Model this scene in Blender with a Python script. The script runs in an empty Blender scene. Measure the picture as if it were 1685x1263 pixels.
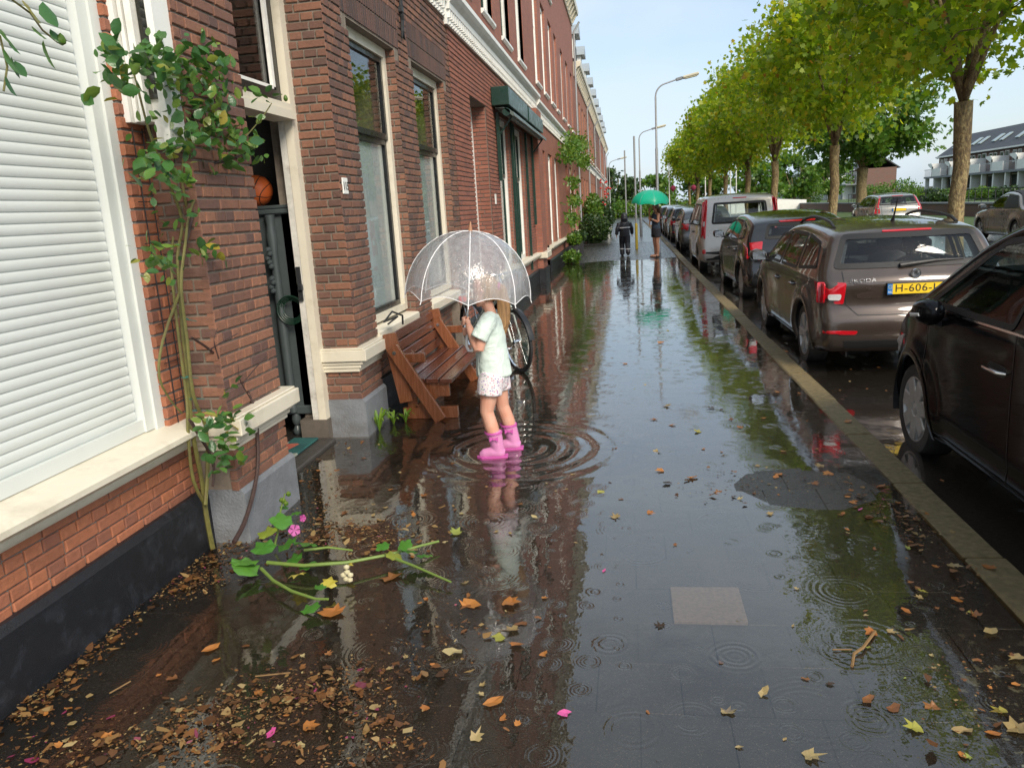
import bpy, bmesh, math, random
import numpy as np
from mathutils import Vector, Matrix
random.seed(7); rng = np.random.default_rng(7)
SC = bpy.context.scene
COL = SC.collection
# ------------------------------------------------------------------ camera
PW, PH, FPX, CAMH = 1685.0, 1263.0, 1280.0, 1.70
def _cam_axes(vp=(1030, 335), vv=(1200, 6500)):
    Y = np.array([vp[0]-PW/2, -(vp[1]-PH/2), -FPX]); Y /= np.linalg.norm(Y)
    Z = -np.array([vv[0]-PW/2, -(vv[1]-PH/2), -FPX]); Z = Z-Y*np.dot(Z, Y); Z /= np.linalg.norm(Z)
    return np.array([np.cross(Y, Z), Y, Z])
CR = _cam_axes()
cam_d = bpy.data.cameras.new('camera'); cam = bpy.data.objects.new('camera', cam_d); COL.objects.link(cam)
_m = Matrix.Identity(4)
for _i in range(3):
    for _j in range(3): _m[_i][_j] = CR[_i][_j]
_m[2][3] = CAMH
cam.matrix_world = _m
cam_d.sensor_width = 36; cam_d.lens = FPX/PW*36; cam_d.clip_end = 2000; cam_d.clip_start = 0.05
SC.camera = cam
def ray(px, py): return CR @ np.array([px-PW/2, -(py-PH/2), -FPX])
def zp(px, py, z=0.0): r = ray(px, py); t = (z-CAMH)/r[2]; return np.array([t*r[0], t*r[1], z])
def xp(px, py, x): r = ray(px, py); t = x/r[0]; return np.array([x, t*r[1], CAMH+t*r[2]])
def yp(px, py, y): r = ray(px, py); t = y/r[1]; return np.array([t*r[0], y, CAMH+t*r[2]])
# ------------------------------------------------------------------ light
SC.render.engine = 'CYCLES'
SC.view_settings.view_transform = 'Standard'; SC.view_settings.look = 'None'
SC.view_settings.exposure = 0.9; SC.view_settings.gamma = 1.0
SUN_EL, SUN_AZ = math.radians(38), math.radians(146)      # azimuth clockwise from +Y
SD = Vector((math.sin(SUN_AZ)*math.cos(SUN_EL), math.cos(SUN_AZ)*math.cos(SUN_EL), math.sin(SUN_EL)))
sun_d = bpy.data.lights.new('sun', 'SUN'); sun = bpy.data.objects.new('sun', sun_d); COL.objects.link(sun)
sun_d.energy = 2.35; sun_d.angle = math.radians(24); sun_d.color = (1.0, 0.90, 0.76)
sun.rotation_euler = SD.to_track_quat('Z', 'Y').to_euler(); sun.location = (0, -10, 20)
world = bpy.data.worlds.new('World'); SC.world = world; world.use_nodes = True
wt = world.node_tree; wt.nodes.clear()
def wn(t, **k):
    n = wt.nodes.new(t)
    for a, b in k.items(): setattr(n, a, b)
    return n
w_out = wn('ShaderNodeOutputWorld'); w_bg = wn('ShaderNodeBackground'); w_bg.inputs[1].default_value = 0.10
w_sky = wn('ShaderNodeTexSky', sky_type='NISHITA', sun_disc=False, sun_elevation=SUN_EL, sun_rotation=SUN_AZ,
           air_density=1.0, dust_density=1.5, ozone_density=1.0)
w_tc = wn('ShaderNodeTexCoord'); w_map = wn('ShaderNodeMapping'); w_map.inputs['Scale'].default_value = (1, 1, 2.2)
w_map.inputs['Location'].default_value = (0.35, 0.1, 0.22)
w_no = wn('ShaderNodeTexNoise'); w_no.inputs['Scale'].default_value = 2.3; w_no.inputs['Detail'].default_value = 5; w_no.inputs['Roughness'].default_value = 0.5
w_mr = wn('ShaderNodeMapRange'); w_mr.inputs[1].default_value = 0.34; w_mr.inputs[2].default_value = 0.62; w_mr.inputs[3].default_value = 0.30; w_mr.inputs[4].default_value = 1.0
w_mx = wn('ShaderNodeMix', data_type='RGBA'); w_mx.inputs[7].default_value = (4.15, 4.85, 5.55, 1)
wt.links.new(w_tc.outputs['Generated'], w_map.inputs[0]); wt.links.new(w_map.outputs[0], w_no.inputs['Vector'])
wt.links.new(w_no.outputs[0], w_mr.inputs[0]); wt.links.new(w_mr.outputs[0], w_mx.inputs[0])
wt.links.new(w_sky.outputs[0], w_mx.inputs[6]); wt.links.new(w_mx.outputs[2], w_bg.inputs[0]); wt.links.new(w_bg.outputs[0], w_out.inputs[0])
# ------------------------------------------------------------------ helpers: objects
def tag(o, label=None, cat=None, group=None, kind=None):
    if label: o['label'] = label
    if cat: o['category'] = cat
    if group: o['group'] = group
    if kind: o['kind'] = kind
    return o
def link(o, parent=None, local=False):
    COL.objects.link(o)
    if parent is not None:
        o.parent = parent
        if not local:
            M = Matrix.Identity(4); p = parent
            chain = []
            while p is not None: chain.append(p); p = p.parent
            for q in reversed(chain): M = M @ q.matrix_parent_inverse @ q.matrix_basis
            o.matrix_parent_inverse = M.inverted()
    return o
def empty(name, loc=(0, 0, 0), rz=0.0, label=None, cat=None, group=None):
    o = bpy.data.objects.new(name, None); o.location = loc; o.rotation_euler = (0, 0, rz); o.empty_display_size = 0.2
    COL.objects.link(o); return tag(o, label, cat, group)
class MB:
    def __init__(s): s.v = []; s.f = []
    def add(s, vs, fs):
        n = len(s.v); s.v += [tuple(map(float, p)) for p in vs]; s.f += [tuple(i+n for i in f) for f in fs]; return s
    def box(s, x0, x1, y0, y1, z0, z1):
        return s.add([(x0,y0,z0),(x1,y0,z0),(x1,y1,z0),(x0,y1,z0),(x0,y0,z1),(x1,y0,z1),(x1,y1,z1),(x0,y1,z1)],
                     [(0,3,2,1),(4,5,6,7),(0,1,5,4),(1,2,6,5),(2,3,7,6),(3,0,4,7)])
    def cbox(s, x0, x1, y0, y1, z0, z1, c=0.006):
        # chamfered box (24 verts)
        X=(x0,x1);Y=(y0,y1);Z=(z0,z1); vs=[]; idx={}
        for i in range(2):
            for j in range(2):
                for k in range(2):
                    dx=c*(1-2*i);dy=c*(1-2*j);dz=c*(1-2*k)
                    for a,p in enumerate(((X[i],Y[j]+dy,Z[k]+dz),(X[i]+dx,Y[j],Z[k]+dz),(X[i]+dx,Y[j]+dy,Z[k]))):
                        idx[(i,j,k,a)]=len(vs); vs.append(p)
        fs=[]
        g=lambda i,j,k,a: idx[(i,j,k,a)]
        fs+=[(g(0,0,0,0),g(0,0,1,0),g(0,1,1,0),g(0,1,0,0)),(g(1,0,0,0),g(1,1,0,0),g(1,1,1,0),g(1,0,1,0)),
             (g(0,0,0,1),g(1,0,0,1),g(1,0,1,1),g(0,0,1,1)),(g(0,1,0,1),g(0,1,1,1),g(1,1,1,1),g(1,1,0,1)),
             (g(0,0,0,2),g(0,1,0,2),g(1,1,0,2),g(1,0,0,2)),(g(0,0,1,2),g(1,0,1,2),g(1,1,1,2),g(0,1,1,2))]
        for i in range(2):
            for j in range(2):
                q=(g(i,j,0,0),g(i,j,0,1),g(i,j,1,1),g(i,j,1,0)); fs.append(q if (i+j)%2==0 else q[::-1])
        for i in range(2):
            for k in range(2):
                q=(g(i,0,k,0),g(i,1,k,0),g(i,1,k,2),g(i,0,k,2)); fs.append(q if (i+k)%2==0 else q[::-1])
        for j in range(2):
            for k in range(2):
                q=(g(0,j,k,1),g(0,j,k,2),g(1,j,k,2),g(1,j,k,1)); fs.append(q if (j+k)%2==0 else q[::-1])
        for i in range(2):
            for j in range(2):
                for k in range(2):
                    t=(g(i,j,k,0),g(i,j,k,1),g(i,j,k,2)); fs.append(t if (i+j+k)%2==1 else t[::-1])
        return s.add(vs,fs)
    def obox(s, p, q, w, t, up=(0,0,1), c=0.004):
        """bar from p to q, width w (side), thickness t (along up)"""
        p=Vector(p);q=Vector(q);d=q-p;L=d.length;d.normalize();up=Vector(up)
        sd=d.cross(up); sd.normalize(); u=sd.cross(d)
        b=MB().cbox(-w/2,w/2,0,L,-t/2,t/2,c)
        return s.add([p+sd*a[0]+d*a[1]+u*a[2] for a in b.v],b.f)
    def tube(s, pts, rad, n=8, cap=True, ell=None):
        pts=[Vector(p) for p in pts]; m=len(pts)
        if not hasattr(rad,'__len__'): rad=[rad]*m
        ref=None; vs=[]; fs=[]
        for i,p in enumerate(pts):
            d=(pts[min(i+1,m-1)]-pts[max(i-1,0)])
            if d.length<1e-9: d=Vector((0,0,1))
            d.normalize()
            if ref is None:
                ref=Vector((1,0,0)) if abs(d.x)<0.8 else Vector((0,1,0))
            a=ref-d*ref.dot(d)
            if a.length<1e-6: a=Vector((0,1,0))-d*d.y
            a.normalize(); b=d.cross(a); ref=a
            ra,rb=(rad[i],rad[i]) if ell is None else (rad[i],rad[i]*ell[i])
            for k in range(n):
                t=2*math.pi*k/n; vs.append(p+a*(math.cos(t)*ra)+b*(math.sin(t)*rb))
        for i in range(m-1):
            for k in range(n):
                k2=(k+1)%n; fs.append((i*n+k,i*n+k2,(i+1)*n+k2,(i+1)*n+k))
        if cap: fs.append(tuple(range(n-1,-1,-1))); fs.append(tuple((m-1)*n+k for k in range(n)))
        return s.add(vs,fs)
    def lathe(s, prof, n=24, c=(0,0,0), axis='z', closed=False):
        vs=[];fs=[];m=len(prof)
        for r,h in prof:
            for k in range(n):
                t=2*math.pi*k/n; a,b=math.cos(t)*r,math.sin(t)*r
                p={'z':(a,b,h),'x':(h,a,b),'y':(b,h,a)}[axis]
                vs.append((p[0]+c[0],p[1]+c[1],p[2]+c[2]))
        for i in range(m-1 if not closed else m):
            i2=(i+1)%m
            for k in range(n):
                k2=(k+1)%n; fs.append((i*n+k,i*n+k2,i2*n+k2,i2*n+k))
        return s.add(vs,fs)
    def extr(s, poly, axis, a0, a1):
        """extrude a 2D polygon along an axis; poly coords are the other two in order"""
        n=len(poly)
        mk={'x':lambda p,a:(a,p[0],p[1]),'y':lambda p,a:(p[0],a,p[1]),'z':lambda p,a:(p[0],p[1],a)}[axis]
        vs=[mk(p,a0) for p in poly]+[mk(p,a1) for p in poly]
        fs=[tuple(range(n)),tuple(range(2*n-1,n-1,-1))]+[(i,n+i,n+(i+1)%n,(i+1)%n) for i in range(n)]
        return s.add(vs,fs)
    def grid(s, P):
        r=len(P);c=len(P[0]); n=len(s.v)
        s.v+=[tuple(map(float,p)) for row in P for p in row]
        s.f+=[(n+i*c+j,n+i*c+j+1,n+(i+1)*c+j+1,n+(i+1)*c+j) for i in range(r-1) for j in range(c-1)]
        return s
    def mesh(s, name, mat, smooth=False, fix=True):
        me=bpy.data.meshes.new(name); me.from_pydata(s.v,[],s.f)
        if fix:
            bm=bmesh.new(); bm.from_mesh(me); bmesh.ops.recalc_face_normals(bm,faces=bm.faces); bm.to_mesh(me); bm.free()
        if mat is not None: me.materials.append(mat)
        if smooth:
            me.polygons.foreach_set('use_smooth',[True]*len(me.polygons))
            if smooth!='full': me.set_sharp_from_angle(angle=math.radians(40))
        me.update(); return me
    def build(s, name, mat, parent=None, local=False, smooth=False, fix=True):
        o=bpy.data.objects.new(name,s.mesh(name,mat,smooth,fix)); return link(o,parent,local)
def obj(name, me, parent=None, local=False, loc=None, rot=None, scale=None):
    o=bpy.data.objects.new(name,me)
    link(o,parent,local)
    if loc is not None: o.location=loc
    if rot is not None: o.rotation_euler=rot
    if scale is not None: o.scale=scale
    return o
def copy_tree(o, parent=None):
    c=o.copy(); COL.objects.link(c)
    if parent is not None: c.parent=parent
    for ch in list(o.children): copy_tree(ch,c)
    return c
def polymesh(name, V, k, mat, nrm=False):
    """N polygons of k verts each, V (N,k,3)"""
    V=np.asarray(V,np.float32); N=V.shape[0]
    me=bpy.data.meshes.new(name); me.vertices.add(N*k); me.vertices.foreach_set('co',V.reshape(-1))
    me.loops.add(N*k); me.loops.foreach_set('vertex_index',np.arange(N*k,dtype=np.int32))
    me.polygons.add(N); me.polygons.foreach_set('loop_start',np.arange(0,N*k,k,dtype=np.int32))
    me.update(calc_edges=True); me.validate(); me.materials.append(mat); return me
def rotmats(n, tilt=1.0):
    """random rotations: yaw any, tilt limited"""
    yaw=rng.uniform(0,2*np.pi,n); t=rng.normal(0,tilt,n); r=rng.normal(0,tilt,n)
    cz,sz,cx,sx,cy,sy=np.cos(yaw),np.sin(yaw),np.cos(t),np.sin(t),np.cos(r),np.sin(r)
    M=np.zeros((n,3,3))
    M[:,0,0]=cz*cy-sz*sx*sy; M[:,0,1]=-sz*cx; M[:,0,2]=cz*sy+sz*sx*cy
    M[:,1,0]=sz*cy+cz*sx*sy; M[:,1,1]=cz*cx; M[:,1,2]=sz*sy-cz*sx*cy
    M[:,2,0]=-cx*sy; M[:,2,1]=sx; M[:,2,2]=cx*cy
    return M
# leaf outlines (unit size, stalk at origin, along +y)
PLANE_LEAF=np.array([(0,0,0),(.22,-.06,-.02),(.52,.16,-.07),(.33,.3,-.02),(.5,.62,-.1),(.2,.55,0),(0,1,-.08),(-.2,.55,0),(-.5,.62,-.1),(-.33,.3,-.02),(-.52,.16,-.07),(-.22,-.06,-.02)])
OVAL_LEAF=np.array([(0,0,0),(.2,.18,.04),(.3,.45,.05),(.2,.78,.02),(0,1,-.06),(-.2,.78,.02),(-.3,.45,.05),(-.2,.18,.04)])
def leafcloud(name, P, size, shape, mat, tilt=0.7, R=None):
    n=len(P); R=rotmats(n,tilt) if R is None else R
    S=size*rng.uniform(.65,1.25,n)
    V=np.einsum('nij,kj->nki',R,shape)*S[:,None,None]+np.asarray(P)[:,None,:]
    return polymesh(name,V,len(shape),mat)
def text_mesh(txt, size, mat, depth=0.0015, align='CENTER', name='lettering', sx=1.0):
    cu=bpy.data.curves.new(name,'FONT'); cu.body=txt; cu.size=size; cu.extrude=depth; cu.align_x=align; cu.align_y='CENTER'; cu.resolution_u=3
    cu.space_character=1.08
    o=bpy.data.objects.new(name,cu); COL.objects.link(o)
    dg=bpy.context.evaluated_depsgraph_get(); me=bpy.data.meshes.new_from_object(o.evaluated_get(dg))
    bpy.data.objects.remove(o); me.name=name
    if sx!=1.0:
        for v in me.vertices: v.co.x*=sx
    me.materials.clear(); me.materials.append(mat); return me
def remesh(mb, voxel, smooth_it=6, name='body', mats=None):
    me=bpy.data.meshes.new(name); me.from_pydata(mb.v,[],mb.f)
    bm=bmesh.new(); bm.from_mesh(me); bmesh.ops.recalc_face_normals(bm,faces=bm.faces); bm.to_mesh(me); bm.free()
    o=bpy.data.objects.new(name,me); COL.objects.link(o)
    r=o.modifiers.new('r','REMESH'); r.mode='VOXEL'; r.voxel_size=voxel; r.use_smooth_shade=True
    if smooth_it:
        s=o.modifiers.new('s','SMOOTH'); s.factor=0.5; s.iterations=smooth_it
    dg=bpy.context.evaluated_depsgraph_get(); m2=bpy.data.meshes.new_from_object(o.evaluated_get(dg))
    bpy.data.objects.remove(o); bpy.data.meshes.remove(me); m2.name=name
    if mats is not None: m2.materials.clear(); m2.materials.append(mats)
    m2.polygons.foreach_set('use_smooth',[True]*len(m2.polygons)); return m2
# ------------------------------------------------------------------ helpers: materials
class NT:
    def __init__(s,name):
        s.m=bpy.data.materials.new(name); s.m.use_nodes=True; s.t=s.m.node_tree; s.t.nodes.clear()
        s.out=s.n('ShaderNodeOutputMaterial')
    def n(s,t,**k):
        x=s.t.nodes.new(t)
        for a,b in k.items(): setattr(x,a,b)
        return x
    def set(s,inp,v):
        if hasattr(v,'is_output'): s.t.links.new(v,inp)
        elif v is not None:
            if hasattr(inp.default_value,'__len__') and hasattr(v,'__len__') and len(v)==3 and len(inp.default_value)==4: v=(*v,1)
            inp.default_value=v
    def math(s,op,a,b=None,c=None):
        x=s.n('ShaderNodeMath',operation=op); s.set(x.inputs[0],a)
        if b is not None: s.set(x.inputs[1],b)
        if c is not None: s.set(x.inputs[2],c)
        return x.outputs[0]
    def mix(s,f,a,b,blend='MIX'):
        x=s.n('ShaderNodeMix',data_type='RGBA',blend_type=blend); s.set(x.inputs[0],f); s.set(x.inputs[6],a); s.set(x.inputs[7],b); return x.outputs[2]
    def ramp(s,f,stops,interp='LINEAR'):
        x=s.n('ShaderNodeValToRGB'); x.color_ramp.interpolation=interp; e=x.color_ramp.elements
        while len(e)<len(stops): e.new(0.5)
        for q,(p,c) in zip(e,stops): q.position=p; q.color=(*c,1) if len(c)==3 else c
        s.set(x.inputs[0],f); return x.outputs[0]
    def noise(s,scale,detail=3,rough=.5,vec=None,out=0,dist=0.0):
        x=s.n('ShaderNodeTexNoise'); x.inputs['Scale'].default_value=scale; x.inputs['Detail'].default_value=detail; x.inputs['Roughness'].default_value=rough; x.inputs['Distortion'].default_value=dist
        if vec is not None: s.set(x.inputs['Vector'],vec)
        return x.outputs[out]
    def pos(s): return s.n('ShaderNodeNewGeometry').outputs['Position']
    def objco(s): return s.n('ShaderNodeTexCoord').outputs['Object']
    def island(s): return s.n('ShaderNodeNewGeometry').outputs['Random Per Island']
    def objrand(s): return s.n('ShaderNodeObjectInfo').outputs['Random']
    def mr(s,v,a,b,c=0.0,d=1.0):
        x=s.n('ShaderNodeMapRange'); 
        for i,q in enumerate((v,a,b,c,d)): s.set(x.inputs[i],q)
        return x.outputs[0]
    def bump(s,h,dist=0.01,strength=1.0,normal=None):
        x=s.n('ShaderNodeBump'); x.inputs['Distance'].default_value=dist; x.inputs['Strength'].default_value=strength; s.set(x.inputs['Height'],h)
        if normal is not None: s.set(x.inputs['Normal'],normal)
        return x.outputs[0]
    def bsdf(s,col=(.5,.5,.5),rough=.6,metal=0,normal=None,**k):
        x=s.n('ShaderNodeBsdfPrincipled'); s.set(x.inputs['Base Color'],col); s.set(x.inputs['Roughness'],rough); s.set(x.inputs['Metallic'],metal)
        if normal is not None: s.set(x.inputs['Normal'],normal)
        for a,b in k.items(): s.set(x.inputs[a.replace('_',' ')],b)
        return x.outputs[0]
    def mixs(s,f,a,b):
        x=s.n('ShaderNodeMixShader'); s.set(x.inputs[0],f); s.t.links.new(a,x.inputs[1]); s.t.links.new(b,x.inputs[2]); return x.outputs[0]
    def schlick(s,f0,power=5.0,nrm=None):
        x=s.n('ShaderNodeLayerWeight'); x.inputs[0].default_value=.5
        if nrm is not None: s.set(x.inputs['Normal'],nrm)
        return s.math('ADD',f0,s.math('MULTIPLY',1-f0,s.math('POWER',x.outputs['Facing'],power)))
    def done(s,sh): s.t.links.new(sh,s.out.inputs[0]); return s.m
def paint(name,col,rough=.45,var=.12,bump=.0006,scale=9,metal=0,dirt=None,**k):
    """painted / plain surface with uneven tone, light dirt and fine relief"""
    t=NT(name); p=t.objco() if k.pop('local',False) else t.pos()
    n=t.noise(scale,5,.6,p); n2=t.noise(scale*14,3,.6,p)
    c=t.mix(t.mr(n,.3,.75),col,tuple(x*(1-var) for x in col))
    if dirt is not None:
        c=t.mix(t.mr(t.noise(scale*.6,6,.7,p),.52,.72,0,.75),c,dirt)
    r=t.mr(n,.2,.8,max(rough-.1,.03),rough+.12)
    return t.done(t.bsdf(c,r,metal,t.bump(n2,bump),**k))
def brickmat(name, stops, rnd, wet=.0):
    t=NT(name); p=t.pos(); r=t.objrand() if rnd=='obj' else t.island()
    c=t.ramp(r,stops); n=t.noise(38,5,.65,p); n2=t.noise(190,3,.6,p)
    c=t.mix(t.mr(n,.35,.8,0,.45),c,tuple(x*.45 for x in stops[0][1]))
    c=t.mix(t.mr(t.noise(2.2,4,.6,p),.55,.75,0,.4),c,(.045,.03,.026))
    c=t.mix(t.mr(n2,.62,.8,0,.35),c,(.5,.36,.27))
    return t.done(t.bsdf(c,.72-wet,0,t.bump(t.math('ADD',n,t.math('MULTIPLY',n2,.5)),.004)))
def leafmat(name, stops, rnd='island', rough=.4, trans=.35):
    t=NT(name); r=t.island() if rnd=='island' else t.objrand()
    c=t.ramp(r,stops); n=t.noise(24,3,.5,t.pos()); c=t.mix(t.mr(n,.35,.7,0,.25),c,t.mix(1.0,c,(.7,.8,.5),'MULTIPLY'))
    b=t.bsdf(c,rough,0,t.bump(t.noise(90,2,.5,t.pos()),.002))
    tr=t.n('ShaderNodeBsdfTranslucent'); t.set(tr.inputs[0],t.mix(1.0,c,(1.25,1.2,.6),'MULTIPLY'))
    return t.done(t.mixs(trans,b,tr.outputs[0]))
def glassmat(name, tint=(.8,.85,.85), rough=.0, ior=1.45, drops=True, white=0.0):
    t=NT(name); p=t.pos(); nrm=None
    if drops:
        v=t.n('ShaderNodeTexVoronoi'); v.inputs['Scale'].default_value=70; t.set(v.inputs['Vector'],p)
        h=t.math('MULTIPLY',t.mr(v.outputs['Distance'],.0,.3,1,0),t.mr(t.noise(26,2,.5,p),.5,.62)); nrm=t.bump(h,.0008,.35)
    F=t.schlick(((ior-1)/(ior+1))**2,nrm=nrm)
    g=t.n('ShaderNodeBsdfGlossy'); g.inputs['Roughness'].default_value=rough
    if nrm is not None: t.set(g.inputs['Normal'],nrm); 
    tr=t.n('ShaderNodeBsdfTransparent'); t.set(tr.inputs[0],tint)
    base=tr.outputs[0]
    if white:
        d=t.n('ShaderNodeBsdfDiffuse'); d.inputs[0].default_value=(.85,.87,.9,1); base=t.mixs(white,base,d.outputs[0])
    return t.done(t.mixs(F,base,g.outputs[0]))
M={}
M['brickA']=brickmat('orange_red_brick',[(0,(.30,.11,.058)),(.35,(.40,.145,.07)),(.7,(.34,.125,.068)),(1,(.24,.095,.06))],'obj')
M['brickB']=brickmat('brown_brick',[(0,(.14,.07,.05)),(.3,(.235,.105,.064)),(.55,(.29,.13,.075)),(.8,(.18,.085,.058)),(1,(.11,.06,.05))],'obj')
M['brickBs']=brickmat('brown_brick_mass',[(0,(.12,.062,.046)),(.3,(.20,.092,.058)),(.55,(.25,.112,.066)),(.8,(.16,.076,.053)),(1,(.10,.058,.048))],'isl')
M['brickCs']=brickmat('red_brick_mass',[(0,(.24,.085,.055)),(.4,(.31,.11,.068)),(.75,(.27,.10,.065)),(1,(.20,.075,.055))],'isl')
M['lintel']=brickmat('dark_soldier_brick',[(0,(.07,.042,.036)),(.5,(.12,.06,.045)),(1,(.055,.038,.035))],'isl')
M['mortarA']=paint('grey_mortar',(.25,.235,.21),.9,.3,.002,20)
M['mortarB']=paint('pale_mortar',(.235,.195,.155),.9,.35,.002,20)
M['mortarC']=paint('dull_mortar',(.20,.15,.125),.9,.3,.002,20)
M['cream']=paint('cream_paint',(.68,.63,.51),.38,.10,.0008,5,dirt=(.45,.40,.30))
M['white']=paint('white_paint',(.78,.78,.74),.4,.08,.0006,5,dirt=(.55,.53,.48))
M['shutter']=paint('white_shutter',(.63,.66,.63),.35,.05,.0003,4,dirt=(.60,.62,.60))
M['blackpl']=paint('black_tarred_plinth',(.012,.013,.017),.35,.4,.004,14,dirt=(.035,.04,.05))
M['greypl']=paint('grey_cement_plinth',(.20,.215,.235),.55,.35,.005,5,dirt=(.09,.08,.07))
M['black']=paint('black_paint',(.012,.013,.014),.3,.3,.0005,12)
M['dgreen']=paint('dark_green_paint',(.012,.04,.03),.3,.25,.0006,8,dirt=(.03,.06,.05))
M['iron']=paint('black_iron',(.015,.017,.02),.5,.3,.002,30)
M['galv']=paint('galvanised_steel',(.42,.44,.46),.45,.15,.0004,20,metal=.55)
M['chrome']=paint('chrome',(.75,.76,.78),.12,.05,.0001,20,metal=1)
M['rubber']=paint('rubber',(.018,.018,.019),.6,.2,.001,40)
M['dark']=paint('dark_interior',(.015,.015,.017),.8,.3,.001,8)
M['intwall']=paint('interior_wall',(.40,.40,.38),.8,.1,.0005,4)
M['curtain']=paint('white_curtain',(.68,.70,.70),.85,.06,.002,30)
M['glass']=glassmat('window_glass',(.90,.92,.91),0,1.6,False)
M['film']=paint('frosted_film',(.62,.68,.70),.28,.05,.0003,3)
M['slate']=paint('dark_roof_tile',(.045,.048,.055),.6,.3,.004,30)
# ------------------------------------------------------------------ ground, paving, water
def sstep(a,b,x): t=np.clip((np.asarray(x,float)-a)/(b-a),0,1); return t*t*(3-2*t)
def blob(x,y,cx,cy,rx,ry): return np.exp(-(((x-cx)/rx)**2+((y-cy)/ry)**2))
def gz(x,y):
    z=-0.016+0.0235*blob(x,y,1.0,4.55,.62,.52)+0.024*blob(x,y,1.35,2.0,.45,.55)+.018*blob(x,y,.45,1.75,.35,.22)
    z=z+0.014*blob(x,y,-2.25,4.2,.35,1.0)
    return z+0.05*sstep(23.6,26.5,y)+0.02*sstep(12,23.6,y)*(.3+.2*np.sin(x*3.1))
def tilemat(name,rnd):
    t=NT(name); p=t.pos(); r=t.objrand() if rnd=='obj' else t.island()
    c=t.ramp(r,[(0,(.019,.020,.021)),(.45,(.026,.026,.026)),(.8,(.023,.022,.020)),(1,(.034,.033,.030))])
    n=t.noise(9,6,.65,p); sp=t.noise(230,2,.5,p)
    c=t.mix(t.mr(n,.4,.75,0,.6),c,(.014,.012,.010))
    c=t.mix(t.mr(sp,.60,.72,0,.75),c,(.20,.18,.15))
    c=t.mix(t.mr(t.noise(1.6,4,.6,p),.45,.7,0,.5),c,(.030,.023,.015))
    # lichen blotches on the paving by the kerb
    sx=t.n('ShaderNodeSeparateXYZ'); t.set(sx.inputs[0],p)
    lich=t.math('MULTIPLY',t.mr(t.noise(17,5,.7,p),.57,.62),t.math('MULTIPLY',t.mr(sx.outputs[0],.85,1.2),t.mr(sx.outputs[1],3.1,2.5)))
    c=t.mix(t.math('MULTIPLY',lich,.8),c,(.24,.26,.2))
    h=t.math('ADD',t.noise(150,3,.6,p),t.math('MULTIPLY',n,.6))
    return t.done(t.bsdf(c,t.mr(n,.3,.8,.16,.4),0,t.bump(h,.0028),Specular_IOR_Level=.5))
M['tile']=tilemat('wet_concrete_tile','obj'); M['tiles']=tilemat('wet_concrete_tile_mass','isl')
M['tilepink']=paint('pale_speckled_tile',(.24,.195,.165),.5,.45,.003,60)
M['bed']=paint('wet_sand_joint',(.018,.017,.015),.5,.3,.003,40)
M['earth']=paint('ground_earth',(.06,.06,.045),.9,.3,.01,2)
M['asphalt']=paint('wet_asphalt',(.045,.044,.043),.35,.35,.006,35)
M['kerb']=paint('mossy_kerb_concrete',(.25,.19,.085),.6,.5,.007,26,dirt=(.12,.10,.045))
M['grass']=paint('grass_green',(.07,.12,.03),.9,.4,.02,12)
M['far_water']=paint('canal_water',(.03,.045,.045),.06,.2,.01,2)
g=MB().box(-600,600,-300,1100,-.6,-.25).build('ground',M['earth']); tag(g,kind='structure')
# pavement bed (a sheet that follows the relief) with the tiles as its pieces
ys=np.concatenate([np.arange(-3,12,.5),np.arange(12,130,2.)]); xs=np.linspace(-2.9,1.5,12)
pave=MB().grid([[(x,y,gz(x,y)-.022) for x in xs] for y in ys]).build('pavement',M['bed'],fix=False); tag(pave,kind='structure')
TS=.30
tile_m=[]
for k in range(4):
    b=MB(); j=lambda: random.uniform(-.0018,.0018)
    b.cbox(-TS/2+.0009,TS/2-.0009,-TS/2+.0009,TS/2-.0009,-.035,0,.0018)
    b.v=[(x+j(),y+j(),z) for x,y,z in b.v]; tile_m.append(b.mesh('paving_tile',M['tile']))
half_m=MB().cbox(-TS/4+.003,TS/4-.003,-TS/2+.003,TS/2-.003,-.035,0,.0035).mesh('paving_half_tile',M['tile'])
restV=MB(); ntile=0
ROW0=1.2
for r in range(-14,110):
    y=ROW0+(r+.5)*TS
    if y<-1.5: continue
    off=((r+1)%2)*TS/2
    x=1.5-TS/2-off
    cells=[]
    if off: cells.append((1.5-TS/4,TS/2))
    while x>-2.75: cells.append((x,TS)); x-=TS
    for (cx,w) in cells:
        z=float(gz(cx,y))+random.uniform(-.0008,.0008)
        e=.06; sx=float(gz(cx+e,y)-gz(cx-e,y))/(2*e)*.95+random.uniform(-.002,.002); sy=float(gz(cx,y+e)-gz(cx,y-e))/(2*e)*.95+random.uniform(-.002,.002)
        if cx<-2.2 and not (4.3<y<5.9): continue
        if 1.7<y<8.9 and ntile<290:
            pink=abs(cx-.30)<.05 and w==TS and abs(y-3.16)<.17
            o=obj('paving_tile',half_m if w<TS else random.choice(tile_m),pave,True,(cx,y,z),(sy,-sx,0)); ntile+=1
            if pink:
                o.data=tile_m[0].copy(); o.data.materials.clear(); o.data.materials.append(M['tilepink']); o.location.z=-.003; o.rotation_euler=(.004,-.004,0); tag(o,'pale speckled replacement tile')
        else:
            b=MB().box(cx-w/2+.004,cx+w/2-.004,y-TS/2+.004,y+TS/2-.004,0,.03)
            restV.add([(a,c,d-.03+z+sx*(a-cx)+sy*(c-y)) for a,c,d in b.v],b.f[1:])
for r in range(62):
    pass
o=restV.build('paving_tiles',M['tiles'],pave,True,fix=False); tag(o,kind='stuff')
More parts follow.
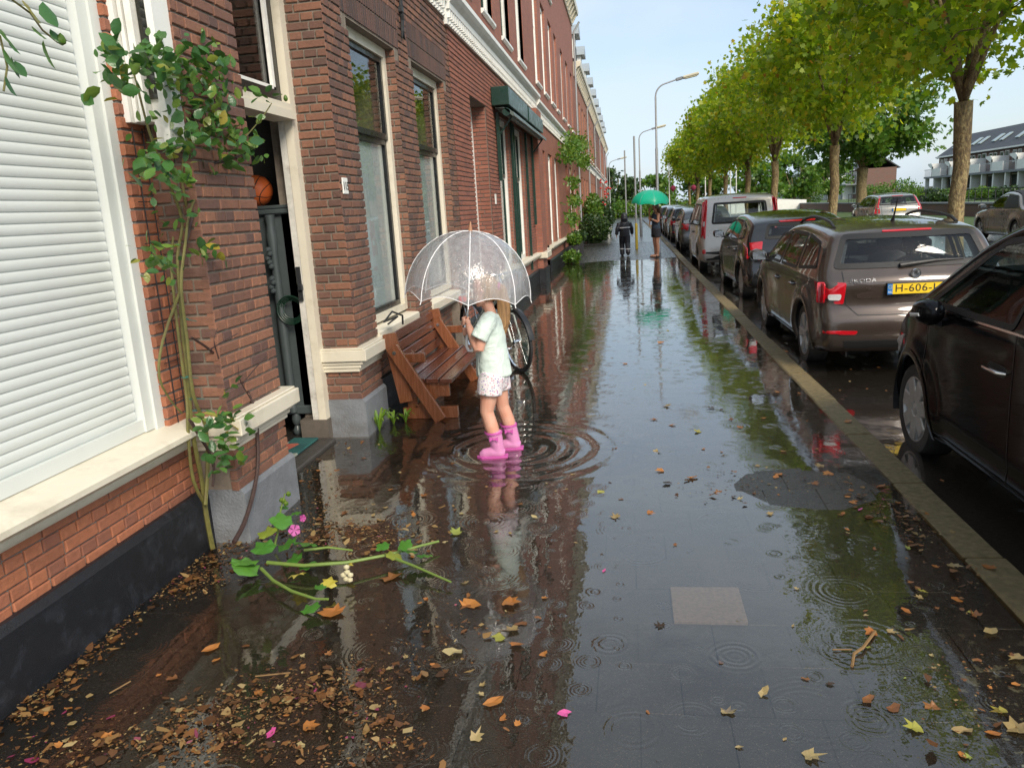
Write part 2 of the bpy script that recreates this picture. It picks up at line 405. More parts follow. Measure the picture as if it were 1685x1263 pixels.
# far paving strip of small clinkers
cl=NT('clinker_paving'); bt=cl.n('ShaderNodeTexBrick'); bt.inputs['Scale'].default_value=5; cl.set(bt.inputs['Vector'],cl.pos()); bt.inputs['Color1'].default_value=(.075,.07,.075,1); bt.inputs['Color2'].default_value=(.055,.05,.055,1); bt.inputs['Mortar'].default_value=(.03,.028,.025,1)
M['clinker']=cl.done(cl.bsdf(bt.outputs[0],.22,0,cl.bump(cl.noise(40,3,.6,cl.pos()),.004)))
ys2=np.arange(34.2,150,3.); 
tag(MB().grid([[(x,y,gz(x,y)+.004) for x in xs] for y in ys2]).build('far_pavement',M['clinker'],fix=False),kind='structure')
# kerb stones
kerb=MB().box(1.52,1.70,-3,150,-.3,-.06).build('kerb',M['kerb']); tag(kerb,kind='structure')
ks=[MB().cbox(1.503,1.69,-.4965,.4965,-.2,0,.012).mesh('kerb_stone',M['kerb']) for _ in range(1)]
for k in range(70):
    y=-1.9+k
    zz=.009+.02*float(sstep(14,24,y))+.03*float(sstep(23,28,y))
    obj('kerb_stone',ks[0],kerb,True,(random.uniform(-.003,.003),y,zz+random.uniform(-.003,.003)),(random.uniform(-.002,.002),random.uniform(-.0012,.0012),random.uniform(-.0015,.0015)))
def rz(y): return -.055+.075*sstep(20,36,y)
ysr=np.concatenate([np.arange(-4,40,2.),np.arange(40,160,10.)])
rd=MB().grid([[(x,y,rz(y)) for x in (1.62,3.7,6,13.5)] for y in ysr]).build('road',M['asphalt'],fix=False); tag(rd,kind='structure')
verge=MB()
for (x0,x1,z) in ((4.3,6.2,-.02),): verge.grid([[(x,y,max(z,rz(y)+.05)) for x in (x0,x1)] for y in ysr])
tag(verge.build('tree_strip',paint('planting_soil',(.05,.04,.028),.9,.4,.01,14),fix=False),kind='structure')
tag(MB().box(13.5,17.2,-5,200,-.3,.02).build('quay_path',M['grass']),kind='structure')
tag(MB().box(18.0,90,-5,260,-.3,.05).build('lawn',M['grass']),kind='structure')
# standing rain water
t=NT('rain_water'); p=t.pos(); sep=t.n('ShaderNodeSeparateXYZ'); t.set(sep.inputs[0],p)
wa=t.n('ShaderNodeVectorMath',operation='MULTIPLY'); t.set(wa.inputs[0],t.noise(5,3,.6,p,out=1)); wa.inputs[1].default_value=(.035,.035,0)
wb=t.n('ShaderNodeVectorMath',operation='ADD'); t.set(wb.inputs[0],p); t.set(wb.inputs[1],wa.outputs[0]); warp=wb.outputs[0]
def rings(scale,lam,maxr,amp,off,thr):
    mp=t.n('ShaderNodeVectorMath',operation='ADD'); t.set(mp.inputs[0],warp); mp.inputs[1].default_value=off
    v=t.n('ShaderNodeTexVoronoi',voronoi_dimensions='2D',feature='F1'); v.inputs['Scale'].default_value=scale; t.set(v.inputs['Vector'],mp.outputs[0])
    d=t.math('DIVIDE',v.outputs['Distance'],scale)
    cs=t.n('ShaderNodeSeparateColor'); t.set(cs.inputs[0],v.outputs['Color'])
    R=t.math('MULTIPLY',cs.outputs[0],maxr)
    w=t.math('ADD',t.math('MULTIPLY',R,.42),lam*.55)
    q=t.math('DIVIDE',t.math('SUBTRACT',d,R),w); env=t.math('EXPONENT',t.math('MULTIPLY',t.math('MULTIPLY',q,q),-1.6))
    s=t.math('SINE',t.math('MULTIPLY',d,2*math.pi/lam))
    pres=t.math('GREATER_THAN',cs.outputs[1],thr); fade=t.math('SUBTRACT',1.15,cs.outputs[0])
    return t.math('MULTIPLY',t.math('MULTIPLY',s,env),t.math('MULTIPLY',t.math('MULTIPLY',pres,fade),amp))
h=rings(3.2,.020,.13,.0004,(0,0,0),.58)
h=t.math('ADD',h,rings(2.3,.028,.17,.0004,(3.7,1.9,0),.66))
h=t.math('ADD',h,rings(6.0,.014,.055,.0004,(7.1,5.3,0),.5))
h=t.math('ADD',h,rings(1.2,.040,.24,.0003,(17.1,15.3,0),.7))
# the rings the child's boot sent out
dx=t.math('SUBTRACT',sep.outputs[0],-.86); dy=t.math('SUBTRACT',sep.outputs[1],5.38)
d=t.math('SQRT',t.math('ADD',t.math('MULTIPLY',dx,dx),t.math('MULTIPLY',dy,dy)))
d=t.math('ADD',d,t.math('MULTIPLY',t.noise(4,2,.5,p),.05))
env=t.math('MULTIPLY',t.mr(d,.08,.3),t.mr(d,.62,.92,1,0))
h=t.math('ADD',h,t.math('MULTIPLY',t.math('MULTIPLY',t.math('SINE',t.math('MULTIPLY',d,2*math.pi/.155)),env),.0019))
mpx=t.n('ShaderNodeMapping'); t.set(mpx.inputs[0],p); mpx.inputs['Scale'].default_value=(1,.8,1)
nz=t.math('MULTIPLY',t.noise(11,3,.55,mpx.outputs[0]),.00085); h=t.math('ADD',h,nz)
h=t.math('ADD',h,t.math('MULTIPLY',t.noise(2.2,2,.5,p),.0022))
nrm=t.bump(h,1.0)
fr=t.schlick(.066,3.0,nrm)
gl=t.n('ShaderNodeBsdfGlossy'); gl.inputs['Roughness'].default_value=.02; t.set(gl.inputs['Normal'],nrm)
tr=t.n('ShaderNodeBsdfTransparent'); tr.inputs[0].default_value=(.80,.74,.66,1)
M['water']=t.done(t.mixs(fr,tr.outputs[0],gl.outputs[0]))
wat=MB().grid([[(x,y,0) for x in (-3.2,1,5,13)] for y in (-4,4,12,20,36)]).build('rain_puddle',M['water'],fix=False); tag(wat,kind='structure')
# ------------------------------------------------------------------ the terrace on the left
def brick_unit(mat, k=4, h=.050, proud=.007):
    out=[]
    for _ in range(k):
        b=MB().box(-.5,.5,-proud,.03,-h/2,h/2)
        c=.0045
        j=lambda a: random.uniform(-a,a)
        # front face inset (worn arris)
        front=[(-.5+.02,-proud-.0035),(.5-.02,-proud-.0035)]
        vs=[]
        for x,y,z in b.v: vs.append((x+j(.006),y+(j(.0015) if y<0 else 0),z+j(.0015)))
        fv=[(-.472+j(.01),-proud-.004,-h/2+c),(.472+j(.01),-proud-.004,-h/2+c),(.472+j(.01),-proud-.004,h/2-c),(-.472+j(.01),-proud-.004,h/2-c)]
        n=len(vs); vs+=fv
        fs=[(0,1,n+1,n),(1,5,n+2,n+1),(5,4,n+3,n+2),(4,0,n,n+3),(n,n+1,n+2,n+3),(4,5,6,7),(3,2,1,0),(1,2,6,5),(0,4,7,3)]
        m=MB(); m.add(vs,fs); out.append(m.mesh('brick',mat))
    return out
class Bricks:
    """lays courses on upright planes; the first ones become pieces of the wall, the rest one mass"""
    def __init__(s, wall, mat, matmass, limit=290, course=.0625, st=.21, hd=.10):
        s.wall=wall; s.units=brick_unit(mat); s.mass=MB(); s.limit=limit; s.n=0; s.mm=matmass; s.course=course; s.st=st; s.hd=hd
    def plane(s, o, U, length, z0, z1, holes=(), single=True, phase=0):
        rot=math.pi/2 if U=='y' else 0
        nz=int(round((z1-z0)/s.course)); ch=(z1-z0)/nz
        for r in range(nz):
            zc=z0+(r+.5)*ch
            iv=[(0.0,length)]
            for (a,b,c,d) in holes:
                if c-.01<zc<d+.01:
                    nv=[]
                    for (p,q) in iv:
                        if b<=p or a>=q: nv.append((p,q))
                        else:
                            if a>p: nv.append((p,a))
                            if b<q: nv.append((b,q))
                    iv=nv
            unit=s.st if (r+phase)%2==0 else s.hd
            even=(r+phase)%2==0
            u=-(s.st*.5 if (r//2)%2 else 0) if even else -s.hd*.5
            seq=[]; k=0
            while u<length:
                w=s.st if even else s.hd; seq.append((u,u+w)); u+=w; k+=1
            pieces=[]
            for (p,q) in iv:
                loc_=[[max(a,p),min(b,q)] for a,b in seq if min(b,q)-max(a,p)>1e-4]
                if len(loc_)>1 and loc_[0][1]-loc_[0][0]<.05: loc_[1][0]=loc_[0][0]; loc_.pop(0)
                if len(loc_)>1 and loc_[-1][1]-loc_[-1][0]<.05: loc_[-2][1]=loc_[-1][1]; loc_.pop()
                if loc_: loc_[0][0]-=.014; loc_[-1][1]+=.014
                pieces+=loc_
            for (a2,b2) in pieces:
                if True:
                    w=b2-a2-.0105; uc=(a2+b2)/2
                    loc=(o[0],o[1]+uc,zc) if U=='y' else (o[0]+uc,o[1],zc)
                    tz=random.uniform(-.012,.012)
                    if single and s.n<s.limit:
                        ob=obj('brick',random.choice(s.units),s.wall,False,loc,(0,random.uniform(-.004,.004),rot+tz*.3),(w,1,1)); s.n+=1
                    else:
                        m=random.choice(s.units); off=random.uniform(-.0015,.0015)
                        vs=[(v.co.x*w,v.co.y+off,v.co.z) for v in m.vertices]
                        if U=='y': vs=[(loc[0]-y,loc[1]+x,loc[2]+z) for x,y,z in vs]
                        else: vs=[(loc[0]+x,loc[1]+y,loc[2]+z) for x,y,z in vs]
                        s.mass.add(vs,[tuple(p.vertices) for p in m.polygons][:5])
    def finish(s):
        if s.mass.v: tag(s.mass.build('brickwork',s.mm,s.wall,fix=False),kind='stuff')
def wall_cells(mb, x0, x1, y0, y1, z0, z1, holes):
    Y=sorted({y0,y1,*[h[0] for h in holes],*[h[1] for h in holes]}); Z=sorted({z0,z1,*[h[2] for h in holes],*[h[3] for h in holes]})
    Y=[y for y in Y if y0<=y<=y1]; Z=[z for z in Z if z0<=z<=z1]
    for a,b in zip(Y,Y[1:]):
        run=None
        for c,d in zip(Z,Z[1:]):
            yc,zc=(a+b)/2,(c+d)/2
            solid=not any(h[0]<yc<h[1] and h[2]<zc<h[3] for h in holes)
            if solid: run=(run[0],d) if run else (c,d)
            if (not solid or d==Z[-1]) and run: mb.box(x0,x1,a,b,run[0],run[1]); run=None
    return mb
def moulding(prof, y0, y1, name, mat, parent, smooth=True):
    """extrude an x/z profile along y"""
    return MB().extr(prof,'y',y0,y1).build(name,mat,parent,smooth=smooth)
def sash_window(parent, xf, y0, y1, z0, z1, outer, sash, zmid=None, fw=.09, sw=.05, behind='dark', lower=None, curtain=False, d=.08, room=.9):
    """window = outer frame; sub-parts sash, panes, curtain"""
    m=MB()
    m.box(xf-d,xf,y0,y0+fw,z0,z1).box(xf-d,xf,y1-fw,y1,z0,z1).box(xf-d,xf+.003,y0+fw,y1-fw,z1-fw,z1).box(xf-d,xf+.004,y0+fw,y1-fw,z0,z0+fw*.7)
    w=m.build('window',outer,parent)
    a,b,c,e=y0+fw,y1-fw,z0+fw*.7,z1-fw
    spans=[(c,e)] if zmid is None else [(c,zmid),(zmid,e)]
    for k,(p,q) in enumerate(spans):
        xo=xf-.045 if k==0 and len(spans)>1 else xf-.022
        s=MB().box(xo-.04,xo,a,a+sw,p,q).box(xo-.04,xo,b-sw,b,p,q).box(xo-.04,xo+.002,a+sw,b-sw,p,p+sw).box(xo-.04,xo+.002,a+sw,b-sw,q-sw,q)
        s.build('sash',sash,w)
        MB().box(xo-.024,xo-.018,a+sw,b-sw,p+sw,q-sw).build('pane',M['glass'],w)
        if k==0 and lower is not None: MB().box(xo-.040,xo-.035,a+sw*.6,b-sw*.6,p+sw*.6,q-sw*.6).build('frosted_film',lower,w)
    if curtain:
        P=[];n=60
        for zz in np.linspace(c,e,8):
            k=(zz-c)/(e-c)
            P.append([(xf-.22+.03*math.sin(i*.9+.6*math.sin(zz*2)),a+(b-a)*(i/n)*(.42 if True else 1)*(1-.45*math.sin(k*math.pi*.9)*.5),zz) for i in range(n+1)])
        MB().grid(P).build('curtain',M['curtain'],w,smooth='full')
    if room:
        r=MB().box(xf-room,xf-room+.02,y0-.1,y1+.1,z0-.1,z1+.1).box(xf-room,xf-d,y0-.1,y0-.06,z0,z1).box(xf-room,xf-d,y1+.06,y1+.1,z0,z1).box(xf-room,xf-d,y0-.1,y1+.1,z0-.12,z0-.06).box(xf-room,xf-d,y0-.1,y1+.1,z1+.06,z1+.1)
        r.build('room_lining',M['dark' if behind=='dark' else behind],w)
    return w
SILL_Z0,SILL_Z1=.56,.72
def sill_profile(xw, out, z0, z1):
    h=z1-z0
    return [(xw-.05,z0),(xw+.02,z0),(xw+.035,z0+.02),(xw+.035,z0+.04),(xw+out*.55,z0+.075),(xw+out*.6,z0+.09),(xw+out-.01,z0+.095),(xw+out,z0+.105),(xw+out,z1-.02),(xw+out-.02,z1-.004),(xw-.05,z1+.012)]
# ---- house with the roller shutter
XA=-2.36
HA=empty('brick_house',(-2.5,2,0),0,'orange brick house front with white roller shutter over black plinth','house')
wm=wall_cells(MB(),-2.85,XA,-3.0,3.80,-.3,6.5,[(-.6,3.57,.60,3.5)])
wa=wm.build('wall',M['mortarA'],HA)
B=Bricks(wa,M['brickA'],M['brickA'],limit=299)
B.plane((XA,1.35),'y',2.44,.30,.585)
B.plane((XA,3.57),'y',.23,.70,3.55)
B.finish()
MB().extr([(XA-.05,-.2),(XA+.055,-.2),(XA+.055,.285),(XA+.03,.315),(XA-.05,.33)],'y',-3,3.765).build('plinth',M['blackpl'],HA)
moulding(sill_profile(XA,.15,SILL_Z0+.01,SILL_Z1),-3,3.735,'window_sill',M['cream'],HA)
rs=MB().box(-2.47,-2.375,3.500,3.568,.715,3.52).box(-2.47,-2.39,3.43,3.4985,.735,3.5).box(-2.47,-2.40,-.6,3.43,.735,.80).build('roller_shutter',M['shutter'],HA)
sp=[]
SH=.0460
for k in range(9):
    a=k/8; sp.append((-.0005+.0042*math.sin(a*math.pi)**.8, .004+a*(SH-.0050)))
slat_p=[(-.012,0),(-.004,0),(-.004,.005)]+sp+[(-.012,SH-.001)]
slat_me=MB().extr(slat_p,'y',-1.98,1.98).mesh('slat',M['shutter'],True)
for k in range(58):
    obj('slat',slat_me,rs,False,(-2.425,1.43,.80+k*SH))
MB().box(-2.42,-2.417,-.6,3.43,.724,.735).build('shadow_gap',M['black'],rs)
# white glazed casing on the corner
cs=MB()
for (a,b,c) in ((-2.355,-2.322,3.60),(-2.322,-2.305,3.63),(-2.305,-2.285,3.605),(-2.285,-2.27,3.63),(-2.27,-2.235,3.60),(-2.235,-2.165,3.655),(-2.165,-2.13,3.60)):
    cs.box(a+.0005,b-.0005,c,3.74,2.22 if b<-2.22 else 2.10,3.7)
cs=cs.build('corner_casing',M['white'],HA)
MB().box(-2.232,-2.168,3.640,3.646,2.32,3.7).build('pane',glassmat('olive_pane',(.25,.24,.1),.05,1.8,False),cs)
# ---- house 115
XB=-2.13
HB=empty('brick_house',(-2.4,7,0),0,'dark brown brick house with open front door and number 115 plate','house')
holesB=[(4.38,5.80,-.3,3.75),(6.32,7.64,-.3,3.27),(8.24,9.70,-.3,3.27)]
wb=wall_cells(MB(),-2.62,XB,3.75,10.06,-.3,6.6,holesB).build('wall',M['mortarB'],HB)
B=Bricks(wb,M['brickB'],M['brickBs'],limit=299)
B.plane((XB,3.75),'y',.63,.30,3.35)                                    # pier left of the door
B.plane((-2.44,5.80),'x',.31,.30,3.75)                                 # door reveal
hl=[(a-3.75,b-3.75,-.3 if a!=4.38 else -.3,d) for a,b,c,d in holesB]
B.plane((XB,3.75),'y',6.31,3.35,4.3,[(a,b,c,d) for a,b,c,d in hl]+[(6.18-3.75,7.78-3.75,3.2,3.62),(8.10-3.75,9.84-3.75,3.2,3.62)],single=False)
B.plane((XB,5.80),'y',4.25,.30,3.35,[(6.32-5.8,7.64-5.8,0,3.27),(8.24-5.8,9.70-5.8,0,3.27),(6.18-5.8,7.78-5.8,3.2,3.62),(8.10-5.8,9.84-5.8,3.2,3.62)],single=False)
B.plane((-2.36,3.75),'x',.23,.70,3.6,single=False)                      # return to the shutter house
for y in (7.64,9.70): B.plane((-2.235,y),'x',.10,.74,3.25,single=False)
for a,b in ((6.32,7.64),(8.24,9.70)):
    MB().box(-2.6,-2.25,a-.05,b+.05,-.3,.66).build('wall_panel',M['mortarB'],HB)
    B.plane((-2.25,a),'y',b-a,.30,.62,single=False)
    MB().box(-2.3,-2.215,a,b,-.2,.29).build('plinth',M['blackpl'],HB)
    moulding([(-2.62,.62),(-2.17,.62),(-2.16,.65),(-2.10,.68),(-2.10,.755),(-2.115,.765),(-2.62,.80)],a+.003,b-.003,'window_sill',M['cream'],HB)
B.finish()
sol=MB()
for a,b in ((6.18,7.78),(8.10,9.84)):
    n=int((b-a)/.0565)
    for k in range(n):
        for (c,d) in ((3.275,3.44),(3.45,3.615)):
            if random.random()<.0: continue
            y=a+(k+.5)*(b-a)/n; fan=(y-(a+b)/2)*.09
            mm=MB().cbox(XB-.04,XB+.009+random.uniform(-.001,.001),-.0235,.0235,c,d,.004)
            sol.add([(x,y+yy+fan*((z-3.27)/.35),z) for x,yy,z in mm.v],mm.f)
tag(sol.build('lintel_bricks',M['lintel'],HB),kind='stuff')
for i,(a,b) in enumerate(((6.32,7.64),(8.24,9.70))):
    MB().box(-2.6,XB-.002,a+.002,b-.002,3.255,3.272).build('lintel_soffit',M['mortarB'],HB)
    sash_window(HB,-2.215,a+.004,b-.004,.80,3.253,M['cream'],M['black'],2.43,fw=.085,sw=.05,lower=M['film'],curtain=True)
# plinths, wrapping sills of the two piers
for (y0,y1,nm) in ((3.745,4.41,'left'),(5.775,6.345,'right')):
    MB().extr([(XB-.40,-.2),(XB+.035,-.2),(XB+.035,.285),(XB+.015,.31),(XB-.40,.31)],'y',y0,y1).build('pier_plinth',M['greypl'],HB)
    s=MB()
    for (o,z0,z1) in ((.018,.535,.565),(.035,.565,.595),(.055,.595,.625),(.095,.625,.715),(.075,.715,.728)):
        s.cbox(XB-.30 if nm=='right' else XB-.2,XB+o,y0-o*.5,y1+o*.5,z0,z1-.001,.004)
    s.build('pier_sill',M['cream'],HB)
MB().box(-2.62,-2.392,5.69,5.803,-.2,.17).build('stone_base',paint('worn_stone',(.13,.11,.09),.5,.3,.003,15),HB)
# door frame, transom, light above, hallway
fr=MB().box(-2.462,-2.40,5.70,5.798,.17,3.74).box(-2.54,-2.40,4.382,4.50,.05,3.74)
fr.box(-2.54,-2.365,4.50,5.70,2.44,2.50).box(-2.54,-2.385,4.50,5.70,2.50,2.55).box(-2.54,-2.40,4.50,5.665,3.60,3.74)
df=fr.build('door_frame',M['cream'],HB)
MB().box(-2.515,-2.465,5.705,5.76,.02,2.44).build('jamb',paint('peeling_white_paint',(.68,.66,.6),.6,.3,.003,12,dirt=(.22,.18,.14)),df)
MB().box(-2.505,-2.475,5.685,5.704,1.12,1.38).cbox(-2.50,-2.46,5.665,5.69,1.20,1.25).build('door_latch',M['iron'],df)
MB().box(-2.52,-2.45,4.50,5.665,2.552,2.64).box(-2.52,-2.45,5.60,5.664,2.64,3.60).build('transom_sash',M['black'],df)
MB().box(-2.475,-2.45,5.56,5.598,2.66,3.60).box(-2.475,-2.448,4.5,5.56,2.643,2.665).build('glazing_bead',M['white'],df)
MB().box(-2.49,-2.484,4.50,5.60,2.64,3.60).build('pane',M['glass'],df)
rm=MB().box(-4.62,-4.6,3.6,7.2,0,3.9).box(-4.6,-2.63,7.18,7.2,0,3.9).box(-4.6,-2.63,3.6,3.62,0,3.9).box(-4.6,-2.55,3.6,7.2,3.85,3.9)
rm.build('hallway_wall',M['intwall'],HB)
MB().box(-4.6,-2.42,3.62,7.18,-.2,.022).build('hallway_floor',paint('dark_tile_floor',(.03,.028,.026),.3,.3,.001,6),HB)
pl=MB().cbox(-2.13+.006,-2.13+.018,5.835,5.945,1.90,2.02,.003).build('number_plate',M['white'],HB)
tm=text_mesh('115',.085,M['black'],.001); obj('number',tm,pl,False,(-2.109,5.89,1.957),(math.pi/2,0,math.pi/2),(.85,1,1))
an=MB()
yA=7.92
for s_ in (-1,1):
    an.tube([(XB+.03,yA,3.66),(XB+.03,yA+.015,3.66+s_*.1),(XB+.03,yA+.02*s_,3.66+s_*.2),(XB+.028,yA+.045,3.66+s_*.26)],[.02,.018,.015,.009],6)
    an.tube([(XB+.03,yA+.02*s_,3.66+s_*.2),(XB+.028,yA-.035,3.66+s_*.26)],[.014,.008],6)
an.cbox(XB,XB+.05,yA-.03,yA+.03,3.63,3.69)
an.build('wall_anchor',M['iron'],HB)
# white dentil band above 115
def dentil_band(parent, xw, y0, y1, z0, mat, stepd=.12, out=.16):
    prof=[(xw-.05,z0),(xw+.03,z0),(xw+.03,z0+.17),(xw+.07,z0+.17),(xw+.075,z0+.24),(xw+out*.8,z0+.29),(xw+out,z0+.33),(xw+out,z0+.39),(xw-.05,z0+.43)]
    b=MB().extr(prof,'y',y0,y1)
    o=b.build('cornice_band',mat,parent)
    d=MB(); y=y0+.03
    while y<y1-.05:
        d.box(xw+.031,xw+.065,y,y+.055,z0+.075,z0+.168); d.box(xw+.031,xw+.05,y+.06,y+.10,z0+.01,z0+.05); y+=stepd
    tag(d.build('dentils',mat,o),kind='stuff')
    return o
dentil_band(HB,XB,3.75,9.93,4.02,M['white'])
# ---- red brick houses further on
t=NT('red_brick_courses'); sepn=t.n('ShaderNodeSeparateXYZ'); t.set(sepn.inputs[0],t.pos()); cmb=t.n('ShaderNodeCombineXYZ')
t.set(cmb.inputs[0],t.math('ADD',sepn.outputs[0],sepn.outputs[1])); t.set(cmb.inputs[1],sepn.outputs[2])
bt=t.n('ShaderNodeTexBrick'); t.set(bt.inputs['Vector'],cmb.outputs[0]); bt.inputs['Scale'].default_value=1; bt.inputs['Brick Width'].default_value=.21; bt.inputs['Row Height'].default_value=.0625; bt.inputs['Mortar Size'].default_value=.006
bt.inputs['Color1'].default_value=(.32,.112,.068,1); bt.inputs['Color2'].default_value=(.245,.085,.055,1); bt.inputs['Mortar'].default_value=(.17,.11,.09,1)
cc=t.mix(t.mr(t.noise(1.3,5,.6,t.pos()),.4,.75,0,.5),bt.outputs[0],(.19,.07,.045))
M['brickC']=t.done(t.bsdf(cc,.75,0,t.bump(bt.outputs['Fac'],.004,-1)))
def recolor(name,c1,c2,mo):
    m=M['brickC'].copy(); m.name=name
    for n in m.node_tree.nodes:
        if n.type=='TEX_BRICK': n.inputs['Color1'].default_value=(*c1,1); n.inputs['Color2'].default_value=(*c2,1); n.inputs['Mortar'].default_value=(*mo,1)
    return m
M['brickD']=recolor('orange_brick_courses',(.34,.12,.06),(.27,.09,.05),(.22,.16,.12)); M['brickE']=recolor('brown_brick_courses',(.14,.06,.045),(.11,.05,.04),(.2,.16,.13))
XC=-2.12
def street_house(y0,y1,H,label,wallmat,op_ground,op_upper,bands,geo=False,sash=None,front=None,dormers=0,cornice=True,roofmat=None,pipe=None,curt=False):
    h=empty('brick_house',(-2.6,(y0+y1)/2,0),0,label,'house')
    holes=[o[:4] for o in op_ground+op_upper]
    w=wall_cells(MB(),-2.7,XC,y0,y1,-.3,H,holes).build('wall',M['mortarC'] if geo else wallmat,h)
    if geo:
        B=Bricks(w,M['brickCs'],M['brickCs'],limit=0)
        B.plane((XC,y0),'y',y1-y0,.30,4.05,[(a-y0,b-y0,c,d) for a,b,c,d in holes],single=False)
        for a,b,c,d in holes:
            if d<4.2: B.plane((-2.34,b),'x',.20,max(c,.30),d,single=False)
        B.finish()
        MB().box(-2.72,XC+.004,y0,y1,4.06,H+.001) if False else None
        # upper storeys carry the courses in the material
        u=wall_cells(MB(),-2.6,XC+.010,y0,y1,4.05,H-.002,[(a,b,c,d) for a,b,c,d in holes if c>4]).build('upper_wall',wallmat,h)
    MB().box(-2.3,XC+.04,y0,y1,-.2,.0).build('plinth_foot',M['blackpl'],h)
    gaps=sorted([(o[0],o[1]) for o in op_ground if o[2]<.3]); yy=y0; segs=[]
    for a,b in gaps:
        if a-yy>.05: segs.append((yy,a))
        yy=b
    if y1-yy>.05: segs.append((yy,y1))
    for a,b in segs:
        MB().extr([(XC-.3,-.2),(XC+.05,-.2),(XC+.05,.28),(XC+.02,.32),(XC-.3,.32)],'y',a,b).build('plinth',M['blackpl'],h)
        moulding(sill_profile(XC,.13,.54,.70),a,b,'base_sill',M['cream'],h)
    for (a,b,c,d,kind) in op_ground+op_upper:
        if kind=='door':
            m=MB().box(-2.42,-2.34,a+.003,a+.10,-.1,d-.003).box(-2.42,-2.34,b-.10,b-.003,-.1,d-.003).box(-2.42,-2.338,a+.1,b-.1,d-.12,d-.003).box(-2.42,-2.336,a+.1,b-.1,2.35,2.45)
            dd=m.build('door_frame',M['white'],h)
            MB().box(-2.44,-2.40,a+.1,b-.1,.0,2.35).build('door',M['dgreen'],dd)
            MB().box(-2.40,-2.394,a+.1,b-.1,2.45,d-.12).build('pane',M['glass'],dd)
            MB().box(-2.65,-2.45,a,b,0,d).build('lining',M['dark'],dd)
        else:
            sash_window(h,-2.185,a+.003,b-.003,c+.002,d-.002,M['white'],sash or M['white'],c+(d-c)*.62,fw=.11,sw=.05,room=.33,d=.08,lower=M['film'] if kind=='film' else None)
            moulding([(-2.4,c-.08),(-2.09,c-.08),(-2.06,c-.05),(-2.06,c-.01),(-2.4,c+.0)],a-.04,b+.04,'window_sill',M['white'],h) if c>4 else None
    for z in bands: dentil_band(h,XC+(.012 if geo else 0),y0-.12,y1,z,M['white'])
    if cornice:
        moulding([(-2.4,H-.02),(XC+.05,H-.02),(XC+.06,H+.15),(XC+.16,H+.27),(XC+.18,H+.33),(XC+.30,H+.38),(XC+.33,H+.50),(XC+.33,H+.56),(-2.4,H+.62)],y0+.02,y1-.02,'cornice',M['cream'],h)
        k=MB(); y=y0+.3
        while y<y1-.3:
            k.extr([(XC+.06,H+.02),(XC+.1,H+.0),(XC+.26,H+.30),(XC+.26,H+.375),(XC+.06,H+.375)],'y',y,y+.1); y+=.75
        tag(k.build('cornice_brackets',M['cream'],h),kind='stuff')
    r=MB().extr([(-2.3,H+.55),(-2.0,H+.6),(-4.6,H+3.4),(-9,H+3.4),(-9,H+.5)],'y',y0,y1).build('roof',roofmat or M['slate'],h)
    for k in range(dormers):
        yc=y0+(k+.5)*(y1-y0)/dormers
        d=MB().extr([(-2.12,H+.60),(-2.12,H+2.05),(-4.4,H+2.05),(-3.4,H+.60)],'y',yc-.55,yc+.55).build('dormer',M['white'],r)
        MB().extr([(yc-.75,H+2.052),(yc+.75,H+2.052),(yc+.68,H+2.2),(yc,H+2.6),(yc-.68,H+2.2)],'x',-4.6,-1.92).build('dormer_roof',paint('lead_grey_%d_%d'%(int(y0),k),(.30,.34,.36),.45,.2,.001,6),d)
        MB().box(-2.117,-2.105,yc-.38,yc+.38,H+.85,H+1.6).build('dormer_pane',M['dark'],d)
    if pipe is not None:
        MB().tube([(XC+.1,pipe,.1),(XC+.1,pipe,H-.3),(XC+.35,pipe,H+.1)],.045,8).build('downpipe',M['galv'],h,smooth=True)
    return h
hC=street_house(10.06,19.55,10.4,'red brick house with dark green awning box beside the dark house',M['brickC'],
  [(11.22,12.56,-.3,3.30,'door'),(13.55,14.95,.70,3.30,'w'),(15.45,17.0,.70,3.30,'film')],
  [(10.75,11.85,4.75,7.1,'w'),(12.7,13.8,4.75,7.1,'w'),(14.75,15.85,4.75,7.1,'w'),(16.9,18.0,4.75,7.1,'w'),(11.3,12.4,7.9,9.9,'w'),(14.2,15.3,7.9,9.9,'w'),(17,18.1,7.9,9.9,'w')],[3.95],geo=True,sash=M['dgreen'])
street_house(19.55,27.9,10.2,'red brick house with orange alarm lamp and open top window',M['brickC'],
  [(20.6,21.7,-.3,3.2,'door'),(22.5,23.7,.70,3.2,'w'),(24.5,25.7,.70,3.2,'w')],
  [(20.3,21.4,4.8,7.1,'w'),(22.3,23.4,4.8,7.1,'w'),(24.4,25.5,4.8,7.1,'w'),(26.3,27.2,4.8,7.1,'w'),(21,22,7.8,9.7,'w'),(24.6,25.6,7.8,9.7,'w')],[3.85],geo=False)
street_house(27.9,36.2,9.3,'tall red brick house with heavy cream cornice and a vine',M['brickC'],
  [(29,30.1,-.3,3.2,'door'),(31.2,32.4,.70,3.2,'w'),(33.6,34.8,.70,3.2,'w')],
  [(28.8,29.9,4.8,7.1,'w'),(31.2,32.3,4.8,7.1,'w'),(33.8,34.9,4.8,7.1,'w')],[3.85],pipe=36.0)
ds=[(36.2,46.5,'brickD'),(46.5,57,'brickD'),(57,68,'brickE'),(68,80,'brickD'),(80,92,'brickC')]
dl=['orange brick house with red curtain and two grey dormers','orange brick house behind the potted shrubs with black downpipe','brown brick house with cream cornice further along the terrace','orange brick terrace house with white cornice near the street end','last brick house at the far end of the terrace']
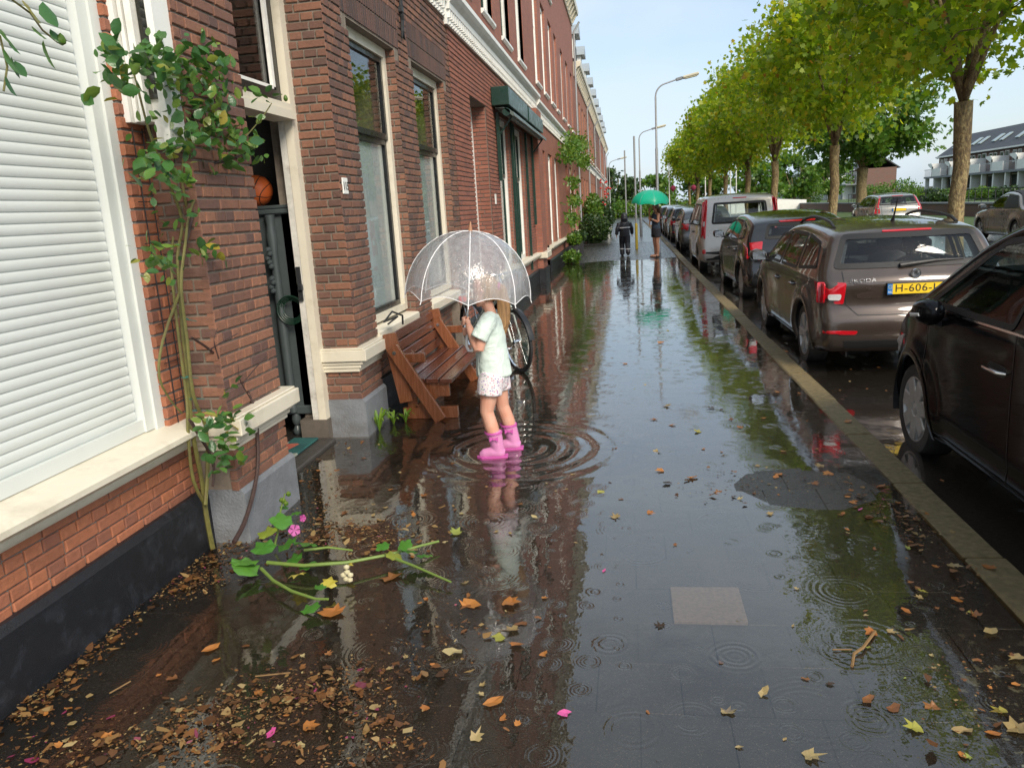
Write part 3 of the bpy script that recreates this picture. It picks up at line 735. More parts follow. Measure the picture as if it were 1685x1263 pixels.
for k,(a,b,mt) in enumerate(ds):
    og=[];ou=[];n=4
    for i in range(n):
        y=a+(i+.5)*(b-a)/n
        og.append((y-.55,y+.55,-.3,3.1,'door') if i==1 else (y-.6,y+.6,.70,3.1,'w'))
        ou.append((y-.55,y+.55,4.5,6.6,'w'))
    street_house(a,b,7.3,dl[k],M[mt],og,ou,[3.7],dormers=2,pipe=b-.2)
for (a,b,lab_) in ((18.55,19.5,hC),):
    MB().box(XC+.011,XC+.16,a,b,.70,3.95).build('pilaster',M['brickC'],lab_); MB().box(XC+.011,XC+.20,a-.03,b+.03,-.2,.32).build('plinth',M['blackpl'],lab_); MB().cbox(XC+.011,XC+.26,a-.06,b+.06,.55,.70,.02).build('base_sill',M['cream'],lab_); MB().box(XC+.011,XC+.15,a,b,.32,.55).build('pilaster_foot',M['brickC'],lab_)
# awning gear on the red house
aw=empty('awning',(-1.9,15.8,3.4),0,'dark green roll-up awning with two boxes on red brick house','awning')
MB().cbox(XC+.012,XC+.30,13.1,15.65,3.37,3.66,.01).build('box',M['dgreen'],aw); MB().cbox(XC+.012,XC+.30,15.85,18.5,3.37,3.66,.01).build('box',M['dgreen'],aw)
MB().tube([(XC+.24,13.15,3.27),(XC+.24,18.45,3.27)],.065,12).build('roller',M['dgreen'],aw,smooth=True)
MB().extr([(XC+.05,3.34),(XC+.2,3.345),(XC+.36,3.26),(XC+.37,3.20),(XC+.34,3.20),(XC+.2,3.33)],'y',13.15,18.45).build('front_bar',paint('grey_green_bar',(.10,.13,.12),.4,.2,.001,5),aw)
for y in (13.35,18.2): MB().box(XC+.03,XC+.08,y,y+.06,1.35 if y>15 else 2.2,3.3).obox((XC+.08,y+.03,2.95),(XC+.3,y+.03,3.22),.03,.03).build('arm',M['dgreen'],aw)
for y in (15.05,15.28,17.2): MB().box(XC+.013,XC+.06,y,y+.06,.4,3.3).build('guide_rail',M['dgreen'],aw)
lamp=MB().lathe([(0,.0),(.06,0),(.06,.05),(.05,.1),(.025,.13),(0,.135)],14,(XC+.06,20.1,3.38)).build('alarm_light',paint('orange_lens',(.75,.16,.01),.3,.1,.0002,9)); tag(lamp,'small orange alarm light on red brick wall','light')
# small white number plates beside the doors
ob=MB().cbox(XC+.011,XC+.022,12.85,12.97,1.82,1.98,.002).build('house_number_plate',M['white']); tag(ob,'small white plate on red brick pier beside the green window','sign')
# ------------------------------------------------------------------ bench, doorway things, bicycle
def woodmat(name,c1,c2,axis='y',rough=.28):
    t=NT(name); mp=t.n('ShaderNodeMapping'); t.set(mp.inputs[0],t.pos())
    mp.inputs['Scale'].default_value={'y':(30,2.2,30),'z':(30,30,2.2),'x':(2.2,30,30)}[axis]
    n=t.noise(1.0,6,.65,mp.outputs[0],dist=1.2); c=t.ramp(n,[(0,c2),(.45,c1),(.6,tuple(x*1.25 for x in c1)),(1,c2)])
    c=t.mix(t.mr(t.objrand(),0,1,0,.5),c,c2)
    return t.done(t.bsdf(c,t.mr(n,.3,.7,rough-.1,rough+.12),0,t.bump(n,.002),Coat_Weight=.4,Coat_Roughness=.15))
M['wood_seat']=woodmat('dark_wet_wood',(.11,.036,.02),(.042,.016,.011),'y',.15)
M['wood_leg']=woodmat('orange_brown_wood',(.19,.066,.027),(.08,.028,.014),'z',.25)
bn=empty('wooden_bench',(-1.8,7,0),0,'reddish brown wooden slatted bench below the window sill','bench')
BY0,BY1=6.27,7.95
for k in range(4):   # backrest slats, leaning on the wall
    z=.42+k*.092; x=-1.965-k*.019
    MB().obox((x,BY0-.02,z),(x,BY1+.02,z),.024,.078,(-.2,0,1)).build('backrest_slat',M['wood_seat'],bn)
for k in range(4):
    x=-1.90+k*.117
    MB().obox((x,BY0+.0,.345-.006*k),(x,BY1-.0,.345-.006*k),.105,.035).build('seat_slat',M['wood_seat'],bn)
for y in (BY0+.05,BY1-.06):
    MB().obox((-2.0,y-.055,.755),(-1.90,y-.055,.16),.045,.115,(1,0,0)).build('back_post',M['wood_leg'],bn)
    MB().obox((-1.975,y-.105,.65),(-1.60,y-.105,.005),.038,.105,(1,0,.6)).build('leg',M['wood_leg'],bn)
    MB().obox((-1.93,y,.255),(-1.53,y,.255),.04,.13).build('cross_rail',M['wood_leg'],bn)
    MB().obox((-1.95,y,.05),(-1.47,y,.05),.055,.10).build('foot',M['wood_leg'],bn)
    MB().obox((-1.88,y,.03),(-1.58,y,.27),.045,.07,(1,0,-1)).build('brace',M['wood_leg'],bn)
    MB().obox((-1.86,y,.08),(-1.86,y,.23),.09,.045,(0,1,0)).build('strut',M['wood_leg'],bn)
    MB().obox((-1.965,y,.53),(-1.72,y,.53),.05,.075).build('arm_block',M['wood_leg'],bn)
    MB().lathe([(0,-.008),(.016,-.008),(.016,0)],10,(-1.95,y-.124,.60),'y').build('bolt',M['chrome'],bn)
cb=MB().tube([(-2.08,6.50,.80),(-2.0,6.55,.86),(-1.98,6.42,.87),(-2.07,6.37,.84),(-2.03,6.5,.91),(-1.97,6.6,.86),(-1.98,6.62,.78)],.009,6).build('cable_loop',M['rubber'],smooth=True); tag(cb,'black cable looped on the cream sill end above the bench','cable')
# cabinet just inside the door
M['cab']=paint('dark_grey_green_wood',(.065,.08,.083),.35,.25,.001,7)
cab=empty('cabinet',(-2.95,6.0,0.022),0,'dark grey ornate cabinet standing inside the open doorway','cabinet')
MB().box(-3.6,-2.535,5.80,6.25,.26,1.78).build('carcass',M['cab'],cab); MB().cbox(-3.64,-2.525,5.765,6.28,1.78,1.82,.01).cbox(-3.62,-2.53,5.775,6.26,1.82,1.85,.008).build('top',M['cab'],cab)
MB().cbox(-3.62,-2.53,5.77,6.27,.20,.27,.008).build('base_moulding',M['cab'],cab)
for x in (-2.70,-3.54):
    MB().lathe([(.030,.22),(.035,.27),(.025,.3),(.035,.42),(.038,.9),(.03,1.5),(.042,1.62),(.03,1.70),(.04,1.78)],14,(x,5.765,0)).build('column',M['cab'],cab,smooth=True)
    MB().lathe([(.022,.022),(.035,.035),(.038,.06),(.026,.085),(.018,.1),(.034,.125),(.038,.16),(.03,.21)],14,(x,5.80,0)).build('foot',M['cab'],cab,smooth=True)
for k,(a,b) in enumerate(((.34,.95),(1.0,1.68))):
    pnl=MB().cbox(-3.46,-2.84,5.758,5.779,a,b,.012).build('door_panel',M['cab'],cab)
    pts=[(-2.88-.015*math.sin(q*1.7)**2-.01*(q%2),5.752,a+.03+q*(b-a-.06)/16) for q in range(17)]
    MB().tube(pts,.008,6).build('carved_edge',M['cab'],pnl,smooth=True)
for (z,n) in ((1.52,5),(1.30,4)):
    m=MB()
    for q in range(n): m.lathe([(0,-.03),(.014,-.026),(.022,-.005),(.014,.012),(0,.016)],8,(-2.72+.012*math.sin(q*2.1),5.724,z-.032*q),'y')
    m.build('carving',M['cab'],cab,smooth=True)
t=NT('basketball_rubber'); bc=t.objco(); sx=t.n('ShaderNodeSeparateXYZ'); t.set(sx.inputs[0],bc)
l1=t.math('LESS_THAN',t.math('ABSOLUTE',sx.outputs[0]),.0035); l2=t.math('LESS_THAN',t.math('ABSOLUTE',sx.outputs[2]),.0035)
l3=t.math('LESS_THAN',t.math('ABSOLUTE',t.math('SUBTRACT',t.math('ABSOLUTE',sx.outputs[0]),t.math('ADD',.055,t.math('MULTIPLY',t.math('MULTIPLY',sx.outputs[2],sx.outputs[2]),3.2)))),.0035)
M['ball']=t.done(t.bsdf(t.mix(t.math('MAXIMUM',l1,t.math('MAXIMUM',l2,l3)),(.62,.13,.03),(.015,.012,.01)),.5,0,t.bump(t.noise(300,2,.5,bc),.001)))
bp=[(.12*math.sin(math.pi*k/14)+1e-4,-.12*math.cos(math.pi*k/14)) for k in range(15)]
ball=MB().lathe(bp,24).build('basketball',M['ball'],smooth='full'); ball.location=(-2.86,5.95,1.971); ball.rotation_euler=(.3,.4,.2); tag(ball,'orange basketball on top of the dark cabinet','ball')
pc=yp(440,242,6.9)
pf=empty('picture_frame',(pc[0],6.9,pc[2]-.3),0,'white framed dark blue picture on the hallway wall','picture')
MB().box(pc[0]-.34,pc[0]+.14,6.86,6.9,pc[2]-.26,pc[2]+.26).build('frame',M['white'],pf)
t=NT('landscape_print'); sx=t.n('ShaderNodeSeparateXYZ'); t.set(sx.inputs[0],t.pos()); 
M['print']=t.done(t.bsdf(t.ramp(t.mr(sx.outputs[2],pc[2]-.22,pc[2]+.22),[(0,(.03,.025,.015)),(.2,(.09,.075,.03)),(.3,(.008,.012,.03)),(.7,(.015,.05,.14)),(1,(.03,.09,.22))]),.2))
MB().box(pc[0]-.29,pc[0]+.09,6.855,6.859,pc[2]-.21,pc[2]+.21).build('print',M['print'],pf)
t=NT('patterned_mat'); v=t.n('ShaderNodeTexVoronoi'); v.inputs['Scale'].default_value=9; t.set(v.inputs['Vector'],t.pos()); cs_=t.n('ShaderNodeSeparateColor'); t.set(cs_.inputs[0],v.outputs['Color'])
M['mat']=t.done(t.bsdf(t.ramp(cs_.outputs[0],[(0,(.008,.06,.06)),(.5,(.012,.08,.075)),(.6,(.32,.08,.05)),(.75,(.22,.24,.2)),(1,(.008,.05,.065))],'CONSTANT'),.9,0,t.bump(t.noise(200,2,.5,t.pos()),.003)))
mt=MB().cbox(-2.66,-2.45,4.55,5.62,.028,.05,.008).build('doormat',M['mat']); tag(mt,'teal and coral patterned doormat on the threshold','doormat')
tag(MB().cbox(-2.62,-2.33,4.42,5.68,-.1,.026,.01).build('doorstep',paint('dark_wet_stone',(.06,.055,.05),.4,.3,.003,20)),'dark stone doorstep before the open door','doorstep')
hs=MB()
for k in range(4): hs.lathe([(.11-.012*k+.006*math.cos(a),.01*k+.006*math.sin(a)) for a in np.linspace(0,2*math.pi,8)[:-1]],28,(-2.60,5.72,1.05),'y',closed=True)
tag(hs.build('garden_hose',paint('green_hose',(.006,.028,.016),.4,.2,.001,9),smooth=True),'coil of dark green hose hanging by the door jamb','hose')
# ---- bicycle
M['bframe']=paint('grey_green_enamel',(.36,.40,.36),.3,.1,.0003,12,local=True)
bk=empty('bicycle',(-1.50,8.62,-.012),math.radians(-55),'pale grey bicycle leaning by the bench with front wheel to the street','bicycle')
# local: +x forward
WR=.345
def bike_wheel(x):
    tl=[(WR-.018+.018*math.cos(a),.018*math.sin(a)) for a in np.linspace(0,2*math.pi,9)[:-1]]
    w=MB().lathe(tl,40,(x,0,WR),'y',closed=True).build('wheel',M['rubber'],bk,local=True,smooth=True)
    MB().lathe([(WR-.034,-.012),(WR-.05,-.010),(WR-.05,.010),(WR-.034,.012)],40,(x,0,WR),'y',closed=True).build('rim',M['chrome'],w,local=True,smooth=True)
    s=MB()
    for k in range(28):
        a=k*2*math.pi/28; s.tube([(x+.02*math.cos(a+.9*(-1)**k),.025*(-1)**k,WR+.02*math.sin(a+.9*(-1)**k)),(x+(WR-.05)*math.cos(a),0,WR+(WR-.05)*math.sin(a))],.0018,4,False)
    s.lathe([(.0,-.04),(.022,-.04),(.018,-.02),(.018,.02),(.022,.04),(0,.04)],12,(x,0,WR),'y')
    s.build('spokes',M['chrome'],w,local=True)
    fd=MB().grid([[(x+(WR+.022)*math.cos(a),yy,WR+(WR+.022-.006*abs(yy)/.03)*math.sin(a)) for yy in (-.03,-.015,0,.015,.03)] for a in np.linspace(.15,2.9,26)]); fd.build('mudguard',M['black'],bk,local=True,smooth='full')
bike_wheel(.55); bike_wheel(-.55)
hd=(.33,0,.92); st=(-.18,0,.80); bb=(-.08,0,.30)
f=MB()
f.tube([(.36,0,.78),hd],.02,10).tube([(.35,0,.82),bb],.018,10).tube([st,bb],.017,10).tube([(.34,0,.88),(.1,0,.72),(-.13,0,.6)],.016,10)
for s in (-1,1):
    f.tube([bb,(-.55,s*.06,WR)],.010,8).tube([(-.16,0,.66),(-.55,s*.06,WR)],.008,8)
    f.tube([(.37,s*.01,.76),(.39,s*.055,.70),(.48,s*.055,.50),(.55,s*.055,WR)],.011,8)
f.build('frame',M['bframe'],bk,local=True,smooth=True)
MB().tube([(-.18,0,.8),(-.21,0,.95)],.013,8).build('seat_post',M['chrome'],bk,local=True)
sd=MB().grid([[(-.36+u*.28,wv*(.11*(1-u)**.7+.02),.975+.02*math.cos(wv*2)-.01*u-.02*abs(wv)**3) for wv in np.linspace(-1,1,9)] for u in np.linspace(0,1,9)]); sd.build('saddle',M['black'],bk,local=True,smooth='full')
hb=MB().tube([(.29,0,1.04),(.34,0,.92)],.014,8).tube([(.06,.30,1.03),(.20,.28,1.06),(.30,.15,1.06),(.32,0,1.05),(.30,-.15,1.06),(.20,-.28,1.06),(.06,-.30,1.03)],.011,8)
hb.build('handlebar',M['chrome'],bk,local=True,smooth=True)
for s in (-1,1):
    MB().tube([(.17,s*.283,1.055),(.05,s*.302,1.028)],.016,8).build('grip',M['black'],bk,local=True)
    MB().tube([(.22,s*.25,1.04),(.10,s*.24,1.02)],.006,6).build('brake_lever',M['chrome'],bk,local=True)
MB().lathe([(0,-.05),(.03,-.045),(.04,-.01),(.042,.03),(.036,.034),(0,.036)],14,(.43,0,.80),'x').build('headlight',M['black'],bk,local=True,smooth=True)
MB().lathe([(0,.037),(.033,.036),(.02,.045),(0,.048)],14,(.43,0,.80),'x').build('headlight_lens',M['chrome'],bk,local=True,smooth=True)
M['redlens']=paint('red_lens',(.55,.01,.015),.15,.1,.0005,40,local=True)
rk=MB().tube([(-.2,.06,.76),(-.78,.06,.76)],.006,6).tube([(-.2,-.06,.76),(-.78,-.06,.76)],.006,6).tube([(-.78,.06,.76),(-.78,-.06,.76)],.006,6).tube([(-.68,.06,.76),(-.55,.06,WR)],.006,6).tube([(-.68,-.06,.76),(-.55,-.06,WR)],.006,6)
rk.build('carrier',M['chrome'],bk,local=True)
MB().cbox(-.83,-.79,-.05,.05,.66,.74,.008).build('rear_light',M['redlens'],bk,local=True)
MB().lathe([(0,-.012),(.085,-.012),(.09,0),(.085,.012),(0,.012)],24,(bb[0],.05,bb[2]),'y').tube([(bb[0],.06,bb[2]),(bb[0]+.12,.075,bb[2]-.12)],.01,6).cbox(bb[0]+.08,bb[0]+.17,.08,.16,bb[2]-.13,bb[2]-.11,.003).build('crank',M['chrome'],bk,local=True)
MB().extr([(-.6,WR-.06),(bb[0]+.1,bb[2]-.1),(bb[0]+.12,bb[2]+.08),(-.56,WR+.07)],'y',.062,.082).build('chain_case',M['black'],bk,local=True)
MB().tube([(-.3,.04,.30),(-.34,.14,.02)],.009,6).build('kickstand',M['chrome'],bk,local=True)
bk.rotation_euler=(math.radians(3),0,math.radians(-55))
# ------------------------------------------------------------------ people
def skinmat(name,c):
    t=NT(name); n=t.noise(14,4,.5,t.pos()); cc=t.mix(t.mr(n,.35,.7),c,(c[0]*.95,c[1]*.78,c[2]*.72))
    return t.done(t.bsdf(cc,.45,0,t.bump(t.noise(160,2,.5,t.pos()),.0006),Subsurface_Weight=.12,Subsurface_Radius=(.012,.005,.003)))
M['skin']=skinmat('fair_skin',(.60,.34,.25)); M['skin2']=skinmat('tanned_skin',(.50,.27,.18))
def clothmat(name,c,scale=9,fold=.006,rough=.85,pattern=None,sheen=.0):
    t=NT(name); p=t.objco(); n=t.noise(scale,3,.5,p,dist=.8); c0=c
    if pattern=='floral':
        v=t.n('ShaderNodeTexVoronoi'); v.inputs['Scale'].default_value=75; t.set(v.inputs['Vector'],p); s_=t.n('ShaderNodeSeparateColor'); t.set(s_.inputs[0],v.outputs['Color'])
        fl=t.ramp(s_.outputs[0],[(0,(.55,.10,.20)),(.25,(.12,.10,.35)),(.45,(.65,.60,.55)),(.7,(.30,.12,.35)),(.85,(.15,.28,.22))],'CONSTANT')
        c0=t.mix(t.mr(v.outputs['Distance'],.28,.42,1,0),c,fl)
    return t.done(t.bsdf(c0,rough,0,t.bump(t.math('ADD',n,t.math('MULTIPLY',t.noise(500,2,.5,p),.03)),fold),Sheen_Weight=sheen))
M['mint']=clothmat('mint_cotton',(.58,.68,.63),8,.03); M['floral']=clothmat('floral_cotton',(.72,.68,.70),10,.008,pattern='floral')
M['pink']=paint('pink_rubber',(.60,.23,.45),.22,.12,.0006,8,local=True); M['pinkd']=paint('deep_pink_rubber',(.55,.10,.38),.25,.12,.0006,8,local=True)
def hairmat(name,c):
    t=NT(name); mp=t.n('ShaderNodeMapping'); t.set(mp.inputs[0],t.objco()); mp.inputs['Scale'].default_value=(90,90,6)
    n=t.noise(1,4,.6,mp.outputs[0]); return t.done(t.bsdf(t.ramp(n,[(.2,tuple(x*.35 for x in c)),(.5,c),(.8,tuple(min(1,x*1.6) for x in c))]),.45,0,t.bump(n,.008)))
M['blond']=hairmat('blond_hair',(.36,.20,.085)); M['brown']=hairmat('brown_hair',(.10,.05,.025))
def head_tubes(m,c,s,tilt=0.0):
    """a head with brow, nose, chin and ears; c centre, s = head height"""
    x,y,z=c
    rows=[(-.50,-.02,.04),(-.46,.06,.20),(-.36,.05,.29),(-.2,.02,.34),(0,0,.385),(.18,-.01,.39),(.34,-.02,.34),(.45,-.03,.22),(.5,-.03,.05)]
    m.tube([(x+o*s,y,z+h*s) for h,o,r in rows],[r*s for h,o,r in rows],16,True,[.86]*len(rows))
    m.tube([(x+.33*s,y,z+.06*s),(x+.40*s,y,z-.06*s),(x+.45*s,y,z-.12*s),(x+.37*s,y,z-.15*s)],[.03*s,.04*s,.055*s,.03*s],8)
    m.tube([(x+.33*s,y-.08*s,z-.26*s),(x+.375*s,y,z-.26*s),(x+.33*s,y+.08*s,z-.26*s)],[.03*s,.045*s,.03*s],8)
    for q in (-1,1): m.tube([(x-.02*s,y+q*.32*s,z+.05*s),(x-.05*s,y+q*.37*s,z+.02*s),(x-.02*s,y+q*.33*s,z-.12*s)],[.05*s,.07*s,.03*s],8)
def head_extras(root,c,s,skin):
    x,y,z=c
    for q in (-1,1):
        sp_=[(.05*s*math.sin(math.pi*k/6)+1e-5,-.05*s*math.cos(math.pi*k/6)) for k in range(7)]
        MB().lathe(sp_,10,(x+.325*s,y+q*.15*s,z+.03*s)).build('eye',M['white'],root,local=True,smooth='full')
        MB().lathe([(1e-5,.0),(.024*s,0),(.02*s,.012*s),(1e-5,.016*s)],8,(x+.365*s,y+q*.15*s,z+.03*s),'x').build('iris',M['dark'],root,local=True)
        MB().tube([(x+.34*s,y+q*.06*s,z+.13*s),(x+.36*s,y+q*.15*s,z+.155*s),(x+.31*s,y+q*.25*s,z+.13*s)],.014*s,5).build('eyebrow',M['brown'],root,local=True)
    MB().tube([(x+.36*s,y-.09*s,z-.255*s),(x+.415*s,y,z-.26*s),(x+.36*s,y+.09*s,z-.255*s)],[.008*s,.02*s,.008*s],6).build('mouth',paint('lip',(.45,.14,.13),.4,.1,.0002,9),root,local=True,smooth=True)
def grip_hand(m,wrist,c,axis_z,s,side):
    """palm beside a vertical shaft at c, four fingers closing round it and a thumb; side=+1 palm on +y side"""
    cx,cy,cz=c
    m.tube([wrist,(cx-.028*s,cy+side*.022*s,cz-.002*s),(cx-.006*s,cy+side*.030*s,cz+.002*s)],[.021*s,.027*s,.022*s],10,True,[.9,.75,.7])
    for k,(dz,L) in enumerate(((.030,1.0),(.011,1.12),(-.008,1.05),(-.026,.85))):
        P=[]; r=.024*s
        for a in np.linspace(math.radians(100),math.radians(100-250*L*.92),7): P.append((cx+r*math.sin(a)*1.0,cy+side*r*-math.cos(a)*-1.0 if False else cy+side*(r*math.sin(math.radians(90)-a+math.radians(90))*0+r*math.cos(a-math.radians(100))),cz+dz*s-.002*k))
        P=[]
        for a in np.linspace(0,math.radians(235*L),7): P.append((cx+r*math.sin(a),cy+side*r*math.cos(a)*1.02,cz+dz*s))
        m.tube(P,[.0098*s,.0098*s,.0092*s,.009*s,.0086*s,.008*s,.0066*s],8)
    m.tube([(cx-.022*s,cy+side*.018*s,cz+.012*s),(cx-.030*s,cy-side*.002*s,cz+.034*s),(cx-.018*s,cy-side*.022*s,cz+.040*s),(cx+.002*s,cy-side*.026*s,cz+.038*s)],[.013*s,.011*s,.010*s,.008*s],8)
# ---- the child with the bubble umbrella
GX,GY=-.955,5.31
girl=empty('person',(GX,GY,-.012),math.radians(184),'child in mint t-shirt, floral shorts and pink boots holding clear umbrella','person')
b=MB(); SH_=.25
b.tube([(0,0,.56),(0,0,.62),(.01,0,.72),(.012,0,.82),(.005,0,.92),(-.005,0,.99),(-.01,0,1.03)],[.085,.098,.088,.090,.088,.07,.045],18,True,[1.25,1.25,1.2,1.2,1.35,1.5,1.2])
b.tube([(-.012,0,1.0),(.005,0,1.06),(.02,0,1.12)],[.04,.038,.04],10)
head_tubes(b,(.045,0,1.185),.205)
LEGS=[(1,[(0,.062,.60),(.035,.068,.48),(.062,.075,.34),(.035,.08,.23),(.0,.085,.08)]),(-1,[(0,-.062,.60),(-.02,-.07,.48),(-.035,-.085,.34),(-.07,-.095,.22),(-.10,-.10,.08)])]
for s,P in LEGS: b.tube(P,[.076,.066,.049,.050,.036],14)
b.tube([(-.005,.10,.995),(.03,.135,.95),(.055,.16,.87),(.075,.165,.795)],[.042,.042,.038,.034],12)
b.tube([(.075,.165,.795),(.105,.135,.86),(.138,.085,.935),(.15,.058,.962)],[.034,.035,.027,.02],12)
b.tube([(-.005,-.10,.995),(.03,-.135,.95),(.055,-.155,.86),(.075,-.15,.78)],[.042,.042,.038,.034],12)
b.tube([(.075,-.15,.78),(.11,-.12,.83),(.14,-.07,.88),(.152,-.048,.895)],[.034,.035,.027,.02],12)
UX,UY=.178,.004
grip_hand(b,(.146,.062,.955),(UX,UY,.98),1,.78,1); grip_hand(b,(.148,-.052,.89),(UX,UY,.905),1,.78,-1)
bm_=remesh(b,.0046,4,'body',M['skin']); obj('body',bm_,girl,True)
head_extras(girl,(.045,0,1.185),.205,M['skin'])
sh=MB()
sh.tube([(.0,0,.585),(.0,0,.60),(.005,0,.70),(.010,0,.82),(.004,0,.92),(-.006,0,.99),(-.012,0,1.03)],[.128,.128,.118,.110,.104,.082,.055],20,True,[1.12,1.12,1.14,1.18,1.32,1.5,1.3])
for s in (-1,1): sh.tube([(-.01,s*.06,1.0),(.005,s*.115,.985),(.035,s*.15,.94),(.072,s*.168,.875)],[.055,.06,.06,.062],14)
shm=remesh(sh,.008,5,'t_shirt',M['mint']); obj('t_shirt',shm,girl,True)
so=MB(); so.tube([(0,0,.50),(0,0,.56),(0,0,.64)],[.09,.105,.11],18,True,[1.25,1.2,1.15])
for s,P in LEGS: so.tube([(P[0][0],P[0][1],.61),(P[1][0]*.7,P[1][1]+s*.004,.54),(P[1][0],P[1][1]+s*.008,.465)],[.095,.092,.090],16)
obj('shorts',remesh(so,.008,4,'shorts',M['floral']),girl,True)
for (ax,ay,kx) in ((.0,.085,.018),(-.10,-.10,-.075)):
    bo=MB(); bo.tube([(kx+.006,ay,.195),(kx*.6+ax*.4,ay,.14),(ax,ay,.08),(ax-.005,ay,.03)],[.058,.052,.047,.046],14,True,[.9,.9,.86,.85])
    bo.tube([(ax-.05,ay,.034),(ax-.02,ay,.042),(ax+.04,ay,.045),(ax+.10,ay,.032),(ax+.132,ay,.024)],[.026,.042,.042,.032,.014],14,True,[.95,.92,.95,1.25,1.4])
    ob=obj('boot',remesh(bo,.0065,4,'boot',M['pink']),girl,True)
    MB().extr([(ax-.07,ay-.035),(ax-.02,ay-.042),(ax+.05,ay-.046),(ax+.115,ay-.042),(ax+.15,ay-.012),(ax+.15,ay+.012),(ax+.115,ay+.042),(ax+.05,ay+.046),(ax-.02,ay+.042),(ax-.07,ay+.035)],'z',.0,.020).build('sole',M['pinkd'],ob,local=True)
    MB().lathe([(.060,.186),(.064,.186),(.064,.2),(.060,.2)],18,(kx+.006,ay,0),closed=True).build('cuff',M['pinkd'],ob,local=True,smooth=True)
    bw=MB()
    for s in (-1,1): bw.extr([(kx+s*.004,.155),(kx+s*.03,.172),(kx+s*.03,.138)],'y',ay+.050,ay+.062)
    bw.cbox(kx-.007,kx+.007,ay+.050,ay+.066,.148,.162,.002).build('bow',M['pinkd'],ob,local=True)
ha=MB()
hc=(.03,0,1.20)
ha.tube([(hc[0]-.012,0,hc[2]-.08),(hc[0]-.016,0,hc[2]-.03),(hc[0]-.012,0,hc[2]+.03),(hc[0]-.006,0,hc[2]+.075),(hc[0]-.006,0,hc[2]+.098)],[.07,.083,.088,.068,.03],16,True,[.95]*5)
ha.tube([(hc[0]-.085,0,hc[2]+.02),(hc[0]-.12,0,hc[2]+.0),(hc[0]-.13,.005,hc[2]-.10),(hc[0]-.125,.012,hc[2]-.22),(hc[0]-.12,.014,hc[2]-.28),(hc[0]-.12,.012,hc[2]-.33)],[.025,.032,.040,.036,.026,.008],12,True,[1,1,1.2,1.25,1.2,1])
for k in range(5):
    q=k-2; ha.tube([(hc[0]-.115,q*.012,hc[2]-.05),(hc[0]-.135-.008*abs(q),q*.016,hc[2]-.18),(hc[0]-.14+.01*q,q*.018+.01,hc[2]-.27-.02*(k%3))],[.014,.013,.004],6)
obj('hair',remesh(ha,.006,2,'hair',M['blond']),girl,True)
MB().lathe([(.026+.008*math.cos(a),.008*math.sin(a)) for a in np.linspace(0,2*math.pi,8)[:-1]],12,(hc[0]-.105,0,hc[2]+.005),'x',closed=True).build('hair_tie',M['pinkd'],girl,local=True,smooth=True)
# clear dome umbrella
ug=Matrix.Rotation(math.radians(184),4,'Z') @ Vector((UX,UY,0)); UWX,UWY=GX+ug.x,GY+ug.y
t=NT('clear_wet_plastic'); p=t.objco()
v=t.n('ShaderNodeTexVoronoi'); v.inputs['Scale'].default_value=85; t.set(v.inputs['Vector'],p)
drop=t.mr(v.outputs['Distance'],.12,.34,1,0)
mp=t.n('ShaderNodeMapping'); t.set(mp.inputs[0],p); mp.inputs['Scale'].default_value=(16,16,3.5)
cr=t.noise(1,4,.6,mp.outputs[0],dist=1.4)
nr=t.bump(t.math('ADD',t.math('MULTIPLY',drop,.5),t.math('MULTIPLY',cr,4.0)),.0018)
fr=t.schlick(.05,4.0,nr)
gl=t.n('ShaderNodeBsdfGlossy'); gl.inputs['Roughness'].default_value=.06; t.set(gl.inputs['Normal'],nr)
tr=t.n('ShaderNodeBsdfTransparent'); tr.inputs[0].default_value=(.94,.95,.96,1)
df_=t.n('ShaderNodeBsdfDiffuse'); df_.inputs[0].default_value=(.8,.82,.85,1); t.set(df_.inputs['Normal'],nr); tl_=t.n('ShaderNodeBsdfTranslucent'); tl_.inputs[0].default_value=(.8,.82,.85,1)
milk=t.mixs(.55,df_.outputs[0],tl_.outputs[0])
base=t.mixs(t.math('ADD',.29,t.math('ADD',t.math('MULTIPLY',drop,.20),t.mr(cr,.35,.75,0,.22))),tr.outputs[0],milk)
M['clear']=t.done(t.mixs(t.math('MINIMUM',fr,.6),base,gl.outputs[0]))
def umbrella(root,R,Hh,mat,ribmat,n=8,scal=.05,flat=1.0,zt=0.0,nu=10):
    """canopy hanging from z=zt down to zt-Hh; ribs as parts"""
    prof=lambda a:(R*math.sin(a)**flat,zt-Hh*(1-math.cos(a)))     # a 0..pi/2
    P=[]
    for i in range(nu+1):
        a=math.pi/2*(i/nu); row=[]
        for k in range(n*6+1):
            th=2*math.pi*k/(n*6)+.2; ph=(k%6)/6
            sag=1-scal*math.sin(math.pi*ph)*(i/nu)**1.0
            r,z=prof(a); lift=.10*Hh*math.sin(math.pi*ph)*(i/nu)**4
            row.append((r*sag*math.cos(th),r*sag*math.sin(th),z+lift))
        P.append(row)
    MB().grid(P).build('canopy',mat,root,local=True,smooth='full')
    for k in range(n):
        th=2*math.pi*k/n+.2
        pts=[(prof(math.pi/2*q/12)[0]*math.cos(th),prof(math.pi/2*q/12)[0]*math.sin(th),prof(math.pi/2*q/12)[1]-.002) for q in range(13)]
        pts.append((pts[-1][0]*1.02,pts[-1][1]*1.02,pts[-1][2]-.02))
        MB().tube(pts,.0032,6).build('rib',ribmat,root,local=True,smooth=True)
um=empty('umbrella',(UWX,UWY,.82),0,'clear plastic dome umbrella with white ribs over the child','umbrella')
M['whitepl']=paint('white_plastic',(.82,.82,.84),.3,.05,.0002,12)
umbrella(um,.435,.455,M['clear'],M['whitepl'],8,.035,.92,.77)
MB().tube([(0,0,-.02),(0,0,.78)],.0065,8).build('shaft',M['chrome'],um,local=True)
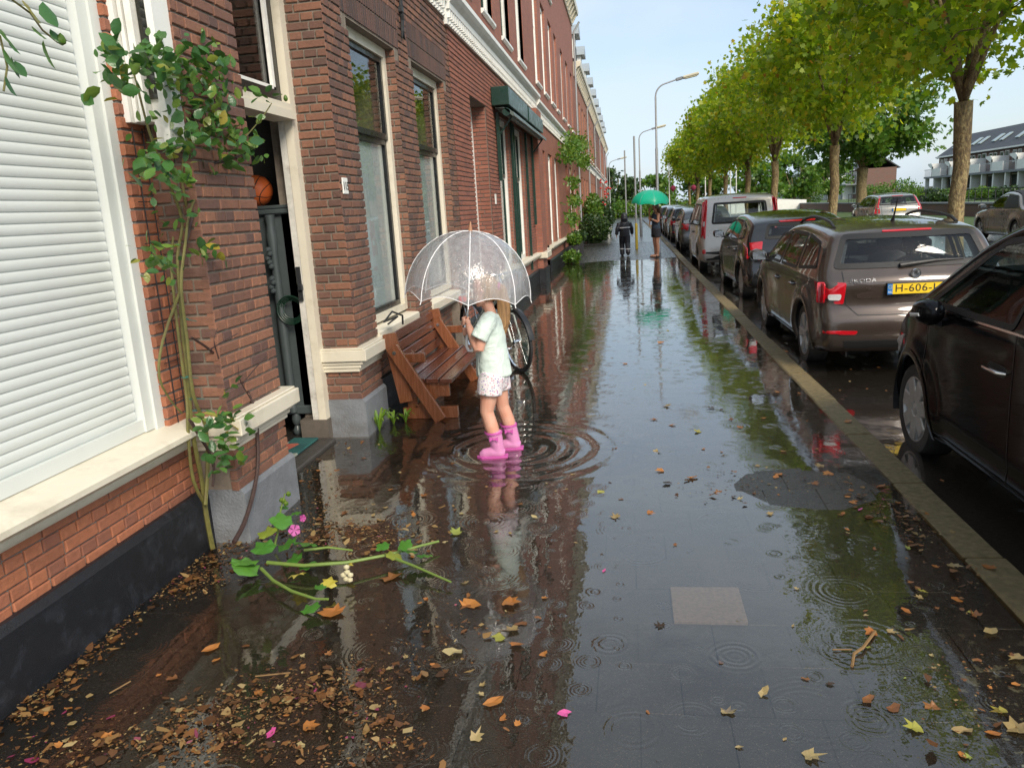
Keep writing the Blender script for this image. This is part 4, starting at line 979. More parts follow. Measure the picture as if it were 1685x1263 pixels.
MB().lathe([(.0001,.83),(.005,.825),(.009,.80),(.016,.775),(.016,.765)],12).build('tip',paint('wooden_tip',(.35,.17,.09),.5,.1,.0002,9),um,local=True,smooth=True)
MB().tube([(0,0,.10),(0,0,-.03),(.015,0,-.06),(.04,0,-.06),(.05,0,-.03)],.011,8).build('handle',M['whitepl'],um,local=True,smooth=True)
hem=[]
for k in range(48):
    th=2*math.pi*k/48+.2; ph=(k%6)/6; rr=.435*(1-.035*math.sin(math.pi*ph)); hem.append((rr*math.cos(th),rr*math.sin(th),.77-.455+.0455*math.sin(math.pi*ph)))
hem.append(hem[0]); MB().tube(hem,.0022,5).build('hem',M['whitepl'],um,local=True,smooth=True)
um.rotation_euler=(math.radians(0),math.radians(6.0),0)
# ---- the woman under the green umbrella
wo=empty('person',(.90,25.0,.028),math.radians(205),'woman in sleeveless navy top and dark shorts under green umbrella','person')
M['navy']=clothmat('navy_cotton',(.035,.055,.085),8,.01); M['charcoal']=clothmat('charcoal_cotton',(.025,.025,.032),9,.01)
b=MB()
b.tube([(0,0,.78),(0,0,.88),(.0,0,1.02),(.01,0,1.18),(0,0,1.30),(-.01,0,1.36)],[.10,.115,.095,.11,.10,.05],18,True,[1.35,1.4,1.25,1.35,1.6,1.4])
b.tube([(-.01,0,1.33),(.01,0,1.42),(.02,0,1.47)],[.05,.048,.05],10); head_tubes(b,(.03,0,1.53),.22)
for s in (-1,1): b.tube([(0,s*.085,.84),(.0,s*.09,.62),(.01,s*.085,.45),(-.015,s*.08,.28),(-.01,s*.08,.06),(.0,s*.08,.03)],[.095,.078,.056,.056,.034,.032],14); b.tube([(-.045,s*.08,.03),(.03,s*.085,.04),(.10,s*.09,.03),(.17,s*.095,.018)],[.028,.036,.032,.016],10,True,[1,1,1.2,1.5])
b.tube([(-.01,.155,1.31),(.02,.20,1.20),(.03,.215,1.06)],[.05,.044,.038],12); b.tube([(.03,.215,1.06),(.10,.16,1.10),(.20,.08,1.17)],[.038,.034,.024],12)
b.tube([(-.01,-.155,1.31),(.03,-.19,1.22),(.06,-.20,1.10)],[.05,.044,.038],12); b.tube([(.06,-.20,1.10),(.12,-.16,1.22),(.16,-.12,1.38)],[.038,.033,.024],12)
grip_hand(b,(.20,.08,1.17),(.235,.03,1.18),1,1.0,1)
b.tube([(.16,-.12,1.38),(.17,-.10,1.43),(.16,-.07,1.46)],[.024,.03,.018],10)
for q in range(4): b.tube([(.17,-.115+.016*q,1.43),(.185,-.10+.016*q,1.47),(.165,-.09+.014*q,1.50)],[.009,.009,.007],6)
b.tube([(.15,-.09,1.42),(.14,-.06,1.46)],[.012,.009],6)
obj('body',remesh(b,.0075,4,'body',M['skin2']),wo,True); head_extras(wo,(.03,0,1.53),.22,M['skin2'])
s_=MB(); s_.tube([(0,0,.86),(0,0,.92),(.0,0,1.03),(.01,0,1.18),(0,0,1.29),(-.01,0,1.345)],[.13,.128,.113,.125,.112,.065],18,True,[1.35,1.35,1.25,1.32,1.42,1.4]); obj('tank_top',remesh(s_,.011,4,'tank_top',M['navy']),wo,True)
s_=MB(); s_.tube([(0,0,.66),(0,0,.78),(0,0,.90)],[.13,.135,.12],18,True,[1.4,1.4,1.35])
for s in (-1,1): s_.tube([(0,s*.085,.84),(.0,s*.095,.60)],[.11,.11],14)
obj('shorts',remesh(s_,.012,4,'shorts',M['charcoal']),wo,True)
s_=MB(); s_.tube([(.0,0,1.46),(.0,0,1.52),(.0,0,1.58),(.01,0,1.635),(.015,0,1.65)],[.088,.098,.098,.07,.03],16,True,[.95]*5)
s_.tube([(-.06,0,1.50),(-.10,.0,1.42),(-.12,0,1.30),(-.13,0,1.18)],[.06,.07,.06,.02],12,True,[1.2,1.5,1.6,1.4]); obj('hair',remesh(s_,.009,3,'hair',M['brown']),wo,True)
for s in (-1,1): MB().extr([(-.08,s*.08-.04),(.05,s*.085-.045),(.18,s*.095-.04),(.2,s*.095),(.18,s*.095+.04),(.05,s*.085+.045),(-.08,s*.08+.04)],'z',-.004,.012).tube([(.06,s*.087-.05,.02),(.07,s*.087,.065),(.06,s*.087+.05,.02)],.012,6).build('sandal',M['black'],wo,local=True)
MB().lathe([(.030,-.012),(.034,-.012),(.034,.012),(.030,.012)],14,(.165,.11,1.145),'x',closed=True).build('wristband',M['white'],wo,local=True)
ug=Matrix.Rotation(math.radians(205),4,'Z') @ Vector((.235,.03,0))
gu=empty('umbrella',(.90+ug.x,25.0+ug.y,.95),0,'bright green umbrella held by the woman on the pavement','umbrella')
M['ugreen']=clothmat('green_nylon',(.0,.42,.25),5,.004,.45)
umbrella(gu,.59,.42,M['ugreen'],M['galv'],8,.06,1.0,1.12)
MB().tube([(0,0,.06),(0,0,1.13)],.008,8).build('shaft',paint('wood_shaft',(.45,.22,.07),.4,.1,.0003,9),gu,local=True); MB().lathe([(1e-4,1.18),(.006,1.17),(.008,1.11)],10).build('tip',M['black'],gu,local=True)
MB().tube([(0,0,.30),(0,0,.08),(.02,0,.03),(.05,0,.03),(.06,0,.06)],.016,8).build('handle',paint('wood_grip',(.4,.18,.06),.4,.1,.0003,9),gu,local=True,smooth=True)
gu.rotation_euler=(math.radians(4),math.radians(3),0)
# ---- the hooded walker
kd=empty('person',(-.07,26.0,.03),math.radians(95),'hooded child in black rain suit with reflective stripes walking away','person')
M['rain']=clothmat('black_rain_fabric',(.018,.020,.028),10,.02,.4)
b=MB()
b.tube([(0,0,.62),(0,0,.72),(0,0,.85),(.01,0,1.0),(0,0,1.08),(-.01,0,1.13)],[.12,.13,.125,.125,.105,.07],18,True,[1.3,1.3,1.3,1.4,1.6,1.5])
b.tube([(-.01,0,1.10),(-.02,0,1.18),(.0,0,1.26),(.01,0,1.34),(.02,0,1.375)],[.085,.12,.125,.10,.04],16,True,[1.1,.95,.9,.9,.9])
b.tube([(0,.08,.66),(.10,.085,.40),(.08,.085,.20),(.06,.085,.06)],[.105,.088,.078,.075],14); b.tube([(0,-.08,.66),(-.02,-.085,.40),(-.12,-.085,.22),(-.17,-.085,.09)],[.105,.088,.078,.075],14)
b.tube([(0,.16,1.06),(-.04,.235,.88),(-.02,.26,.70)],[.07,.066,.056],12); b.tube([(0,-.16,1.06),(.04,-.235,.88),(.12,-.25,.70)],[.07,.066,.056],12)
obj('rain_suit',remesh(b,.012,4,'rain_suit',M['rain']),kd,True)
b=MB()
b.tube([(-.01,0,1.0),(0,0,1.08)],[.05,.05],10); head_tubes(b,(.03,0,1.225),.20)
for (x,y,z) in ((-.02,.262,.68),(.125,-.252,.68)):
    b.tube([(x,y,z+.03),(x+.01,y,z-.02),(x+.015,y,z-.05)],[.026,.03,.022],10,True,[.6,.6,.6])
    for q in range(4): b.tube([(x+.035-.018*q,y,z-.04),(x+.042-.018*q,y,z-.075),(x+.036-.018*q,y+(-.012 if y>0 else .012),z-.10+.004*abs(q-1))],[.009,.008,.006],6)
    b.tube([(x+.035,y,z-.01),(x+.05,y,z-.05)],[.01,.007],6)
obj('body',remesh(b,.006,3,'body',M['skin']),kd,True); head_extras(kd,(.03,0,1.225),.20,M['skin'])
M['refl']=paint('reflective_tape',(.75,.76,.78),.35,.1,.0003,9)
MB().lathe([(.136,.90),(.140,.90),(.140,.935),(.136,.935)],24,(0,0,0)).build('reflective_stripe',M['refl'],kd,local=True)
for v_ in kd.children[-1].data.vertices: v_.co.y*=1.34
for (x,y,z) in ((.085,.085,.24),(-.115,-.085,.235)): MB().lathe([(.083,-.014),(.086,-.014),(.086,.014),(.083,.014)],18,(x,y,z),closed=True).build('ankle_stripe',M['refl'],kd,local=True)
for (x,y,z) in ((.06,.085,-.01),(-.17,-.085,.02)):
    s_=MB(); s_.tube([(x-.05,y,z+.04),(x,y,z+.055),(x+.08,y,z+.045),(x+.14,y,z+.03)],[.035,.045,.042,.022],12); obj('shoe',remesh(s_,.008,2,'shoe',M['black']),kd,True)
# ------------------------------------------------------------------ lamp posts
def lamp_post(x,y,H,label,arm=1.15):
    r=empty('street_lamp',(x,y,0),0,label,'street lamp','street lamps along the kerb')
    MB().lathe([(.075,0),(.075,.9),(.05,1.0),(.045,H*.62),(.034,H*.63),(.030,H-.45)],16).build('pole',M['galv'],r,local=True,smooth=True)
    P=[(0,0,H-.5)]+[(.38*(1-math.cos(a)),0,H-.45+.38*math.sin(a)) for a in np.linspace(.1,1.25,7)]+[(arm*.62,0,H+.03)]
    MB().tube(P,.024,10).build('arm',M['galv'],r,local=True,smooth=True)
    MB().obox((arm*.56,0,H+.01),(arm*.74,0,H+.055),.10,.09,(0,0,1),.012).build('bracket',paint('lamp_grey',(.20,.22,.24),.5,.1,.0004,9),r,local=True)
    hd_=MB().obox((arm*.74,0,H+.055),(arm*1.18,0,H+.15),.20,.085,(0,0,1),.025).build('lamp_head',paint('lamp_cream',(.55,.52,.40),.45,.1,.0004,9),r,local=True)
    MB().obox((arm*.80,0,H+.02),(arm*1.14,0,H+.09),.15,.03,(0,0,1),.01).build('diffuser',paint('lamp_lens',(.70,.66,.48),.2,.1,.0002,9),hd_,local=True)
    return r
lamp_post(1.03,26.7,5.42,'tall grey street lamp beside the woman with green umbrella')
lamp_post(.75,42.0,5.3,'grey street lamp further along the pavement past the walker')
lamp_post(-1.2,62,5.0,'distant street lamp before the conifer')
for (x,y,h,lab) in ((.35,29.5,4.0,'thin grey signpost with yellow foot on the pavement'),(-.0,40.,4.2,'thin grey pole beyond the walking child')):
    r=empty('sign_post',(x,y,.03),0,lab,'post'); MB().lathe([(.035,.0),(.035,h),(.0,h+.02)],10).build('pole',M['galv'],r,local=True); MB().lathe([(.05,0),(.05,.9),(.036,.95)],10).build('sleeve',paint('yellow_sleeve_%d'%int(y),(.55,.42,.05),.5,.2,.0004,9),r,local=True)
# ------------------------------------------------------------------ cars
def carpaint(name,c,metal=.5,rough=.28,coat=1.0):
    t=NT(name); p=t.objco()
    v=t.n('ShaderNodeTexVoronoi'); v.inputs['Scale'].default_value=95; t.set(v.inputs['Vector'],p)
    drop=t.mr(v.outputs['Distance'],.05,.30,1,0); gate=t.mr(t.noise(30,2,.5,p),.48,.6)
    n=t.noise(3,5,.6,p); cc=t.mix(t.mr(n,.5,.8,0,.35),c,tuple(x*1.5+.004 for x in c))
    nr=t.bump(t.math('MULTIPLY',drop,gate),.0007,.4)
    return t.done(t.bsdf(cc,t.mr(n,.3,.8,rough-.06,rough+.12),metal,nr,Coat_Weight=coat,Coat_Roughness=.04,Specular_IOR_Level=.5 if metal>.2 else .05))
M['cglass']=glassmat('wet_car_glass',(.80,.86,.84),.0,1.6,True)
M['cglassd']=glassmat('dark_car_glass',(.16,.19,.19),.0,1.7,True)
M['tail']=None
t=NT('red_tail_lens'); n=t.noise(120,2,.5,t.objco()); M['tail']=t.done(t.bsdf(t.mix(t.mr(n,.4,.6,0,.3),(.50,.008,.016),(.25,.004,.01)),.12,0,None,Coat_Weight=1.0))
M['lens']=paint('clear_lens',(.62,.62,.62),.12,.2,.001,60,local=True)
M['trim']=paint('black_plastic',(.014,.014,.015),.45,.2,.0008,60,local=True)
M['frit']=paint('black_frit',(.006,.006,.007),.55,.1,.0001,60,local=True)
M['seat']=paint('seat_cloth',(.05,.052,.058),.9,.2,.001,60,local=True)
M['yplate']=paint('yellow_plate',(.78,.52,.015),.35,.06,.0002,20,local=True)
M['blueband']=paint('blue_plate_band',(.02,.16,.45),.4,.05,.0002,20,local=True)
M['alloy']=paint('silver_alloy',(.45,.46,.47),.35,.15,.0003,20,metal=.6,local=True)
def smooth_poly(pts, n, closed=True):
    P=np.array(pts,float); m=len(P)
    # centripetal-ish Catmull-Rom with slight corner rounding
    out=[]
    seg=np.linalg.norm(np.roll(P,-1,0)-P,axis=1); tot=seg.sum()
    for i in range(m):
        p0,p1,p2,p3=P[(i-1)%m],P[i],P[(i+1)%m],P[(i+2)%m]
        k=max(2,int(round(n*seg[i]/tot)))
        a0=seg[(i-1)%m];a1=seg[i];a2=seg[(i+1)%m]
        m1=((p2-p1)/a1*a0+(p1-p0)/a0*a1)/(a0+a1)*a1; m2=((p3-p2)/a2*a1+(p2-p1)/a1*a2)/(a1+a2)*a1
        for q in range(k):
            u=q/k; h00=2*u**3-3*u**2+1;h10=u**3-2*u**2+u;h01=-2*u**3+3*u**2;h11=u**3-u**2
            out.append(h00*p1+h10*m1+h01*p2+h11*m2)
    return np.array(out)
def roundpoly(P, r=.04, k=4):
    P=[np.array(p,float) for p in P]; out=[]; m=len(P)
    for i in range(m):
        a,b,c=P[i-1],P[i],P[(i+1)%m]; u=(a-b);v=(c-b); lu,lv=np.linalg.norm(u),np.linalg.norm(v); rr=min(r,lu*.45,lv*.45)
        p,q=b+u/lu*rr,b+v/lv*rr
        for s in np.linspace(0,1,k): out.append((1-s)**2*p+2*s*(1-s)*b+s*s*q)
    # densify long edges
    res=[]
    for i in range(len(out)):
        a,b=out[i],out[(i+1)%len(out)]; d=np.linalg.norm(b-a); n=max(1,int(d/.12))
        for s in range(n): res.append(a+(b-a)*s/n)
    return res
def inpoly(P, x, y):
    c=False; n=len(P); j=n-1
    for i in range(n):
        if (P[i][1]>y)!=(P[j][1]>y) and x<(P[j][0]-P[i][0])*(y-P[i][1])/(P[j][1]-P[i][1])+P[i][0]: c=not c
        j=i
    return c
def shrink(P, d):
    c=np.mean(P,axis=0); out=[]
    n=len(P)
    for i in range(n):
        a=np.array(P[i-1]);b=np.array(P[(i+1)%n]); t=b-a; t/=max(np.linalg.norm(t),1e-9); nr=np.array([-t[1],t[0]])
        if np.dot(nr,c-P[i])<0: nr=-nr
        out.append(np.array(P[i])+nr*d)
    return out
WHEELS={}
def wheel_mesh(R,style):
    key=(R,style)
    if key in WHEELS: return WHEELS[key]
    tw=.19
    ty=MB().lathe([(R*.66,-tw*.42),(R*.72,-tw*.5),(R*.93,-tw*.5),(R*.985,-tw*.38),(R,-tw*.2),(R,tw*.2),(R*.985,tw*.38),(R*.93,tw*.5),(R*.72,tw*.5),(R*.66,tw*.42)],44,(0,0,0),'x').mesh('tyre',M['rubber'],True)
    r=MB().lathe([(R*.70,-tw*.49),(R*.665,-tw*.49),(R*.62,-tw*.30),(R*.60,tw*.3),(R*.70,tw*.45)],40,(0,0,0),'x')
    n=5 if style!='cap' else 7
    for k in range(n):
        a=2*math.pi*k/n
        for da in ((-.16,.16) if style=='alloy' else (0,)):
            c,s=math.cos(a+da),math.sin(a+da); wi=.045 if style=='alloy' else .105
            c0,s0=math.cos(a+da*.3),math.sin(a+da*.3)
            r.obox((-tw*.40,R*.14*c0,R*.14*s0),(-tw*.44,R*.655*c,R*.655*s),wi*R/.3,.035,(1,0,0),.008)
    r.lathe([(1e-4,-tw*.50),(R*.10,-tw*.50),(R*.16,-tw*.44),(R*.17,-tw*.2)],20,(0,0,0),'x')
    rm=r.mesh('rim',M['alloy'],True)
    dk=MB().lathe([(1e-4,-tw*.12),(R*.62,-tw*.12)],28,(0,0,0),'x').mesh('brake_disc',M['trim'])
    WHEELS[key]=(ty,rm,dk); return WHEELS[key]
def seat_mesh(z0):
    b=MB(); b.tube([(0,0,z0),(0,-.05,z0+.3),(0,-.1,z0+.58),(0,-.105,z0+.62)],[.22,.24,.20,.12],12,True,[.35,.32,.3,.3])
    b.tube([(-.13,-.12,z0+.74),(0,-.125,z0+.75),(.13,-.12,z0+.74)],[.05,.085,.05],10); b.tube([(.05,-.11,z0+.6),(.05,-.12,z0+.72)],.008,6).tube([(-.05,-.11,z0+.6),(-.05,-.12,z0+.72)],.008,6)
    return b
def make_car(name,label,cat,loc,rz_,sp):
    root=empty(name,loc,rz_,label,cat,sp.get('group'))
    hw=sp['W']/2; L=sp['L']; zb=sp.get('zb',.93); tk=sp.get('tumble',.40)
    prof=smooth_poly(sp['prof'],sp.get('n',150)); N=len(prof)
    yF=max(p[0] for p in prof); yR=min(p[0] for p in prof)
    pf,pr=sp.get('pf',.16),sp.get('pr',.07)
    def S(y,z):
        a=np.clip((y-(yF-1.15))/1.15,0,1)**2.4*pf; b_=np.clip(((yR+1.1)-y)/1.1,0,1)**2.6*pr
        x=hw*(1-a-b_); x-=tk*max(0,z-zb)**1.12
        x-=.09*(max(0,.45-z)/.3)**2; x-=.03*max(0,z-.72)*(1 if z<zb else 0)+(.03*(zb-.72) if z>=zb else 0)
        for yw in sp['wheels']: x+=.018*math.exp(-((math.hypot(y-yw,z-.32)-sp['R']-.08)/.09)**2)*(1 if z<.85 else 0)
        return x
    tang=np.roll(prof,-1,0)-np.roll(prof,1,0); tang/=np.linalg.norm(tang,axis=1)[:,None]
    # outline runs front-bottom -> over the roof -> rear -> back under; inward normal:
    nI=np.stack([tang[:,1],-tang[:,0]],1); cen=np.array([0,.6])
    if np.mean(np.sum(nI*(cen-prof),1))<0: nI=-nI
    r=sp.get('r',.075); bow_e=sp.get('bow',.07)
    def bow(i):
        return bow_e if abs(nI[i][0])>.75 else (.045 if prof[i][1]>.5 else .0)
    bows=np.array([bow(i) for i in range(N)])
    for _ in range(6): bows=(np.roll(bows,1)+bows+np.roll(bows,-1))/3
    J,K,SV=12,6,22
    def top_pt(i,x,we):
        fr_=x/we; return prof[i]+nI[i]*(bows[i]*fr_*fr_)
    rows=[]; meta=[]
    for i in range(N):
        we=S(*prof[i]); row=[]; mt=[]
        for j in range(J+1):
            x=(we-r)*j/J; p=top_pt(i,x,we); row.append((x,p[0],p[1])); mt.append(0)
        p0=top_pt(i,we-r,we)
        for k in range(1,K+1):
            th=math.pi/2*k/K; p=p0+nI[i]*(r*(1-math.cos(th))+.012*k/K); xs_=S(*p)-r+r*math.sin(th); xs_=min(xs_,we-r+r*math.sin(th)+.03)
            row.append((xs_,p[0],p[1])); mt.append(1)
        pe=p0+nI[i]*(r+.012); q=np.array([min(max(prof[i][0],yR+.55),yF-.55),.60])
        for k in range(1,SV+1):
            p=pe+(q-pe)*k/SV; row.append((S(*p),p[0],p[1])); mt.append(2)
        rows.append(row); meta.append(mt)
    nr=len(rows[0])
    sidepolys=[roundpoly(P,.05) for P in sp['side_windows']]
    rearpoly=roundpoly(sp['rear_window'],.06) if sp.get('rear_window') else None
    frontpoly=roundpoly(sp['windscreen'],.06) if sp.get('windscreen') else None
    sh_s=[shrink(P,.028) for P in sidepolys]; sh_r=shrink(rearpoly,.035) if rearpoly else None; sh_f=shrink(frontpoly,.04) if frontpoly else None
    b=MB(); b.v=[tuple(p) for row in rows for p in row]+[(-p[0],p[1],p[2]) for row in rows for p in row]
    off=N*nr; Ra=sp['R']+.055; inner=MB(); keepI=[]
    for i in range(N):
        i2=(i+1)%N
        for j in range(nr-1):
            ids=(i*nr+j,i*nr+j+1,i2*nr+j+1,i2*nr+j)
            c=np.mean([b.v[q] for q in ids],axis=0); x,y,z=c
            if any((y-yw)**2+(z-sp['R'])**2<Ra*Ra for yw in sp['wheels']) and x>hw-.32 and z<.95: continue
            mt=meta[i][j+1]
            if mt==2 and z>zb-.15 and any(inpoly(P,y,z) for P in sh_s): continue
            if mt==0 and sh_r and y<yR+1.3 and z>.6 and nI[i][0]>.25 and inpoly(sh_r,x,z): continue
            if mt==0 and sh_f and y>0-.2 and z>.8 and nI[i][1]<-.2 and prof[i][1]>.9 and inpoly(sh_f,x,z): continue
            b.f.append(ids); b.f.append(tuple(off+q for q in ids[::-1]))
            if z>zb-.25 and not sp.get('open'): keepI.append(ids)
    body=b.build('body',sp['paint'],root,local=True,smooth='full',fix=True)
    # inner lining
    if sp.get('interior',True):
        for ids in keepI:
            for sgn in (1,-1):
                inner.add([(sgn*max(b.v[q][0]-.035,0),b.v[q][1]*.975,b.v[q][2]-.03) for q in ids],[(0,1,2,3)])
        inner.build('headlining',M['seat'],root,local=True,fix=False)
        MB().box(-hw+.12,hw-.12,yR+.45,yF-.8,.30,.34).build('cabin_floor',M['seat'],root,local=True)
        for (sx,sy) in sp.get('seats',((-.36,.05),(.36,.05),(-.36,-.85),(.36,-.85))):
            o=seat_mesh(.42).build('seat',M['seat'],root,local=True,smooth='full'); o.location=(sx,sy,0)
        MB().cbox(-hw+.16,hw-.16,.75,1.15,.72,.93,.06).build('dashboard',M['trim'],root,local=True)
        a=math.radians(62); sw=MB().lathe([(.18+.014*math.cos(q),.014*math.sin(q)) for q in np.linspace(0,2*math.pi,8)[:-1]],26,(0,0,0),'y',closed=True).obox((-.17,0,0),(.17,0,0),.05,.02).obox((0,0,0),(0,0,-.17),.04,.02,(0,1,0))
        o=sw.build('steering_wheel',M['trim'],root,local=True,smooth=True); o.location=(-.36,.66,.93); o.rotation_euler=(-.45,0,0)
    def fside(sgn): return lambda y,z,o: (sgn*(S(y,z)+o),y,z)
    zr=np.array([p[1] for p in prof])
    def endmap(rear):
        idx=[i for i in range(N) if (nI[i][0]>.15 if rear else nI[i][0]<-.15) and prof[i][1]>.24 and (prof[i][0]<yR+1.4 if rear else prof[i][0]>-.6)]
        idx.sort(key=lambda i: prof[i][1]); Z=np.array([prof[i][1] for i in idx]); Yv=np.array([prof[i][0] for i in idx]); NX=np.array([nI[i][0] for i in idx]); NZ=np.array([nI[i][1] for i in idx]); BW=np.array([bows[i] for i in idx])
        def f(x,z,o):
            z0=z
            for _ in range(3):
                y=np.interp(z0,Z,Yv); nx=np.interp(z0,Z,NX); nz=np.interp(z0,Z,NZ); bw=np.interp(z0,Z,BW); we=S(y,z0); ax=min(abs(x),we-.001)
                fr_=min(ax,we-r)/we; d=bw*fr_*fr_
                if ax>we-r: s=(ax-(we-r))/r; d+=r*(1-math.sqrt(max(0,1-s*s)))
                z0=z-nz*d
            return (x,y+nx*(d-o),z-nz*o)
        return f
    FR,FF=endmap(True),endmap(False)
    def patch(P,f,o,name,mat,parent,rings=(1,.75,.5,.25),skirt=.012):
        P=[np.array(q) for q in P]; c=np.mean(P,axis=0); n=len(P); vs=[];fs=[]
        vs+=[f(q[0],q[1],o-skirt) for q in P]
        for s in rings: vs+=[f(*(c+(q-c)*s),o) for q in P]
        for k in range(len(rings)):
            for i in range(n): i2=(i+1)%n; fs.append((k*n+i,k*n+i2,(k+1)*n+i2,(k+1)*n+i))
        vs.append(f(c[0],c[1],o)); m=len(vs)-1; k=len(rings)
        fs+=[(k*n+i,k*n+(i+1)%n,m) for i in range(n)]
        return MB().add(vs,fs).build(name,mat,parent,local=True,smooth=True)
    def ringpatch(P,d,f,o,name,mat,parent):
        Q=shrink(P,d); n=len(P); vs=[f(q[0],q[1],o) for q in P]+[f(q[0],q[1],o) for q in Q]; 
        return MB().add(vs,[(i,(i+1)%n,n+(i+1)%n,n+i) for i in range(n)]).build(name,mat,parent,local=True,smooth='full')
    gm=sp.get('glass',M['cglass'])
    for P in sidepolys:
        for sgn in (-1,1):
            w=patch(P,fside(sgn),.002,'side_window',gm,root,skirt=.004); ringpatch(P,.034,fside(sgn),.0045,'window_trim',M['frit'],w)
    if rearpoly: w=patch(rearpoly,FR,.003,'rear_window',gm,root,skirt=.004); ringpatch(rearpoly,.05,FR,.006,'window_trim',M['frit'],w)
    if frontpoly: w=patch(frontpoly,FF,.003,'windscreen',gm,root,skirt=.004); ringpatch(frontpoly,.05,FF,.006,'window_trim',M['frit'],w)
    ty,rm,dk=wheel_mesh(sp['R'],sp.get('wheel','alloy'))
    for yw in sp['wheels']:
        for sgn in (-1,1):
            xw=S(yw,.55)-.125
            w=obj('wheel',ty,root,True,(sgn*xw,yw,sp['R']),(random.uniform(0,6),0,0 if sgn<0 else math.pi)); obj('rim',rm,w,True); obj('brake_disc',dk,w,True)
            # arch lining and lip
            A=np.linspace(-.25,math.pi+.25,26); m=MB().grid([[(sgn*xx,yw+Ra*math.cos(a),sp['R']+Ra*math.sin(a)) for a in A] for xx in (hw-.36,S(yw,.5)-.012)])
            m.box(*(sorted((sgn*(hw-.37),sgn*(hw-.355)))),yw-Ra,yw+Ra,.12,sp['R']+Ra).build('wheel_arch',M['trim'],root,local=True)
            lip=[]
            for rr,oo in ((Ra-.012,-.03),(Ra-.008,.002),(Ra+.012,.010),(Ra+.045,.004)):
                lip.append([fside(sgn)(yw+rr*math.cos(a),max(sp['R']+rr*math.sin(a),.16),oo) for a in A])
            MB().grid(lip).build('arch_lip',sp.get('lip',sp['paint']),root,local=True,smooth='full')
    def line(P,f,o,w,name,mat,parent):
        P=[np.array(q,float) for q in P]; vs=[];n=len(P)
        for i in range(n):
            d=P[min(i+1,n-1)]-P[max(i-1,0)]; d/=np.linalg.norm(d); nn=np.array([-d[1],d[0]])*w/2
            vs.append(f(*(P[i]+nn),o)); vs.append(f(*(P[i]-nn),o))
        return MB().add(vs,[(2*i,2*i+1,2*i+3,2*i+2) for i in range(n-1)]).build(name,mat,parent,local=True)
    def dens(P,n=10):
        o=[]
        for a,c in zip(P,P[1:]): o+=[(a[0]+(c[0]-a[0])*k/n,a[1]+(c[1]-a[1])*k/n) for k in range(n)]
        return o+[P[-1]]
    for P in sp.get('seams',[]):
        for sgn in (-1,1): line(dens(P),fside(sgn),.0025,.007,'panel_gap',M['frit'],root)
    for P in sp.get('rear_seams',[]): line(dens(P),FR,.003,.008,'panel_gap',M['frit'],root)
    for (y,z) in sp.get('handles',[]):
        for sgn in (-1,1):
            patch(roundpoly([(y-.10,z-.03),(y+.10,z-.03),(y+.10,z+.03),(y-.10,z+.03)],.025),fside(sgn),.001,'handle_recess',M['frit'],root,skirt=.003)
            x=S(y,z)+.028; MB().tube([(sgn*(x-.03),y+.10,z),(sgn*x,y+.075,z+.002),(sgn*x,y-.075,z),(sgn*(x-.03),y-.10,z-.002)],[.011,.014,.014,.011],8,True,[.7]*4).build('door_handle',sp.get('handle_mat',sp['paint']),root,local=True,smooth=True)
    if sp.get('mirror') and sp.get('folded'):
        y,z=sp['mirror']
        for sgn in (-1,1):
            x=S(y,z); m=MB(); m.tube([(sgn*(x+.055),y+.10,z+.025),(sgn*(x+.085),y+.075,z+.04),(sgn*(x+.10),y-.0,z+.05),(sgn*(x+.095),y-.09,z+.05),(sgn*(x+.08),y-.135,z+.045),(sgn*(x+.07),y-.15,z+.04)],[.03,.062,.078,.075,.05,.01],16,True,[1.0,.95,.95,1,1,1])
            mo=m.build('mirror',sp['paint'],root,local=True,smooth='full')
            MB().obox((sgn*(x-.02),y+.05,z-.04),(sgn*(x+.08),y+.04,z-.01),.08,.035,(0,0,1)).build('mirror_arm',M['trim'],mo,local=True)
            MB().tube([(sgn*(x+.163),y+.055,z+.030),(sgn*(x+.176),y-.02,z+.032),(sgn*(x+.166),y-.10,z+.045)],[.006,.013,.010],8).build('indicator',M['lens'],mo,local=True,smooth=True)
    elif sp.get('mirror'):
        y,z=sp['mirror']
        for sgn in (-1,1):
            x=S(y,z)
            m=MB(); m.tube([(sgn*(x+.035),y-.03,z+.03),(sgn*(x+.075),y-.01,z+.045),(sgn*(x+.15),y+.0,z+.05),(sgn*(x+.205),y-.02,z+.045),(sgn*(x+.225),y-.03,z+.04)],[.045,.075,.08,.062,.02],14,True,[.8,.85,.95,1.0,1.0])
            mo=m.build('mirror',sp.get('mirror_mat',sp['paint']),root,local=True,smooth='full')
            MB().obox((sgn*(x-.02),y-.01,z-.035),(sgn*(x+.09),y-.005,z+.0),.07,.03,(0,0,1)).build('mirror_arm',M['trim'],mo,local=True)
            MB().extr([(sgn*(x+.045),z-.015),(sgn*(x+.20),z-.005),(sgn*(x+.205),z+.085),(sgn*(x+.06),z+.10)],'y',y-.088,y-.080).build('mirror_glass',M['chrome'],mo,local=True)
            if sp.get('indicator'): MB().tube([(sgn*(x+.10),y+.074,z+.035),(sgn*(x+.17),y+.066,z+.045),(sgn*(x+.222),y+.015,z+.058)],[.009,.012,.008],6).build('indicator',M['lens'],mo,local=True)
    for (P,mat,o,nm) in sp.get('rear_patches',[]):
        for sgn in (-1,1):
            patch(roundpoly([(sgn*a,c) for a,c in P],.02),FR,o,nm,mat,root)
    for (P,mat,o,nm) in sp.get('rear_center',[]): patch(roundpoly(P,.015),FR,o,nm,mat,root)
    for (P,mat,o,nm) in sp.get('side_patches',[]):
        for sgn in (-1,1): patch(roundpoly(P,.02),fside(sgn),o,nm,mat,root)
